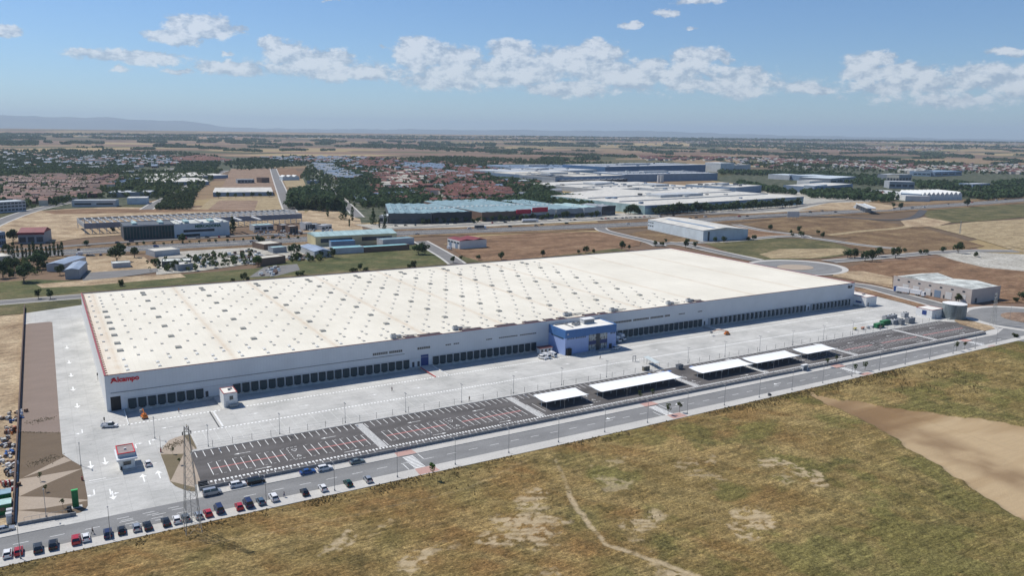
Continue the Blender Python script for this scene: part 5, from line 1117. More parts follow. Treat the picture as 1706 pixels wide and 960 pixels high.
q = G(1284, 658.5); t = thing('rubble_heap', 'dark heap of rubble on the verge pavement of the avenue', 'heap', (*q, .12)); b = MB()
for k in range(9): s_ = rnd.uniform(.3, .7); a0, b0 = rnd.uniform(-1.6, 1.6), rnd.uniform(-.6, .6); b.cyl(a0, b0, 0, s_*1.2, s_, 6, r2=s_*.3)
b.build('rubble', DARKGREY, t)
for (xx, n, l) in [(113.5, 7, 'dark purple bicycle rack by the car park wall in the left half'), (317, 9, 'dark bicycle rack by the wall near the right-hand crossings')]:
    t = thing('bicycle_rack', l, 'bicycle rack', (xx, -79.8, .02)); MB().box(0, n*.9, .0, .12, 0, .12).build('base_rail', BLACK, t)
    for k in range(n): MB().bar((k*.9+.3, 0, 0), (k*.9+.3, .2, 1.1), .05).bar((k*.9+.3, .2, 1.1), (k*.9+.3, 1.0, 1.1), .05).bar((k*.9+.3, 1.0, 1.1), (k*.9+.3, 1.1, 0), .05).build('hoop', BLACK, t)

# building site left of the wall
hut = [('long green-sided site hut with blue-grey roof at the left picture edge', 8, 842, 9, 3.2, 3.0, 0), ('low site hut with pale turquoise roof below the blue-grey one', 8, 858, 8, 3.4, 2.7, 1)]
for (l, px, py, w, d, h, m_) in hut:
    q = G(px, py); t = thing('site_hut', l, 'site hut', (q[0]-w+1.5, q[1], 0)); MB().box(0, w, 0, d, 0, h).build('wall', TOTG, t); MB().box(-.15, w+.15, -.15, d+.15, h+.002, h+.16).build('roof', mat('hut_roof_%d' % m_, [(.22, .34, .40), (.38, .55, .50)][m_], .5, .1), t)
    for k in range(3): MB().box(1+k*2.3, 2+k*2.3, -.06, -.003, 1, 2).build('window', GLASS, t)
for (px, py, h, l) in [(16, 872, 2.6, 'white upright cubicle at the site corner by the avenue'), (17, 864, 2.4, 'white upright cubicle behind the corner one')]:
    q = G(px, py); t = thing('portable_toilet', l, 'toilet cubicle', (*q, 0)); MB().box(-.6, .6, -.6, .6, 0, h).build('cubicle', WHITE_PAINT, t); MB().box(-.4, .4, -.64, -.602, .1, 2.0).build('door', LIGHTGREY, t); MB().box(-.66, .66, -.66, .66, h+.002, h+.15).build('roof', LIGHTGREY, t)
heaps = [(28, 690, .9, 'white', 'bluish white heap of bagged material topmost beside the brown wall'), (26, 700, 1.0, 'blue', 'blue tarpaulin heap against the brown wall'), (15, 716, .9, 'dark', 'dark scrap heap left of the brown wall'), (24, 722, 1.5, 'orange', 'rusty orange heap against the brown wall'), (10, 733, .9, 'green', 'greenish timber stack on the sandy site'), (14, 746, 1.2, 'dark', 'long dark stack of formwork on the site'),
         (20, 757, 1.0, 'blue', 'blue drum cluster among white blocks on the site'), (11, 763, .7, 'white', 'white block stack in rows on the site'), (22, 777, .9, 'white', 'pale pallet stack under the white blocks'), (15, 788, 1.1, 'dark', 'black covered stack near the middle of the site'), (22, 793, .9, 'silver', 'silvery pallet stack beside the black covered one'), (14, 808, 1.4, 'red', 'maroon scrap heap of the site'), (12, 817, .8, 'red', 'red and white pipe stack above the site huts'), (6, 700, .8, 'grey', 'grey rubble at the left picture edge'), (4, 745, .8, 'navy', 'navy material stack at the left picture edge'), (4, 770, .7, 'white', 'white bag heap at the left picture edge')]
for (px, py, s_, c, l) in heaps:
    q = G(px, py); t = thing('material_heap', l, 'heap', (*q, 0), rnd.uniform(0, 3), 'material heaps on the building site'); b = MB()
    for k in range(14):
        a0, b0, w0 = rnd.gauss(0, 1.1), rnd.gauss(0, .9), rnd.uniform(.25, .8); z0 = 0; b.box(a0, a0+w0*1.8, b0, b0+w0, z0, z0+rnd.uniform(.3, 1.2)*s_, k % 3)
    b.build('heap', [CARC[c], CONC, mat('scrap_brown', (.20, .13, .09), .9, .2)], t)

# ================================================================== BUILDINGS BEHIND THE WAREHOUSE
sheet('subgrade', [(-26, -101), (140, -101), (430, -95.9), (430, -50), (-26, -50)], -.03, CONC)
def M3(name, c, var=.06, rough=.6, ribs=None, **k): return mat(name, c, rough, var, .12, ribs=ribs, **k)
BM = dict(white=M3('far_white', (.62, .62, .60)), cream=M3('far_cream', (.58, .54, .45)), roofwhite=M3('far_roof_white', (.60, .575, .51), .12), grey=M3('far_grey', (.30, .32, .34)), lgrey=M3('far_light_grey', (.45, .47, .48)), dgrey=M3('far_dark_grey', (.08, .09, .10)),
          blue=M3('far_blue', (.07, .16, .30)), bluegrey=M3('far_blue_grey', (.20, .27, .36)), lblue=M3('far_light_blue', (.54, .60, .63)), darktile=M3('dark_tile', (.13, .065, .052), .2), teal=M3('blue_sheet_roof', (.21, .315, .345), .16, ribs=(0, 6, .25)), tealgreen=M3('pale_teal_roof', (.36, .50, .50), .12, ribs=(0, 6, .2)), tile=M3('clay_tile', (.22, .095, .07), .2), tiled=M3('maroon_tile', (.20, .035, .04), .1), brick=M3('brick', (.25, .12, .08), .12), brown=M3('far_brown', (.17, .11, .08)),
          black=M3('far_black', (.03, .033, .04)), redp=M3('red_fascia', (.45, .02, .05)), green=M3('glass_green_far', (.02, .06, .06), .2, .15), pink=M3('beige_panel', (.52, .46, .41), .04), turq=M3('turquoise_sheet', (.25, .48, .50), .1), bright=M3('bright_blue_sheet', (.06, .26, .48), .1), metal=M3('metal_roof', (.56, .58, .54), .25, .8, ribs=(0, 4, .2)), yellow=M3('pale_yellow_wall', (.55, .48, .28), .05), zinc=M3('zinc_roof', (.27, .33, .42), .1, .5, ribs=(0, 3, .15)), glassw=M3('far_glass', (.05, .07, .09), .3, .2))
def shed(p1, p2, depth, h, wall, roof, label, name='warehouse_shed', cat='building', kind='flat', rise=1.5, wins=None, doors=0, winmat='glassw', bays=1, side_off=0.0, group=None, w=None):
    a = G(*p1); b_ = G(*p2); L_ = math.dist(a, b_) if w is None else w; ang = math.atan2(b_[1]-a[1], b_[0]-a[0])
    t = thing(name, label, cat, (a[0], a[1], terr(*a)), ang+side_off, group)
    MB().box(0, L_, 0, depth, -.5, h).build('wall', BM[wall], t)
    e = .25
    if kind == 'flat':
        MB().box(.35, L_-.35, .35, depth-.35, h+.002, h+.12).build('roof', BM[roof], t)
        b = MB(); b.box(-.05, L_+.05, -.05, .3, h+.002, h+.5); b.box(-.05, L_+.05, depth-.3, depth+.05, h+.002, h+.5); b.box(-.05, .3, .301, depth-.301, h+.002, h+.5); b.box(L_-.3, L_+.05, .301, depth-.301, h+.002, h+.5); b.build('parapet', BM[wall], t)
    elif kind == 'gable':
        for k in range(bays): MB().gable(L_*k/bays-.2*(k == 0), L_*(k+1)/bays, -.3, depth+.3, h+.003, h+rise, axis='y').build('roof', BM[roof], t)
    elif kind == 'ridge':
        for k in range(bays): MB().gable(-.3, L_+.3, depth*k/bays, depth*(k+1)/bays, h+.003, h+rise, axis='x').build('roof', BM[roof], t)
    if wins:
        for (z0, z1, n) in wins:
            for k in range(n):
                MB().box(L_*(k+.12)/n, L_*(k+.88)/n, -.12, -.004, z0, z1).build('window', BM[winmat], t)
    for k in range(doors): MB().box(L_*(k+.3)/doors, L_*(k+.7)/doors, -.1, -.006, 0, min(4.2, h*.6)).build('door', BM['bluegrey'], t)
    return t, L_
# beige industrial building at the right, with rooflights
def beige():
    a = G(1487, 481); b_ = G(1617, 506); L_ = math.dist(a, b_); ang = math.atan2(b_[1]-a[1], b_[0]-a[0]); h = 8.2
    t = thing('industrial_building', 'long beige industrial building with white sheet roof near the right edge', 'building', (a[0], a[1], 0), ang); dp = 30
    MB().box(0, L_, 0, dp, -.5, h).build('wall', BM['pink'], t)
    for k, (x0, x1, z) in enumerate([(.4, L_*.42, h+.9), (L_*.44, L_-.4, h+.2)]):
        MB().gable(x0, x1, .4, dp-.4, h+.003, z+1.2, axis='y').build('roof', BM['metal'], t)
    b = MB(); b.box(-.05, L_+.05, -.06, .3, h+.002, h+.55); b.box(L_-.3, L_+.05, .301, dp, h+.002, h+.55); b.build('parapet', BM['pink'], t)
    for k in range(7): MB().box(3+k*L_/7.2, 4.6+k*L_/7.2, -.1, -.004, 6.1, 7.0).build('window', BM['glassw'], t)
    for k, c in [(1, 'white'), (2, 'white'), (3.1, 'white'), (4, 'bluegrey'), (5, 'white'), (6.2, 'white')]: MB().box(k*L_/7.2-.2, k*L_/7.2+4, -.12, -.004, 0, 4.4).build('door', BM[c], t)
    for k in range(6): MB().box(2+k*L_/6.4, 3+k*L_/6.4, -.1, -.004, .1, 2.2).build('side_door', BM['dgrey'], t)
    MB().box(L_+.004, L_+.1, 4, 6, 0, 3).build('side_door', BM['dgrey'], t)
beige()
def tiltedshed():
    a = G(1079, 381.5); c_ = G(1171, 402); d_ = G(1222, 395.5); ang = math.atan2(c_[1]-a[1], c_[0]-a[0]); L_ = math.dist(a, c_); dp = math.dist(c_, d_); h = 10.2
    t = thing('industrial_building', 'pale blue-white ridge-roofed shed behind the far corner of the warehouse', 'building', (a[0], a[1], 0), ang)
    MB().box(0, L_, 0, dp, -.5, h).build('wall', BM['lblue'], t); MB().gable(-.3, L_+.3, -.3, dp+.3, h+.003, h+2.4, axis='x').build('roof', BM['roofwhite'], t)
    b = MB(); b.hexa([(L_*.12, dp*.27, h+1.35), (L_*.95, dp*.27, h+1.35), (L_*.95, dp*.34, h+1.7), (L_*.12, dp*.34, h+1.7)], [(L_*.12, dp*.27, h+1.5), (L_*.95, dp*.27, h+1.5), (L_*.95, dp*.34, h+1.85), (L_*.12, dp*.34, h+1.85)]); b.build('rooflight', BM['bluegrey'], t)
    for k in range(3):
        for z in (3.5, 7.0): MB().box(.004 if False else 1+k*4, 3.4+k*4, -.1, -.004, z, z+1.2).build('window', BM['glassw'], t)
    MB().box(L_+.004, L_+.1, dp*.1, dp*.14, 0, 9).build('pipe', BM['dgrey'], t)
tiltedshed()
def redroof():
    t, L_ = shed((745.6, 410), (765.6, 415.2), 27, 7.0, 'white', 'tiled', 'small white building with crimson roofs at the street corner behind the warehouse', kind='ridge', rise=1.3, bays=2, wins=[(4.2, 5.6, 4)], doors=2)
redroof()
# yellow hall with turquoise lean-tos
shed((526, 411), (661, 404), 30, 8.5, 'yellow', 'tealgreen', 'big pale yellow hall with whitish ridge roof by the highway', kind='ridge', rise=2.6, wins=[(3, 6.5, 2)])
shed((556, 424), (606, 421), 12, 4.5, 'lgrey', 'turq', 'low turquoise-roofed lean-to in front of the yellow hall'); shed((606, 421), (682, 416), 10, 4.0, 'brown', 'turq', 'long low brown-walled shed with pale turquoise roof right of the lean-to')
shed((552, 414), (592, 412), 8, 5.5, 'bluegrey', 'bright', 'bright blue canopy roof between the yellow hall and the lean-tos'); shed((638, 410), (690, 406), 12, 5, 'lgrey', 'teal', 'flat blue-grey shed at the right end of the yellow hall')
t, L_ = shed((524, 430), (552, 428), 36, 5.0, 'lgrey', 'zinc', 'grey shed with steel blue pitched roof left of the yellow hall', kind='gable', rise=1.6)
shed((440, 417), (470, 414), 20, 4.5, 'brown', 'cream', 'sand-roofed brick shed in the scrap yards'); shed((455, 422), (478, 420), 10, 4, 'grey', 'tealgreen', 'pale green roofed shed beside the sand-roofed brick shed')
shed((436, 443), (476, 438), 12, 5, 'brown', 'cream', 'brown block shed with cream roof nearest the warehouse roof edge'); shed((270, 446), (318, 444), 14, 4, 'dgrey', 'metal', 'dark shed under trees with light roof left of the scrap yards')
shed((296, 452), (322, 449), 12, 4, 'grey', 'roofwhite', 'small barrel-white roofed shed beside the green yard'); shed((258, 428), (300, 424), 18, 4, 'lgrey', 'cream', 'low cream shed group beside the highway in the left middle')
t, L_ = shed((109, 465), (133, 464), 34, 6.0, 'grey', 'zinc', 'blue-grey metal roofed shed left of the sandy yard', kind='gable', rise=1.0); shed((78, 452), (108, 452), 34, 5.0, 'lgrey', 'zinc', 'L-shaped blue-grey roofed shed wing behind the cypress hedge', kind='gable', rise=1.0)
shed((0, 440), (20, 438), 20, 5, 'cream', 'cream', 'cream low house among trees at the left picture edge'); shed((188, 447), (218, 445), 10, 3, 'lgrey', 'metal', 'small flat grey canteen under the big tree of the sandy yard')
shed((0, 412), (11, 411), 30, 12, 'bluegrey', 'lgrey', 'blue-grey glazed block cut by the left picture edge', wins=[(2, 5, 3), (7, 10, 3)])
t, L_ = shed((31, 406), (74, 405), 26, 9, 'grey', 'tiled', 'grey showroom with a maroon hipped roof on the left side of the highway', kind='ridge', rise=3.5, wins=[(1, 5.5, 3)])
MB().box(-.6, L_+.6, -.8, -.005, 7.6, 9.4).build('fascia', BM['tiled'], t)
# supermarket
t, L_ = shed((207, 400), (291, 396), 34, 12.5, 'dgrey', 'dgrey', 'dark green glass front half of the supermarket with pale rim roof', name='supermarket', wins=[(.8, 11.2, 16)], winmat='green')
MB().box(-.8, L_+.8, -.8, -.005, 12.0, 13.2).build('roof_rim', BM['lgrey'], t)
for k in range(4): MB().box(8+k*22, 12+k*22, 6, 24, 12.7, 14.2).build('roof_light', BM['tealgreen'], t)
t, L_ = shed((291, 396), (383, 391), 36, 12, 'lblue', 'metal', 'pale blue half of the supermarket with green lettering over the entrance', name='supermarket')
MB().box(8, L_*.72, -.25, -.006, 4.4, 6.6).build('window', BM['black'], t); MB().box(2, L_*.45, -.2, -.007, .3, 2.6).build('window', BM['black'], t)
text_obj('lettering', 'MERCADONA', 3.7, mat('sign_green', (.01, .12, .07), .5, .03), (L_*.37, -.35, 8.3), FR, t, .1, .12)
for k in range(5): MB().box(6+k*18, 8+k*18, .2, 30, 12.52, 13.6).build('roof_light', BM['white'], t)
# open steel frame
def steel_frame():
    a = G(142, 390); b_ = G(503, 371.5); L_ = math.dist(a, b_); ang = math.atan2(b_[1]-a[1], b_[0]-a[0]); dp = 55; h = 10.0
    t = thing('steel_frame', 'very long unfinished hall, a grey open portal frame on sandy ground', 'building frame', (a[0], a[1], 0), ang)
    n = 34
    for k in range(n+1):
        x = L_*k/n; b = MB(); b.box(x-.3, x+.3, 0, .6, 0, h); b.box(x-.3, x+.3, dp-.6, dp, 0, h); b.box(x-.45, x+.45, .601, dp-.601, h-1.4, h); b.build('portal', BM['lgrey'], t)
    MB().box(0, L_, -.4, -.01, h-5.2, h+.1).build('eaves_beam', mat('frame_cladding', (.21, .22, .26), .6, .06), t); MB().box(0, L_, dp+.01, dp+.4, h-2.2, h).build('eaves_beam', BM['grey'], t); MB().box(-.4, -.01, 0, dp, h-4.5, h).build('end_beam', BM['grey'], t)
    for yy in (18, 36): MB().box(0, L_, yy, yy+.6, h+.004, h+.5).build('purlin', BM['lgrey'], t)
steel_frame()
# works yard small buildings
for (a, b_, d, h, w, r, l) in [((424, 385), (456, 383), 14, 5, 'lgrey', 'tealgreen', 'flat grey-green roofed office beside the tall fir'), ((470, 386), (482, 385), 10, 6, 'brown', 'lgrey', 'brown concrete shell house in the works yard'), ((483, 390), (497, 389), 10, 7, 'brown', 'pink', 'second brown unfinished house in the works yard'), ((509, 384), (520, 383), 10, 7, 'white', 'pink', 'white unfinished villa at the end of the works yard'),
                                 ((521, 383), (535, 382), 12, 5, 'dgrey', 'grey', 'dark grey roofed house beside the white villa'), ((536, 384), (553, 382), 10, 4.5, 'white', 'lgrey', 'low white house with garden left of the white lane')]:
    shed(a, b_, d, h, w, r, l, name='house', cat='house', wins=[(1, h-1.5, 3)])
# town edge on the left
shed((-6, 355), (44, 351.5), 22, 12, 'lgrey', 'lblue', 'white stepped apartment block with long balconies at the left picture edge', name='apartment_block', wins=[(1.5, 3.6, 8), (5.5, 7.5, 8), (9.2, 11, 8)])
shed((120, 345), (193, 344.5), 18, 8, 'lgrey', 'lgrey', 'long low white office with dark ribbon windows on the town edge', wins=[(2.8, 4.8, 2)], winmat='black')
shed((212, 340.5), (246, 340), 26, 8, 'lblue', 'roofwhite', 'plain white box hall left of the dark orchard'); shed((181, 329), (251, 328.5), 40, 7, 'grey', 'lgrey', 'wide grey roofed depot behind the white box hall'); shed((150, 325), (166, 323), 26, 6, 'lgrey', 'roofwhite', 'small white canopy on the avenue of the old town edge')
shed((198, 291), (238, 290), 20, 7, 'lgrey', 'roofwhite', 'distant white school hall beyond the terraces', wins=[(2, 4, 3)]); shed((150, 275), (184, 273), 26, 12, 'pink', 'brick', 'distant pink apartment block above the tree belt')
# pale rows of small industrial units
def unit_rows(p1, p2, d, h, n, lab):
    a = G(*p1); b_ = G(*p2); L_ = math.dist(a, b_); ang = math.atan2(b_[1]-a[1], b_[0]-a[0]); t = thing('unit_row', lab, 'building', (a[0], a[1], 0), ang)
    for k in range(n): MB().box(0, L_, k*d/n, (k+.86)*d/n, -.5, h).build('wall', BM['bluegrey'], t); MB().hexa([(0, k*d/n, h+.003), (L_, k*d/n, h+.003), (L_, (k+.86)*d/n, h+.003), (0, (k+.86)*d/n, h+.003)], [(0, k*d/n+.3, h+.5), (L_, k*d/n+.3, h+.5), (L_, (k+.86)*d/n-.3, h+1.8), (0, (k+.86)*d/n-.3, h+1.8)]).build('roof', BM['roofwhite'], t)
unit_rows((355, 327.5), (455, 326.5), 90, 6, 3, 'long rows of pale industrial units in the middle of the dry plots'); unit_rows((246, 309.5), (348, 308), 110, 6, 3, 'pale rows of industrial units left of the straight grey street'); unit_rows((255, 302), (380, 296.5), 120, 6, 2, 'farther pale industrial rows beside the tree belt')
shed((396, 305.5), (424, 305), 16, 7, 'grey', 'lblue', 'bluish grey workshop on the brown plot', wins=[(1, 5, 5)]); shed((436, 304.5), (449, 304), 18, 9, 'brown', 'brown', 'brown box-like house beside the right street of the plots')
shed((471, 300.5), (499, 300), 24, 7, 'lblue', 'white', 'white sawtooth hall right of the brown plots', kind='gable', bays=3, rise=3); shed((511, 306), (533, 306), 26, 6, 'grey', 'grey', 'grey flat hall among trees by the slanting lane'); shed((516, 322.5), (546, 322), 40, 6, 'cream', 'roofwhite', 'white low villa complex with terraces beside the slanting lane', kind='gable', bays=3, rise=1.2)
shed((560, 322), (590, 320), 24, 5, 'lgrey', 'lgrey', 'pale greenhouse-like hall right of the slanting lane'); shed((571, 314), (610, 312), 20, 5, 'cream', 'roofwhite', 'cream long sports hall behind the slanting lane')
# blue-roofed retail park
def bluehall(p1, p2, d, h, n, wall, lab, roof='teal'):
    a = G(*p1); b_ = G(*p2); L_ = math.dist(a, b_); ang = math.atan2(b_[1]-a[1], b_[0]-a[0]); t = thing('retail_hall', lab, 'building', (a[0], a[1], 0), ang)
    MB().box(0, L_, 0, d, -.5, h).build('wall', BM[wall], t)
    for k in range(n): MB().gable(L_*k/n+.1, L_*(k+1)/n-.1, .3, d-.3, h+.003, h+1.0, axis='y').build('roof', BM[roof], t)
    MB().box(L_*.04, L_*.96, -.15, -.005, 1, h*.45).build('window', BM['glassw'], t); MB().box(-.1, L_+.1, -.3, -.16, h*.78, h+.5).build('fascia', BM[wall], t)
    for k in range(n*2):
        b = MB(); x = L_*(k+.5)/(n*2); b.box(x, x+1.2, d*.4, d*.42+3, h+.3, h+1.5); b.build('roof_light', BM['white'], t)
    return t, L_
bluehall((648, 373), (720, 372.5), 125, 11, 4, 'dgrey', 'leftmost blue-roofed retail hall with dark front beside the highway'); bluehall((722, 372.5), (786, 370), 110, 11.5, 4, 'black', 'blue-roofed retail hall with black front second from the left')
t, L_ = bluehall((803, 369), (868, 366), 165, 10, 4, 'brown', 'wide blue-roofed hall behind the tanker with brown front'); t, L_ = bluehall((869, 366), (925, 363), 165, 10, 4, 'lgrey', 'blue-roofed hall with crimson sign boxes on its front')
MB().box(-8, L_*.25, -1.5, -.31, 7, 12).build('sign_box', BM['redp'], t); MB().box(L_*.3, L_*.75, -1.5, -.31, 8, 13.5).build('sign_box', BM['redp'], t)
bluehall((927, 363), (972, 361), 140, 10, 3, 'grey', 'blue-roofed hall with grey pillared front left of the showroom'); bluehall((973, 361.5), (1002, 359.5), 60, 11, 2, 'lgrey', 'pale glazed showroom at the right end of the retail park', 'tealgreen'); bluehall((1004, 359), (1025, 357.5), 40, 11, 1, 'black', 'black cube showroom closing the retail park', 'grey')
shed((632, 372), (646, 372.5), 26, 8, 'white', 'lblue', 'white annex with square window left of the blue-roofed halls', wins=[(2, 6, 2)])
# factory complex
def mega(p1, p2, d, h, wall, roof, lab, front='bluegrey', vents=0):
    a = G(*p1); b_ = G(*p2); L_ = math.dist(a, b_); ang = math.atan2(b_[1]-a[1], b_[0]-a[0]); t = thing('factory_hall', lab, 'building', (a[0], a[1], 0), ang)
    MB().box(0, L_, 0, d, -.5, h).build('wall', BM[wall], t); MB().box(.4, L_-.4, .4, d-.4, h+.003, h+.3).build('roof', BM[roof], t); MB().box(0, L_, -.3, -.005, h-3.2, h+.4).build('fascia', BM[front], t)
    rq = random.Random(int(L_*7)); 
    if L_ > 80 and d > 50:
        for k in range(9):
            x_, y_ = rq.uniform(.04, .9)*L_, rq.uniform(.08, .85)*d; MB().box(x_, x_+rq.uniform(3, 9), y_, y_+rq.uniform(3, 8), h+.31, h+rq.uniform(1.6, 3.2)).build('roof_unit', BM[rq.choice(['grey', 'lgrey', 'bluegrey', 'dgrey'])], t)
        for k in range(2):
            y_ = d*(.3+.33*k); MB().box(L_*.03, L_*.97, y_, y_+1.2, h+.31, h+1.5).build('roof_upstand', BM['lgrey'], t)
        MB().box(L_*.35, L_*.62, d*.45, d*.6, h+.31, h+4).build('raised_bay', BM['lgrey'], t)
    for k in range(vents): MB().cyl(L_*(k+.5)/vents, d*.2, h+.31, h+2.2, 2.0, 10).build('roof_vent', BM['lgrey'], t)
    return t, L_
mega((1074, 357.5), (1338, 340), 190, 11, 'tealgreen', 'roofwhite', 'cream-roofed factory with green front and purple eaves beyond the highway', 'bluegrey', 0)
mega((1003, 344), (1084, 356), 30, 10, 'cream', 'roofwhite', 'cream gable side wing of the big factory')
mega((935, 333), (1005, 338), 160, 10, 'lgrey', 'roofwhite', 'grey-walled flat hall with white roof left of the big factory', 'lgrey', 0); mega((1140, 328), (1222, 324), 240, 9, 'lgrey', 'roofwhite', 'white-roofed factory hall behind the green-fronted factory', 'lgrey', 8)
mega((1226, 325), (1268, 321), 100, 13, 'bluegrey', 'roofwhite', 'blue-grey cube hall in the factory complex', 'bluegrey'); mega((1010, 324), (1130, 317), 200, 8, 'lgrey', 'roofwhite', 'pale flat production hall in the middle of the factory complex', 'lgrey', 9)
mega((865, 303.5), (925, 308), 60, 15, 'lgrey', 'roofwhite', 'tall pale logistics hall left of the dark fronted hall', 'lgrey'); mega((925, 308), (1040, 304), 220, 15, 'bluegrey', 'cream', 'tan-roofed logistics hall with grey front', 'bluegrey', 0)
t, L_ = mega((935, 308.5), (1045, 305.5), 18, 9, 'black', 'grey', 'low black-fronted annex with vents before the logistics hall', 'black', 11)
mega((1040, 303), (1195, 300), 120, 16, 'bluegrey', 'lgrey', 'long purple-grey logistics hall with roof vents', 'bluegrey', 16); mega((1008, 291), (1175, 286), 160, 20, 'blue', 'lgrey', 'tall dark blue logistics hall behind the grey one', 'blue')
mega((783, 291), (860, 296), 300, 12, 'lblue', 'lgrey', 'pale blue hall at the left end of the logistics park', 'lblue'); mega((861, 288), (985, 287), 200, 13, 'bluegrey', 'bluegrey', 'slate blue hall with vents behind the tan-roofed one', 'blue', 12)
mega((1174, 285.5), (1200, 287), 60, 26, 'white', 'white', 'bright white tall plant building on the horizon side of the factories', 'white'); mega((1200, 286), (1250, 284), 80, 18, 'lgrey', 'cream', 'grey lower wing beside the bright white plant building', 'lgrey')
t = thing('silo', 'pair of tall white silos before the purple-grey logistics hall', 'silo', (*G(1100, 303.5), 0)); MB().cyl(-4.5, 0, 0, 15, 3.6, 16).build('tank', BM['white'], t); MB().cyl(4.5, 0, 0, 15, 3.6, 16).build('tank', BM['white'], t); MB().box(-8, 8, -2, 2, 0, .5).build('footing', BM['lgrey'], t)
t = thing('silo', 'low steel blue tank beside the tall pale logistics hall', 'silo', (*G(873, 308), 0)); MB().cyl(0, 0, 0, 9, 11, 24).build('tank', BM['bluegrey'], t); MB().cyl(0, 0, 9.003, 10.5, 11, 24, r2=2).build('roof', BM['lgrey'], t)
t = thing('chimney', 'thin dark chimney mast near the white plant building', 'chimney', (*G(1247, 284), 0)); MB().bar((0, 0, 0), (0, 0, 38), 1.4, 10, r2=.9).build('stack', BM['dgrey'], t); MB().bar((0, 0, 38.01), (0, 0, 39.5), 1.3, 10).build('cap', BM['white'], t)
for (a, b_, d, h, w, r, l) in [((1315, 300), (1341, 299), 60, 11, 'lgrey', 'lblue', 'small white-edged hall right of the hedged field'), ((1348, 302), (1388, 301), 60, 12, 'bluegrey', 'lblue', 'blue-grey hall with pale roof edge between two white ones'), ((1383, 307), (1425, 303), 70, 12, 'grey', 'lblue', 'grey hall with pale blue roof edge in the right town'),
                                 ((1338, 321), (1356, 322), 70, 13, 'lblue', 'white', 'pale blue gabled hall end beside the red-edged hall'), ((1356, 322), (1420, 316), 60, 11, 'bluegrey', 'roofwhite', 'hall with a red edge strip and dark wall behind trees'), ((1348, 312), (1372, 311), 30, 12, 'white', 'roofwhite', 'bright white cube hall above the red-edged one'),
                                 ((1477, 304), (1497, 305), 40, 18, 'cream', 'cream', 'tall cream cube building in the right middle distance'), ((1497, 305), (1518, 303.5), 50, 18, 'grey', 'lgrey', 'grey flank of the tall cream cube building'), ((1481, 314), (1523, 315), 40, 14, 'grey', 'lgrey', 'flat grey shed in front of the cream cube'),
                                 ((1500, 332.5), (1534, 334), 60, 10, 'bluegrey', 'lblue', 'blue walled shed left of the sawtooth factory'), ((1521, 293), (1550, 294), 80, 12, 'lblue', 'white', 'distant pale hall in the right background'), ((1557, 294), (1602, 292), 70, 12, 'bluegrey', 'bluegrey', 'distant slate blue hall in the right background'), ((1599, 313), (1620, 315), 30, 10, 'bluegrey', 'lgrey', 'low purple-grey office left part in the right trees'), ((1620, 316), (1649, 315), 30, 11, 'bluegrey', 'lgrey', 'low purple-grey office right part in the right trees')]:
    shed(a, b_, d, h, w, r, l, wins=[(h*.3, h*.6, 4)])
for k in range(5):
    shed((1440+k*14, 324+k*2.2), (1452+k*14, 326+k*2.2), 40, 8, 'white', 'white', ['first', 'second', 'third', 'fourth', 'fifth'][k]+' white bay from the left of the low white factory row', kind='flat')
for k in range(9):
    a = (1536+k*7.4, 334-k*.15); shed(a, (a[0]+7, a[1]), 60, 9, 'lblue', 'white', ['first', 'second', 'third', 'fourth', 'fifth', 'sixth', 'seventh', 'eighth', 'ninth'][k]+' sawtooth roof bay from the left of the sawtooth factory', kind='gable', rise=4.5, name='sawtooth_bay', group='sawtooth bays of the white factory')
shed((1456, 328), (1470, 329), 14, 7, 'brick', 'tile', 'orange-roofed house among dark trees by the motorway bridge', name='house', cat='house', kind='gable', rise=3)
# bridge and billboard
def bridge():
    a = G(1434, 349); b_ = G(1470, 352); L_ = 70; ang = math.atan2(b_[1]-a[1], b_[0]-a[0])-.9
    t = thing('road_bridge', 'concrete road bridge crossing the highway at the right', 'bridge', (a[0], a[1], 0), ang)
    MB().box(-10, L_, -5, 5, 6.5, 7.6).build('deck', BM['lgrey'], t); MB().box(-10, L_, -5.3, -5.01, 7.0, 8.7).build('barrier', BM['white'], t); MB().box(-10, L_, 5.01, 5.3, 7.0, 8.7).build('barrier', BM['white'], t)
    for x in (0, 16, 32, 48): MB().box(x, x+1.2, -4, 4, 0, 6.498).build('pier', BM['grey'], t)
    MB().hexa([(-34, -5, 0), (-9, -5, 0), (-9, 5, 0), (-34, 5, 0)], [(-14, -4, 6.4), (-10.1, -4, 6.4), (-10.1, 4, 6.4), (-14, 4, 6.4)]).build('abutment', BM['grey'], t)
bridge()
q = G(1321, 366); t = thing('billboard', 'big blank white billboard standing by the highway', 'billboard', (*q, 0), -.35); MB().box(-8, 8, 0, .4, 3, 10).build('panel', BM['white'], t)
for x in (-5, 0, 5): MB().bar((x, .5, 0), (x, .5, 9), .2).build('post', GREY, t)

# traffic
frnd = random.Random(9)
tv = [((800, 382), 'lorry'), ((782, 381.5), 'white'), ((695, 391), 'silver'), ((893, 377), 'dark'), ((850, 378.5), 'black'), ((903, 375), 'black'), ((944, 373), 'green'), ((1046, 374), 'white'), ((1245, 361), 'dark'), ((1232, 361.5), 'red'), ((1350, 354), 'black'), ((1370, 352), 'grey'), ((1392, 354), 'dark'), ((1175, 362), 'white'), ((1160, 363), 'dark'), ((1150, 365), 'black'), ((1540, 346), 'white'), ((1580, 341), 'silver'), ((1620, 338), 'red'), ((1660, 334), 'white'), ((1675, 333), 'navy'), ((420, 404), 'silver'), ((260, 412), 'blue'), ((1490, 348), 'black'), ((1520, 347), 'grey')]
hd = math.atan2(HW[6][1]-HW[5][1], HW[6][0]-HW[5][0]); where = ['left of the yellow hall', 'behind the crimson-roofed building', 'before the retail park', 'past the pale blue-white shed', 'near the billboard', 'far right beyond the bridge']
cnt = {}
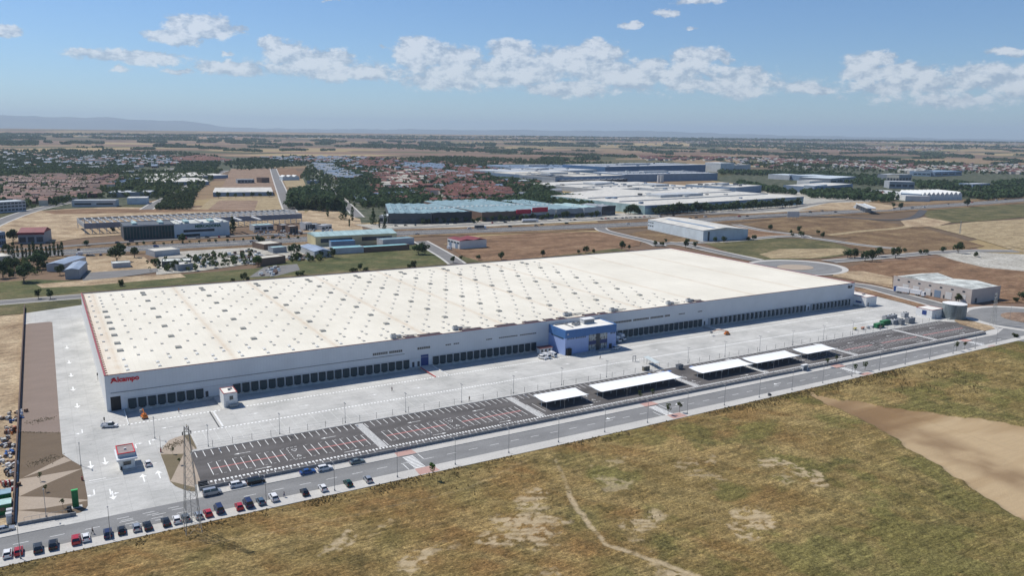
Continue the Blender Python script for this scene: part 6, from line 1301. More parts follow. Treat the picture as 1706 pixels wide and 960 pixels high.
for (p_, c) in tv:
    w_ = where[0 if p_[0] < 520 else 1 if p_[0] < 830 else 2 if p_[0] < 1078 else 3 if p_[0] < 1240 else 4 if p_[0] < 1440 else 5]; key = (c, w_); cnt[key] = cnt.get(key, 0)+1
    if c == 'lorry':
        x, y = G(*p_); t = thing('lorry', 'dark box lorry driving on the highway behind the crimson-roofed building', 'lorry', (x, y, .15), hd); MB().box(-6, 4, -1.25, 1.25, 1, 4).build('box_body', BM['dgrey'], t); MB().box(4.3, 6.4, -1.2, 1.2, .7, 3.2).build('cab', CARC['white'], t); continue
    car(*p_, 'sedan' if frnd.random() < .5 else 'suv', c, hd, '%s car on the highway %s%s' % ({'dark': 'charcoal'}.get(c, c), w_, '' if cnt[key] == 1 else ', farther right'), 'cars driving on the highway', far=True, z=.2)
x, y = G(882, 370.5); t = thing('tanker_lorry', 'white tanker lorry parked before the crimson sign boxes', 'lorry', (x, y, 0), hd); MB().bar((-9, 0, 2.6), (8, 0, 2.6), 1.5, 12).build('tank', CARC['white'], t); MB().box(8.3, 10.6, -1.2, 1.2, .6, 3.4).build('cab', CARC['white'], t); MB().box(-9, 8, -1, 1, .5, 1.05).build('chassis', BLACK, t)
g3 = 'cars parked along the service road'
PK = [(x_, y_) for x_, y_ in [(131, 417), (148, 427), (154, 427), (168, 426), (196, 405), (219, 403), (310, 398), (330, 397), (345, 396), (365, 395.5), (380, 395), (933, 368), (950, 367.5), (958, 367), (1003, 365.5), (1009, 365), (1014, 365), (1026, 364.3), (1037, 364), (1044, 363.6), (1050, 363.4), (1058, 363), (1066, 362.6), (1074, 362), (1082, 361.5), (660, 377), (676, 376.5), (692, 376), (745, 374), (758, 373), (820, 372), (842, 371), (1100, 361), (1122, 360)]]
for k, p_ in enumerate(PK):
    c = ['black', 'grey', 'dark', 'silver', 'white', 'navy', 'red'][frnd.randrange(7)]
    side = 'before the supermarket and its left' if p_[0] < 400 else 'before the dark retail fronts' if p_[0] < 800 else 'before the red sign boxes' if p_[0] < 990 else 'between the black cube and the green factory'
    key = (c, side); cnt[key] = cnt.get(key, 0)+1
    car(*p_, 'hatch', c, hd+(0 if k % 3 else 1.5), '%s%s parked car on the service road %s' % (['', 'second ', 'third ', 'fourth ', 'fifth ', 'sixth '][cnt[key]-1], {'dark': 'charcoal'}.get(c, c), side), g3, far=True)
q = G(132, 425.5); boxtruck(132, 425.5, hd+math.pi, 'small white van on the sandy yard by the highway', 5.0)

boxtruck(749, 415.5, -1.2, 'white van parked before the crimson-roofed building', 4.6)

# ================================================================== TREES, TOWN, HILLS, HAZE
FOLI = mat('foliage', (.085, .11, .045), .9, .28, .9, rand=.28, coords='World', spec=.1, trans=.35); FOLD = mat('dark_foliage', (.072, .105, .048), .9, .25, .9, rand=.25, coords='World', spec=.1, trans=.35)
FOLG = mat('fresh_foliage', (.10, .17, .045), .9, .2, .9, rand=.2, coords='World', spec=.1, trans=.35); BARK = mat('bark', (.12, .09, .065), .9, .15, 3)
def crown_mesh(seed, rx, rz, zc0, n, leaf, mt, shape='round'):
    r = np.random.RandomState(seed); V, Fc = [], []
    nb = 7 if shape == 'round' else 5
    blobs = []
    for k in range(nb):
        a = r.rand()*6.28; rad = r.rand()**.5*rx*.62
        if shape == 'cone': z = zc0-rz+2*rz*(k+.5)/nb; rad *= (1-(k+.5)/nb)*.6; br = rx*(1.1-(k+.5)/nb)
        elif shape == 'column': z = zc0-rz+2*rz*(k+.5)/nb; rad *= .3; br = rx*(.9 if 0 < k < nb-1 else .6)
        else: z = zc0+(r.rand()-.45)*rz*1.2; br = rx*(.42+.25*r.rand())
        blobs.append((math.cos(a)*rad, math.sin(a)*rad, z, br))
    for i in range(n):
        bx, by, bz, br = blobs[r.randint(nb)]
        d = r.normal(size=3); d /= np.linalg.norm(d); rr_ = br*(.55+.45*r.rand()**.5); sq = rz/rx if shape == 'round' else (rz*2/nb/rx*1.2)
        c = np.array([bx+d[0]*rr_, by+d[1]*rr_, bz+d[2]*rr_*min(1.3, max(.6, sq))])
        u = r.normal(size=3); u -= d*np.dot(u, d)*.6; u /= np.linalg.norm(u)+1e-6; w = np.cross(d, u); w /= np.linalg.norm(w)+1e-6
        s_ = leaf*(.6+.8*r.rand()); k0 = len(V)
        V += [tuple(c-u*s_), tuple(c+w*s_*.8), tuple(c+u*s_*.9), tuple(c-w*s_*.7+d*s_*.25)]; Fc.append((k0, k0+1, k0+2, k0+3))
    me = bpy.data.meshes.new('crown'); me.from_pydata(V, [], Fc); me.materials.append(mt); return me
def trunk_mesh(h, r0, rx, seed):
    rn = random.Random(seed); b = MB(); b.bar((0, 0, -.3), (0, 0, h), r0, 7, r2=r0*.55)
    for k in range(4):
        a = k*1.57+rn.random(); b.bar((0, 0, h*(.7+.08*k)), (math.cos(a)*rx*.55, math.sin(a)*rx*.55, h*1.25+k*.15), r0*.45, 5, r2=r0*.15)
    return b.mesh('trunk', [BARK])
TP = {}
def tproto(key, *a):
    TP[key] = dict(kind=a[0], crown=[crown_mesh(s_, *a[1:]) for s_ in range(3)], trunk=trunk_mesh(*a_t[key]))
a_t = {'round': (1.6, .22, 2.4, 1), 'big': (2.5, .45, 5, 2), 'young': (1.9, .07, .9, 3), 'fir': (1.5, .3, 1, 4), 'cyp': (.6, .2, .5, 5), 'bush': (.3, .1, .6, 6), 'far': (1.8, .3, 2.5, 7)}
def tp(key, rx, rz, zc0, n, leaf, mt, shape='round'): TP[key] = dict(crown=[crown_mesh(s_+hash(key) % 1 + len(TP)*7, rx, rz, zc0, n, leaf, mt, shape) for s_ in range(3)], trunk=trunk_mesh(*a_t[key]))
tp('round', 2.5, 2.3, 3.6, 420, .38, FOLD); tp('big', 5.6, 5.0, 7.2, 700, .75, FOLD); tp('young', 1.0, 1.1, 2.8, 130, .2, FOLI); tp('fir', 3.6, 6.5, 7.5, 520, .6, FOLD, 'cone'); tp('cyp', 1.5, 5.2, 5.8, 320, .45, FOLD, 'column'); tp('bush', 1.6, 1.1, 1.1, 200, .32, FOLI); tp('far', 3.6, 3.2, 4.6, 130, 1.0, FOLD)
trn = random.Random(77); NT = [0]
def tree(key, px, py, s_=1.0, label='', group=None, name='tree', mt=None, cat='tree', xy=None):
    x, y = xy if xy else G(px, py); z = terr(x, y)
    t = thing(name, label, cat, (x, y, z), trn.uniform(0, 6.28), group); t.scale = (s_*trn.uniform(.9, 1.1), s_*trn.uniform(.9, 1.1), s_*trn.uniform(.88, 1.12)); P_ = TP[key]
    c = addm('crown', P_['crown'][trn.randrange(3)], t, mt=mt); addm('trunk', P_['trunk'], t); NT[0] += 1
    return t
# street and plot trees that can be told apart
for (k, x, y, s_, l) in [('young', 721, 800, 1.25, 'young green street tree beside the red-tiled pad of the first avenue crossing'), ('round', 1597, 503, .95, 'round dark tree before the beige industrial building'), ('round', 1704, 500, 1.3, 'dark round tree at the right edge by the roundabout'), ('bush', 1693, 503, 1.2, 'dark bush left of the edge tree at the roundabout'),
    ('young', 1113, 692, 1.2, 'bare young tree on the verge right of the second crossing'), ('young', 1132, 688, 1.2, 'thin young tree second on the verge right of the second crossing'), ('young', 1424, 622, 1.2, 'young tree on the verge left of the third crossing'), ('young', 1441, 618, 1.2, 'small young tree just right of the third crossing'), ('young', 1593, 585, 1.1, 'young tree on the verge near the right roundabout'), ('young', 1607, 582, 1.1, 'thin young tree next to the one near the right roundabout'), ('bush', 1691, 562, .9, 'dark bush on the verge below the right roundabout'), ('young', 1066, 668, 1.0, 'young tree on the pavement below the longest carport'), ('young', 1087, 664, 1.0, 'young tree right of the one below the longest carport'), ('young', 1378, 612, 1.0, 'young tree near the bus shelter'), ('young', 1393, 607, 1.0, 'young tree second from the bus shelter'),
    ('young', 67, 802, .7, 'small tree on the beige gravel triangle'), ('young', 76, 820, .6, 'thin sapling on the brown gravel triangle'), ('young', 105, 847, .65, 'palm-like sapling beside the green totem'), ('young', 288, 757, .6, 'sapling on the olive part of the right-hand gravel bed'), ('young', 299, 775, .6, 'thin sapling in the middle of the right-hand gravel bed'),
    ('round', 64, 498, .95, 'left one of two round trees by the rear road'), ('round', 84, 498, .95, 'right one of two round trees by the rear road'), ('bush', 201, 477, 1.6, 'green bush just behind the left end of the warehouse roof'), ('bush', 388, 470, 1.2, 'small dark bush behind the roof edge, left of a taller one'), ('round', 406, 468, .9, 'taller dark tree behind the roof edge left of the asphalt yard'), ('bush', 413, 468, 1.1, 'bush touching the taller tree behind the roof edge'),
    ('bush', 495, 459, 1.2, 'dark bush behind the roof edge at the asphalt yard'), ('bush', 503, 458, 1.2, 'second bush behind the roof edge at the asphalt yard'), ('bush', 586, 453, 1.3, 'low bush left of a conical one behind the roof'), ('bush', 592, 452, 1.0, 'small bush in the middle of the four behind the roof'), ('round', 600, 451, .9, 'conical dark tree among four bushes behind the roof'), ('bush', 609, 451, 1.3, 'low bush right of the conical tree behind the roof'), ('bush', 690, 446, 2.0, 'wide green bush behind the roof near the side street'), ('bush', 682, 447, 1.4, 'small bush left of the wide green one'),
    ('round', 755, 438, .9, 'tree left of the side street mouth'), ('round', 768, 434, .7, 'small tree right of the side street mouth'), ('round', 797, 433, .8, 'first round tree along the brown field edge'), ('round', 835, 433, 1.0, 'second round tree along the brown field edge'), ('round', 904, 428, 1.0, 'third dark round tree along the brown field edge'), ('round', 964, 423, .8, 'fourth small tree along the brown field edge'), ('round', 976, 422, 1.1, 'fifth wide tree along the brown field edge'), ('bush', 989, 421, 1.2, 'low bush after the wide tree of the brown field edge'), ('round', 1036, 416, 1.3, 'biggest round tree along the brown field edge'), ('round', 1048, 416, .7, 'small tree right of the biggest one of the field edge'),
    ('round', 1092, 410, .9, 'round tree left at the street junction behind the far corner'), ('round', 1103, 410, .9, 'second round tree at the junction behind the far corner'), ('round', 1109, 405, .7, 'slim tree across the junction behind the far corner'), ('round', 1142, 413, 1.2, 'tall dark tree left of the pair by the far corner junction'), ('round', 1158, 413, 1.1, 'dark round tree right of the far corner junction'), ('round', 1145, 405, .9, 'tree behind the tall dark one near the white-blue shed'), ('round', 1191, 403, 1.0, 'dark tree before the pale blue-white shed, left one'), ('round', 1206, 404, 1.1, 'dark tree before the pale blue-white shed, right one'),
    ('round', 1232, 398, .9, 'round tree right of the pale blue-white shed'), ('round', 1240, 397, 1.1, 'second round tree right of the pale blue-white shed'), ('bush', 1247, 400, 1.3, 'low tree third right of the pale blue-white shed'), ('round', 1256, 400, 1.2, 'fourth tree right of the pale blue-white shed'), ('round', 1283, 384, 1.3, 'lone round tree on the brown plot by the billboard'), ('round', 1318, 390, .8, 'slim tree left of the crossroads beyond the olive field'), ('round', 1331, 388, 1.2, 'dark tree on top of the crossroads beyond the olive field'), ('round', 1335, 395, 1.1, 'dark tree below the crossroads beyond the olive field'), ('round', 1320, 394, .7, 'bushy tree at the left foot of the crossroads'), ('round', 1363, 390, .7, 'thin tree right of the crossroads'), ('round', 1371, 397, 1.1, 'dark tree on the lane right of the crossroads'),
    ('round', 1412, 430, 1.5, 'left tree of a dark pair on the street to the right'), ('round', 1424, 430, 1.5, 'right tree of a dark pair on the street to the right'), ('round', 1441, 435, 1.5, 'left tree of the second dark pair on the right street'), ('round', 1453, 435, 1.5, 'right tree of the second dark pair on the right street'), ('round', 1464, 428, 1.4, 'round dark tree between the pairs and the lone one'), ('round', 1492, 430, 1.5, 'lone round dark tree on the right street'), ('round', 1507, 421, .9, 'small tree by the lane bend on the right'), ('round', 1533, 424, .9, 'small round tree right of the lane bend'), ('round', 1542, 424, .9, 'second small round tree right of the lane bend'), ('round', 1571, 421, 1.1, 'round tree on the far right lane'), ('big', 1596, 422, .8, 'large dark tree at the edge of the pale hardcore plot'), ('bush', 1626, 428, 1.8, 'dark bush on the pale hardcore plot'),
    ('big', 195, 436, 1.15, 'huge round tree on the sandy yard'), ('round', 224, 429, 1.5, 'medium tree on the sandy yard near its right corner'), ('big', 430, 443, .7, 'big green tree in the middle of the scrap yards'), ('big', 434, 407, .7, 'dense dark tree at the highway edge above the scrap yards'), ('round', 494, 425, 1.5, 'wide dark tree beside the green shed'), ('round', 485, 423, 1.3, 'dark tree left neighbour of the wide one by the shed'), ('round', 555, 430, 1.3, 'dark round tree in front of the steel blue roofed shed'), ('big', 697, 424, .9, 'broad dark tree cluster left of the side street'), ('big', 708, 424, .75, 'right lobe tree of the broad dark cluster'), ('fir', 388, 388, 1.3, 'tall dark fir beside the supermarket'), ('round', 144, 410, 1.2, 'round tree by the highway before the sandy plot'), ('big', 12, 420, .6, 'tree between the blue-grey block and the maroon showroom'), ('big', 22, 404, .9, 'broad tree left of the maroon showroom'), ('round', 188, 388, 1.1, 'small tree left of the dark green supermarket half'),
    ('big', 40, 470, 1.1, 'massive dark tree in the garden behind the rear road'), ('big', 62, 448, 1.0, 'dark round tree behind the massive one'), ('big', 24, 452, .9, 'dark tree left of the massive one'), ('round', 100, 458, 1.2, 'bushy tree in the notch of the zinc-roofed sheds'), ('big', 74, 440, .8, 'tree left of the zinc-roofed sheds'), ('big', 5, 462, .9, 'dark tree at the left edge near the rear road'), ('big', 292, 450, .55, 'dark tree hiding the shed front left of the scrap yards'), ('round', 305, 405, 1.6, 'dark conifer-like tree by the silos at the highway'),
    ('round', 1612, 344, 2.2, 'dark round tree on the highway edge at the right'), ('round', 1500, 349, 1.6, 'round tree by the slip road'), ('round', 1488, 346, 1.4, 'low tree by the bridge end'), ('big', 1443, 327, 1.5, 'dark massive tree above the motorway bridge'), ('big', 1462, 331, 1.2, 'dark tree right of the massive one by the bridge')]:
    mtx = FOLG if 'green street tree' in l or 'green tree' in l else None
    tree(k, x, y, s_, l, mt=mtx)
for i, x_ in enumerate([6, 16, 23, 30, 38, 44, 50, 57, 63, 70, 78, 84, 91, 98, 104]):
    tree('cyp', x_, 430-i*.35+(i % 3), .75+.35*((i*7) % 5)/5, ['slim', 'tall', 'dark', 'ragged', 'short'][i % 5]+' cypress, %s from the left in the hedge by the highway' % ordn[i], 'cypresses in the highway hedge', name='cypress')
def nth(k): return str(k)+('th' if 10 < k % 100 < 14 else {1: 'st', 2: 'nd', 3: 'rd'}.get(k % 10, 'th'))
def row(p, q, n, key, s_, label, group, jit=1.0):
    for k in range(n):
        t_ = (k+.5)/n; x = p[0]+(q[0]-p[0])*t_+trn.uniform(-jit, jit); y = p[1]+(q[1]-p[1])*t_+trn.uniform(-jit, jit)*.3
        tree(key, x, y, s_*trn.uniform(.8, 1.2), label if jit > 4 else label+', %s from the left' % nth(k+1), group)
row((358, 330), (455, 328), 7, 'round', 1.4, 'dark round tree in the row below the pale industrial units', 'trees below the pale industrial units')
row((1090, 358), (1330, 344), 40, 'far', 1.5, 'dark tree in the dense belt before the green-fronted factory', 'tree belt before the green-fronted factory', 2)
row((1040, 357), (1080, 356), 8, 'far', 1.2, 'dark tree in the car park left of the green-fronted factory', 'trees left of the green-fronted factory', 2)
row((480, 345), (560, 350), 22, 'far', 2.0, 'large dark tree in the grove beside the steel frame', 'grove beside the steel frame', 8)
for i, (x, y, s_) in enumerate([(546, 362, 1.3), (573, 366, 1.4), (587, 368, 1.6), (622, 374, 1.2), (642, 374, 1.4), (535, 352, 1.2), (582, 378, .8), (640, 382, .7), (632, 380, .8)]):
    tree('fir' if i % 2 else 'cyp', x, y, s_, ['dark cypress left of the lane end', 'dark fir nearest the lane end', 'tall dark cypress by the lane end', 'slim fir before the white annex', 'black cypress before the white annex', 'small fir by the works yard', 'short cypress on the lawn', 'tiny fir on the lawn roundabout', 'little cypress on the lawn roundabout'][i])
row((700, 374), (1000, 362), 26, 'far', .9, 'small dark tree before the retail park fronts', 'trees before the retail park', 3)
row((190, 411), (520, 397), 22, 'round', .55, 'clipped small tree on the highway verge', 'small trees on the highway verge', 3)

# woods, gardens and orchards nobody could count
def woods(name, polys, mt, hs=(5, 9), seed=1, cat='woodland', mul=1.0):
    polys = [(p_, int(n_*mul)) for p_, n_ in polys]
    r = np.random.RandomState(seed); V, Fc = [], []; n0 = 0
    for (poly, n) in polys:
        W_ = [G(*p_) for p_ in poly]; xs_ = [p_[0] for p_ in W_]; ys_ = [p_[1] for p_ in W_]; k = 0; tries = 0
        while k < n and tries < n*30:
            tries += 1; x = r.uniform(min(xs_), max(xs_)); y = r.uniform(min(ys_), max(ys_))
            if not inpoly(x, y, W_): continue
            k += 1; h = r.uniform(*hs); w = h*r.uniform(.35, .55); z = terr(x, y)
            for j in range(14):
                d = r.normal(size=3); d /= np.linalg.norm(d); c = np.array([x+d[0]*w*.75, y+d[1]*w*.75, z+h*.58+d[2]*h*.36]); u = r.normal(size=3); u /= np.linalg.norm(u); v = np.cross(d, u); s_ = w*r.uniform(.4, .8); k0 = len(V)
                V += [tuple(c-u*s_), tuple(c+v*s_), tuple(c+u*s_), tuple(c-v*s_)]; Fc.append((k0, k0+1, k0+2, k0+3))
    me = bpy.data.meshes.new(name); me.from_pydata(V, [], Fc); me.materials.append(mt); o = bpy.data.objects.new(name, me); scene.collection.objects.link(o); o['kind'] = 'stuff'; return o
woods('orchard', [([(258, 350), (283, 325), (330, 322), (318, 350)], 420)], FOLD, (4, 6), 3)
woods('woodland', [([(0, 262), (60, 256), (260, 258), (300, 266), (240, 276), (200, 286), (0, 288)], 900), ([(370, 276), (400, 266), (520, 262), (520, 274), (460, 282), (400, 284)], 260), ([(480, 348), (482, 322), (530, 318), (552, 330), (578, 350), (560, 352)], 260),
                   ([(610, 346), (560, 325), (570, 300), (620, 320), (700, 322), (720, 330), (700, 345)], 420), ([(700, 345), (780, 343), (860, 335), (900, 322), (930, 330), (990, 338), (985, 352), (860, 352)], 480), ([(840, 285), (930, 320), (890, 322), (800, 306), (800, 294)], 260), ([(1330, 322), (1420, 320), (1500, 332), (1480, 338), (1420, 334), (1350, 330)], 200),
                   ([(1400, 292), (1475, 296), (1475, 312), (1420, 310), (1390, 300)], 160), ([(1520, 305), (1600, 306), (1706, 322), (1706, 330), (1600, 318), (1530, 316)], 260), ([(1600, 325), (1706, 330), (1640, 334), (1560, 322)], 60), ([(1650, 306), (1706, 302), (1800, 318), (1706, 324)], 180), ([(1230, 306), (1300, 318), (1330, 325), (1280, 322), (1225, 312)], 140), ([(1300, 288), (1400, 290), (1400, 298), (1310, 296)], 160), ([(1195, 286), (1300, 288), (1300, 294), (1200, 291)], 130), ([(0, 250), (300, 254), (380, 264), (300, 268), (0, 264)], 500), ([(0, 278), (230, 280), (190, 294), (0, 296)], 420), ([(0, 262), (280, 264), (300, 280), (0, 282)], 420), ([(300, 272), (370, 272), (350, 292), (290, 290)], 140), ([(540, 280), (580, 284), (640, 300), (600, 312)], 160)], FOLD, (6, 11), 5, mul=2.1)
woods('garden_trees', [([(0, 290), (200, 286), (330, 290), (250, 330), (150, 332), (60, 350), (0, 345)], 450), ([(500, 300), (520, 268), (780, 262), (860, 284), (930, 330), (900, 345), (600, 350), (560, 335)], 1000), ([(200, 300), (372, 285), (330, 322), (255, 335)], 160), ([(1250, 275), (1400, 270), (1706, 280), (1706, 292), (1500, 290), (1300, 286)], 260), ([(740, 262), (900, 268), (1080, 276), (1080, 279), (900, 276), (760, 268)], 240)], FOLI, (6, 11), 8, mul=2.8)
# far hedges, copses and woods on the plain
r_ = np.random.RandomState(12); segs = []
for (a_, b_, n, wd) in [(a, b, int(n*1.7), w) for a, b, n, w in [((620, 243), (860, 254), 420, 3), ((700, 240), (790, 244), 130, 2), ((870, 256), (1060, 262), 130, 1.4), ((1060, 250), (1120, 256), 120, 2.4), ((1180, 252), (1280, 257), 220, 3), ((1290, 258), (1480, 266), 160, 1.4), ((0, 240), (60, 239), 260, 2.4), ((0, 232), (40, 230), 120, 1.2), ((180, 232), (330, 230), 160, 1.0), ((330, 236), (360, 237), 50, 1.2), ((420, 228), (620, 230), 190, .8), ((620, 231), (900, 234), 260, .9), ((900, 233), (1180, 235), 320, 1.2), ((1180, 238), (1440, 244), 380, 2.6), ((1120, 232), (1706, 238), 520, 1.4), ((1500, 272), (1600, 277), 260, 3), ((1480, 254), (1620, 262), 240, 2.2), ((1640, 266), (1700, 268), 60, 1.2), ((1640, 248), (1706, 252), 60, 1), ((1400, 256), (1500, 254), 120, 1.2), ((900, 243), (1000, 245), 60, .8), ((560, 245), (640, 245), 40, .8), ((240, 232), (420, 236), 90, 1.2), ((1300, 264), (1480, 268), 160, 1.2), ((200, 226), (560, 228), 200, .8), ((0, 226), (200, 224), 120, .7), ((840, 240), (930, 243), 60, .8), ((1030, 245), (1160, 249), 80, .8), ((0, 224), (853, 229), 500, .9), ((853, 228), (1706, 236), 700, 1.0), ((1150, 243), (1460, 250), 300, 2), ((1500, 243), (1706, 246), 160, 1.6)]]:
    for k in range(n): t_ = r_.rand(); segs.append((a_[0]+(b_[0]-a_[0])*t_, a_[1]+(b_[1]-a_[1])*t_+r_.normal()*wd*.45))
for _q in range(150):
    cx_, cy_ = r_.uniform(0, 1706), 0; base_ = 216+cx_*.0125; cy_ = base_+11+r_.rand()**1.4*34
    if 230 < cx_ < 1000 and cy_ > 252 and cy_ < 262: continue
    ln_ = r_.uniform(8, 60); sl_ = r_.uniform(-.02, .05); cnt_ = int(ln_*r_.uniform(.5, 1.6))
    for k in range(cnt_): t_ = r_.uniform(-.5, .5); segs.append((cx_+ln_*t_, cy_+ln_*t_*sl_+r_.normal()*.3))
V, Fc = [], []
for (px, py) in segs:
    x, y = G(px, py); z = terr(x, y); h = r_.uniform(6, 11)*(1.5 if py < 245 else 1); w = h*r_.uniform(.7, 1.4)
    for j in range(7):
        d = r_.normal(size=3); d /= np.linalg.norm(d); c = np.array([x+d[0]*w, y+d[1]*w, z+h*.5+d[2]*h*.3]); u = r_.normal(size=3); u /= np.linalg.norm(u); v = np.cross(d, u); s_ = w*r_.uniform(.5, .8); k0 = len(V)
        V += [tuple(c-u*s_), tuple(c+v*s_), tuple(c+u*s_), tuple(c-v*s_)]; Fc.append((k0, k0+1, k0+2, k0+3))
me = bpy.data.meshes.new('hedgerows'); me.from_pydata(V, [], Fc); me.materials.append(FOLD); o = bpy.data.objects.new('hedgerows', me); scene.collection.objects.link(o); o['kind'] = 'stuff'

# houses: rows of terraces as single houses, the rest as distant town
def house_mesh(w, d, h, rise, wall, roof, nm='house'):
    b = MB(); b.box(0, w, 0, d, -.3, h, 0); b.gable(-.2, w+.2, -.3, d+.3, h+.003, h+rise, 1, 'x'); b.box(w*.15, w*.35, -.06, -.003, .2, 2.2, 2); b.box(w*.55, w*.85, -.06, -.003, h-2, h-.7, 2); b.box(w*.2, w*.3, d*.3, d*.45, h+rise*.5, h+rise+.6, 0); return b.mesh(nm, [BM[wall], BM[roof], BM['glassw']])
HMESH = {'red': house_mesh(9, 11, 6.5, 2.8, 'pink', 'tile'), 'brick': house_mesh(8, 9, 9.5, 1.8, 'brick', 'darktile'), 'slate': house_mesh(8, 10, 6.5, 2.6, 'lgrey', 'bluegrey'), 'maroon': house_mesh(9, 9, 9, 2, 'brown', 'darktile'), 'orange': house_mesh(12, 12, 6.5, 3, 'cream', 'tile'), 'grey': house_mesh(9, 10, 6, 2.5, 'cream', 'grey')}
HC = [0]
def house_row(p, q, kind, label, group='terraced houses of the town', gap=.2, w=9.2):
    a = G(*p); b_ = G(*q); L_ = math.dist(a, b_); ang = math.atan2(b_[1]-a[1], b_[0]-a[0]); n = max(1, int(L_/(w*(1+gap))))
    for k in range(n):
        if HC[0] >= 296: return
        t_ = (k+.5)/n; o = bpy.data.objects.new('terraced_house', HMESH[kind]); scene.collection.objects.link(o); o.location = (a[0]+(b_[0]-a[0])*t_, a[1]+(b_[1]-a[1])*t_, 0); o.rotation_euler = (0, 0, ang); s_ = trn.uniform(.92, 1.08); o.scale = (s_, s_, s_)
        tag(o, label+', %s from the left' % nth(k+1), 'house', group); HC[0] += 1
rows = [((32, 341), (98, 338), 'brick', 'brick house in the front terrace of the dense red town quarter'), ((0, 331), (118, 330), 'brick', 'brick house in the second terrace of the dense red town quarter'), ((0, 321), (140, 322), 'brick', 'brick house in the third terrace of the red town quarter'), ((4, 311), (160, 313), 'maroon', 'maroon-roofed house in the middle terrace of the red town quarter'), ((0, 303), (175, 305), 'red', 'red-roofed house in the rear terrace of the red town quarter'),
        ((186, 313), (244, 302), 'slate', 'blue-pink townhouse in the slanting row by the town street'), ((160, 311), (192, 301), 'brick', 'tall brick house at the tip of the red town quarter'),
        ((645, 307), (690, 307), 'red', 'red-roofed terraced house in the row above the poplar lawn'), ((735, 340), (820, 338), 'red', 'red-roofed house in the front row right behind the blue roofs'), ((745, 327), (800, 326), 'red', 'red-roofed house in the second row behind the blue roofs'), ((640, 320), (690, 319), 'red', 'red-roofed house in the row left of the dark garden trees'), ((700, 330), (722, 324), 'red', 'red-roofed house in the small cluster among dark trees'), ((622, 332), (692, 327), 'slate', 'slate-roofed terraced house near the left blue roof'), ((586, 335), (608, 342), 'slate', 'slate-roofed house in the short row by the lane'),
        ((800, 318), (838, 322), 'red', 'red-roofed house left of the logistics park trees'), ((830, 336), (860, 334), 'orange', 'orange-roofed house beside the blue-roofed halls'), ((712, 305), (740, 304), 'orange', 'orange-roofed terrace house in the centre of the estate'), ((636, 300), (668, 296), 'orange', 'orange-roofed house in the upper left of the estate'), ((742, 302), (780, 302), 'red', 'red-roofed house in the upper right row of the estate'), ((930, 337), (945, 338), 'orange', 'tan-roofed villa beside the grey flat hall'), ((782, 308), (830, 311), 'red', 'red-roofed house in the row beside the logistics park')]
for (a_, b_, k, l) in rows: house_row(a_, b_, k, l)
def town(name, spec, seed, hs=(5, 8)):
    spec = [(p_, int(n_*1.35), q_) for p_, n_, q_ in spec]
    r = np.random.RandomState(seed); b = MB(); mats = [BM['pink'], BM['tile'], BM['bluegrey'], BM['cream'], BM['roofwhite'], BM['grey'], BM['darktile']]
    for (poly, n, roofs) in spec:
        W_ = [G(*p_) for p_ in poly]; xs_ = [p_[0] for p_ in W_]; ys_ = [p_[1] for p_ in W_]; k = tries = 0
        while k < n and tries < n*30:
            tries += 1; x = r.uniform(min(xs_), max(xs_)); y = r.uniform(min(ys_), max(ys_))
            if not inpoly(x, y, W_): continue
            k += 1; z = terr(x, y); w, d, h = r.uniform(9, 20), r.uniform(9, 14), r.uniform(*hs); x = round(x/15)*15+r.uniform(-2, 2)
            b.box(x, x+w, y, y+d, z-.5, z+h, int(r.choice([0, 0, 3, 3, 6]))); b.gable(x-.3, x+w+.3, y-.3, y+d+.3, z+h+.003, z+h+2.6, int(r.choice(roofs)), 'x')
    o = b.build(name, mats); o['kind'] = 'stuff'; return o
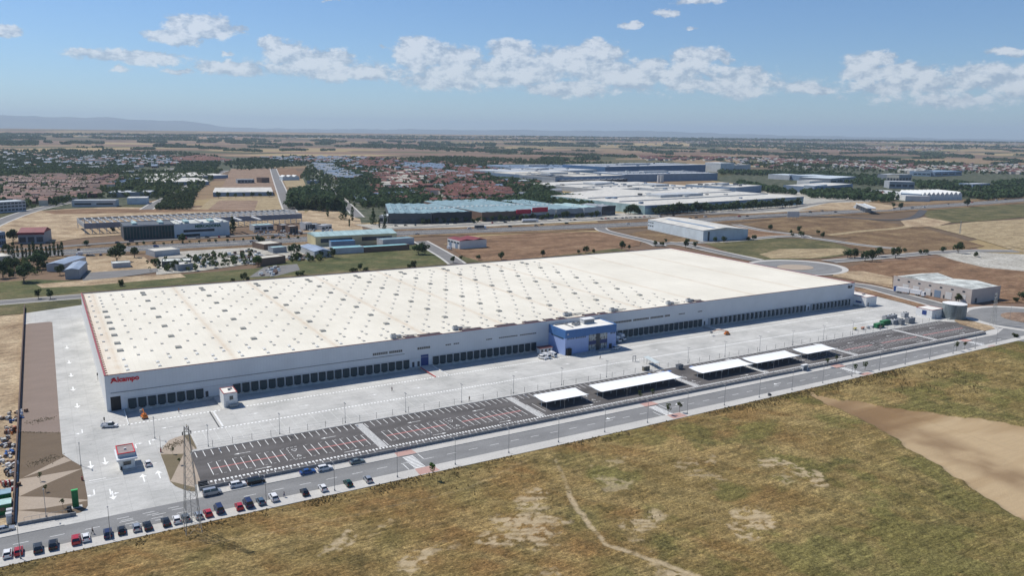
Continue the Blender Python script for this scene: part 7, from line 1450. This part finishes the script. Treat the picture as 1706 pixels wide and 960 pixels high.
town('town', [([(0, 300), (100, 296), (190, 298), (150, 330), (60, 345), (0, 340)], 260, [6, 6, 6, 1]), ([(60, 262), (300, 268), (280, 280), (100, 278)], 90, [2, 5, 1]), ([(285, 266), (330, 262), (384, 270), (340, 272), (290, 270)], 90, [1]), ([(430, 265), (560, 262), (640, 266), (560, 274), (480, 272)], 150, [5, 1, 2]), ([(515, 275), (545, 278), (600, 300), (570, 302), (540, 292)], 160, [2, 5]),
              ([(670, 275), (735, 277), (730, 286), (680, 284)], 90, [2]), ([(690, 286), (760, 290), (790, 302), (700, 298)], 80, [1, 1, 5]), ([(580, 272), (660, 270), (640, 282), (585, 278)], 60, [1]), ([(625, 286), (690, 290), (700, 318), (640, 316)], 90, [1, 1, 3]), ([(750, 282), (790, 284), (800, 296), (770, 296)], 60, [1]), ([(740, 315), (830, 312), (850, 332), (740, 334)], 70, [1, 1]), ([(1060, 262), (1130, 261), (1210, 263), (1206, 268), (1080, 268)], 110, [1]), ([(1280, 266), (1400, 273), (1380, 278), (1290, 273)], 120, [1, 1, 3]), ([(1130, 236), (1300, 234), (1450, 241), (1300, 246), (1150, 241)], 220, [1, 1, 4]),
              ([(1400, 243), (1580, 247), (1560, 252), (1400, 248)], 150, [1, 1, 4]), ([(860, 229), (1050, 230), (1050, 233), (860, 232)], 60, [4, 1]), ([(1400, 274), (1706, 284), (1706, 291), (1400, 280)], 220, [1, 1, 3]), ([(1450, 232), (1706, 236), (1706, 242), (1450, 238)], 70, [1, 4]), ([(430, 226), (560, 227), (560, 229), (430, 228)], 40, [4, 1]), ([(740, 227), (860, 228), (860, 231), (740, 230)], 40, [4, 1]), ([(1500, 285), (1540, 284), (1545, 290), (1500, 289)], 30, [4]), ([(560, 262), (860, 284), (930, 330), (740, 340), (600, 340), (560, 300)], 70, [1, 1, 5, 2]), ([(0, 256), (300, 262), (300, 280), (0, 290)], 150, [5, 2, 5, 1]), ([(0, 224), (860, 229), (860, 232), (0, 227)], 160, [1, 4, 5]), ([(600, 262), (860, 284), (900, 325), (740, 338), (620, 340)], 130, [1, 1, 1]), ([(560, 226), (1706, 240), (1706, 256), (1100, 248), (560, 232)], 120, [1, 4, 5]), ([(860, 229), (1706, 236), (1706, 241), (860, 233)], 170, [1, 4, 1]), ([(1180, 262), (1706, 276), (1706, 290), (1250, 280)], 200, [1, 1, 4, 5])], 21)
# small clutter of the scrap yards
woods('scrub', [([(300, 440), (330, 428), (420, 420), (420, 440), (320, 450)], 60), ([(0, 470), (60, 462), (110, 440), (0, 436)], 40), ([(240, 440), (330, 430), (330, 452), (250, 455)], 30), ([(480, 428), (550, 424), (560, 436), (480, 438)], 30)], FOLI, (2, 5), 31)
b = MB(); rr2 = random.Random(3)
for (poly, n) in [([(372, 425), (420, 418), (440, 428), (425, 442), (395, 440)], 70), ([(430, 460), (445, 448), (470, 448), (450, 462)], 40), ([(480, 428), (520, 430), (520, 436), (480, 434)], 50), ([(300, 430), (360, 425), (360, 445), (300, 448)], 40), ([(420, 385), (550, 380), (555, 390), (430, 398)], 80)]:
    W_ = GP(poly); k = 0
    while k < n:
        x = rr2.uniform(min(p_[0] for p_ in W_), max(p_[0] for p_ in W_)); y = rr2.uniform(min(p_[1] for p_ in W_), max(p_[1] for p_ in W_))
        if inpoly(x, y, W_): k += 1; s_ = rr2.uniform(.6, 2.2); b.box(x, x+s_*1.5, y, y+s_, 0, rr2.uniform(.5, 2.2), rr2.randrange(4))
b.build('scrap_piles', [BM['white'], BM['lblue'], BM['brown'], BM['grey']])['kind'] = 'stuff'
# bushes of dry weeds along the avenue verge
r = np.random.RandomState(6); V, Fc = [], []
for k in range(3600):
    x = r.uniform(-60, 300); e = -101.4+max(0, (x-150)/290*5.2); y = e-abs(r.normal())*2.6-.1
    if vnoise(np.array([x/9.0]), np.array([3.3]), 5)[0] < .28: continue
    h = r.uniform(.12, .5); a = r.rand()*6.28
    for j in range(3):
        a2 = a+j*2.1; k0 = len(V); dx, dy = math.cos(a2)*h*.45, math.sin(a2)*h*.45; lx, ly = r.normal()*.15, r.normal()*.15
        V += [(x-dx, y-dy, -.1), (x+dx, y+dy, -.1), (x+dx*.7+lx, y+dy*.7+ly, h), (x-dx*.6+lx, y-dy*.6+ly, h*.9)]; Fc.append((k0, k0+1, k0+2, k0+3))
for k in range(9000):
    x = r.uniform(-60, 330); y = -104-r.rand()**1.3*115
    if vnoise(np.array([x/7.0]), np.array([y/7.0]), 8)[0] < .45: continue
    px_, py_ = to_px(x, y)
    if px_ > 1340+max(0, (py_-660))*1.9 - 30 and py_ > 655: continue
    h = r.uniform(.1, .34); a = r.rand()*6.28; z = -.45
    for j in range(2):
        a2 = a+j*1.6; k0 = len(V); dx, dy = math.cos(a2)*h*.6, math.sin(a2)*h*.6
        V += [(x-dx, y-dy, z), (x+dx, y+dy, z), (x+dx*.8, y+dy*.8, z+.4+h), (x-dx*.8, y-dy*.8, z+.35+h)]; Fc.append((k0, k0+1, k0+2, k0+3))
me = bpy.data.meshes.new('weeds'); me.from_pydata(V, [], Fc); me.materials.append(mat('dry_weeds', (.34, .26, .14), .95, .3, .25, coords='World', col2=(.17, .14, .06), spec=.05, trans=.5)); o = bpy.data.objects.new('weeds', me); scene.collection.objects.link(o); o['kind'] = 'stuff'
# low planting on the gravel beds
V, Fc = [], []
for (p_, q_, n, w) in [((50, 704), (88, 697), 170, 2.2), ((36, 721), (99, 722), 90, .6), ((50, 774), (94, 762), 170, 2.4), ((273, 748), (305, 736), 260, 2.2)]:
    A_, B_ = G(*p_), G(*q_)
    for k in range(n):
        t_ = r.rand(); x = A_[0]+(B_[0]-A_[0])*t_+r.normal()*w*.4; y = A_[1]+(B_[1]-A_[1])*t_+r.normal()*w*.6; h = r.uniform(.06, .2); k0 = len(V)
        V += [(x-h, y, 0.04), (x+h, y, .04), (x+h*.5, y+h*.4, h+.04), (x-h*.5, y+h*.3, h+.04)]; Fc.append((k0, k0+1, k0+2, k0+3))
me = bpy.data.meshes.new('bed_planting'); me.from_pydata(V, [], Fc); me.materials.append(mat('bed_plants', (.30, .25, .16), .95, .3, 2, trans=.4)); o = bpy.data.objects.new('bed_planting', me); scene.collection.objects.link(o); o['kind'] = 'stuff'

# ---- mountains on the horizon and the air in between
az0 = math.atan2(px_dir(-500, 220)[0], px_dir(-500, 220)[1]); az1 = math.atan2(px_dir(2200, 230)[0], px_dir(2200, 230)[1])
A_ = np.linspace(az0, az1, 420); Rr = np.array([30000, 32500, 35000, 37500, 39500.])
pxs = -500+(A_-az0)/(az1-az0)*2700
prof = np.interp(pxs, [-500, -100, 0, 30, 60, 90, 150, 185, 215, 260, 330, 420, 560, 640, 700, 800, 860, 960, 1060, 1120, 1200, 1300, 1400, 1500, 1706, 2200], [600, 640, 600, 640, 655, 600, 540, 575, 480, 330, 250, 255, 280, 350, 320, 330, 360, 365, 390, 410, 350, 320, 280, 260, 230, 200])
AA, RR_ = np.meshgrid(A_, Rr); hh = prof[None, :]*np.array([0, .5, .86, .5, 0])[:, None]+(fbm(AA*60, RR_/2500, 4, 3)-.5)*70*np.array([0, 1, 1, 1, 0])[:, None]
MX = CAM[0]+np.sin(AA)*RR_; MY = CAM[1]+np.cos(AA)*RR_
mo = grid_mesh('mountains', MX, MY, hh+np.where(np.array([0, 1, 2, 3, 4])[:, None] % 4 == 0, -20, 0), mat('mountain_scrub', (.12, .13, .10), .95, .15, .0005, coords='World')); mo['kind'] = 'structure'
hz = MB().box(-40500, 40500, -3500, 40500, -60, 760).build('haze', None)
hz['kind'] = 'stuff'; hm = bpy.data.materials.new('haze_air'); hm.use_nodes = True; nt = hm.node_tree; nt.nodes.clear()
ou = nt.nodes.new('ShaderNodeOutputMaterial'); pv = nt.nodes.new('ShaderNodeVolumePrincipled'); nt.links.new(pv.outputs[0], ou.inputs['Volume'])
pv.inputs['Color'].default_value = (.69, .84, 1.0, 1); pv.inputs['Density'].default_value = 4.4e-5; pv.inputs['Anisotropy'].default_value = 0.1
hz.data.materials.clear(); hz.data.materials.append(hm)
print('trees', NT[0], 'houses', HC[0])
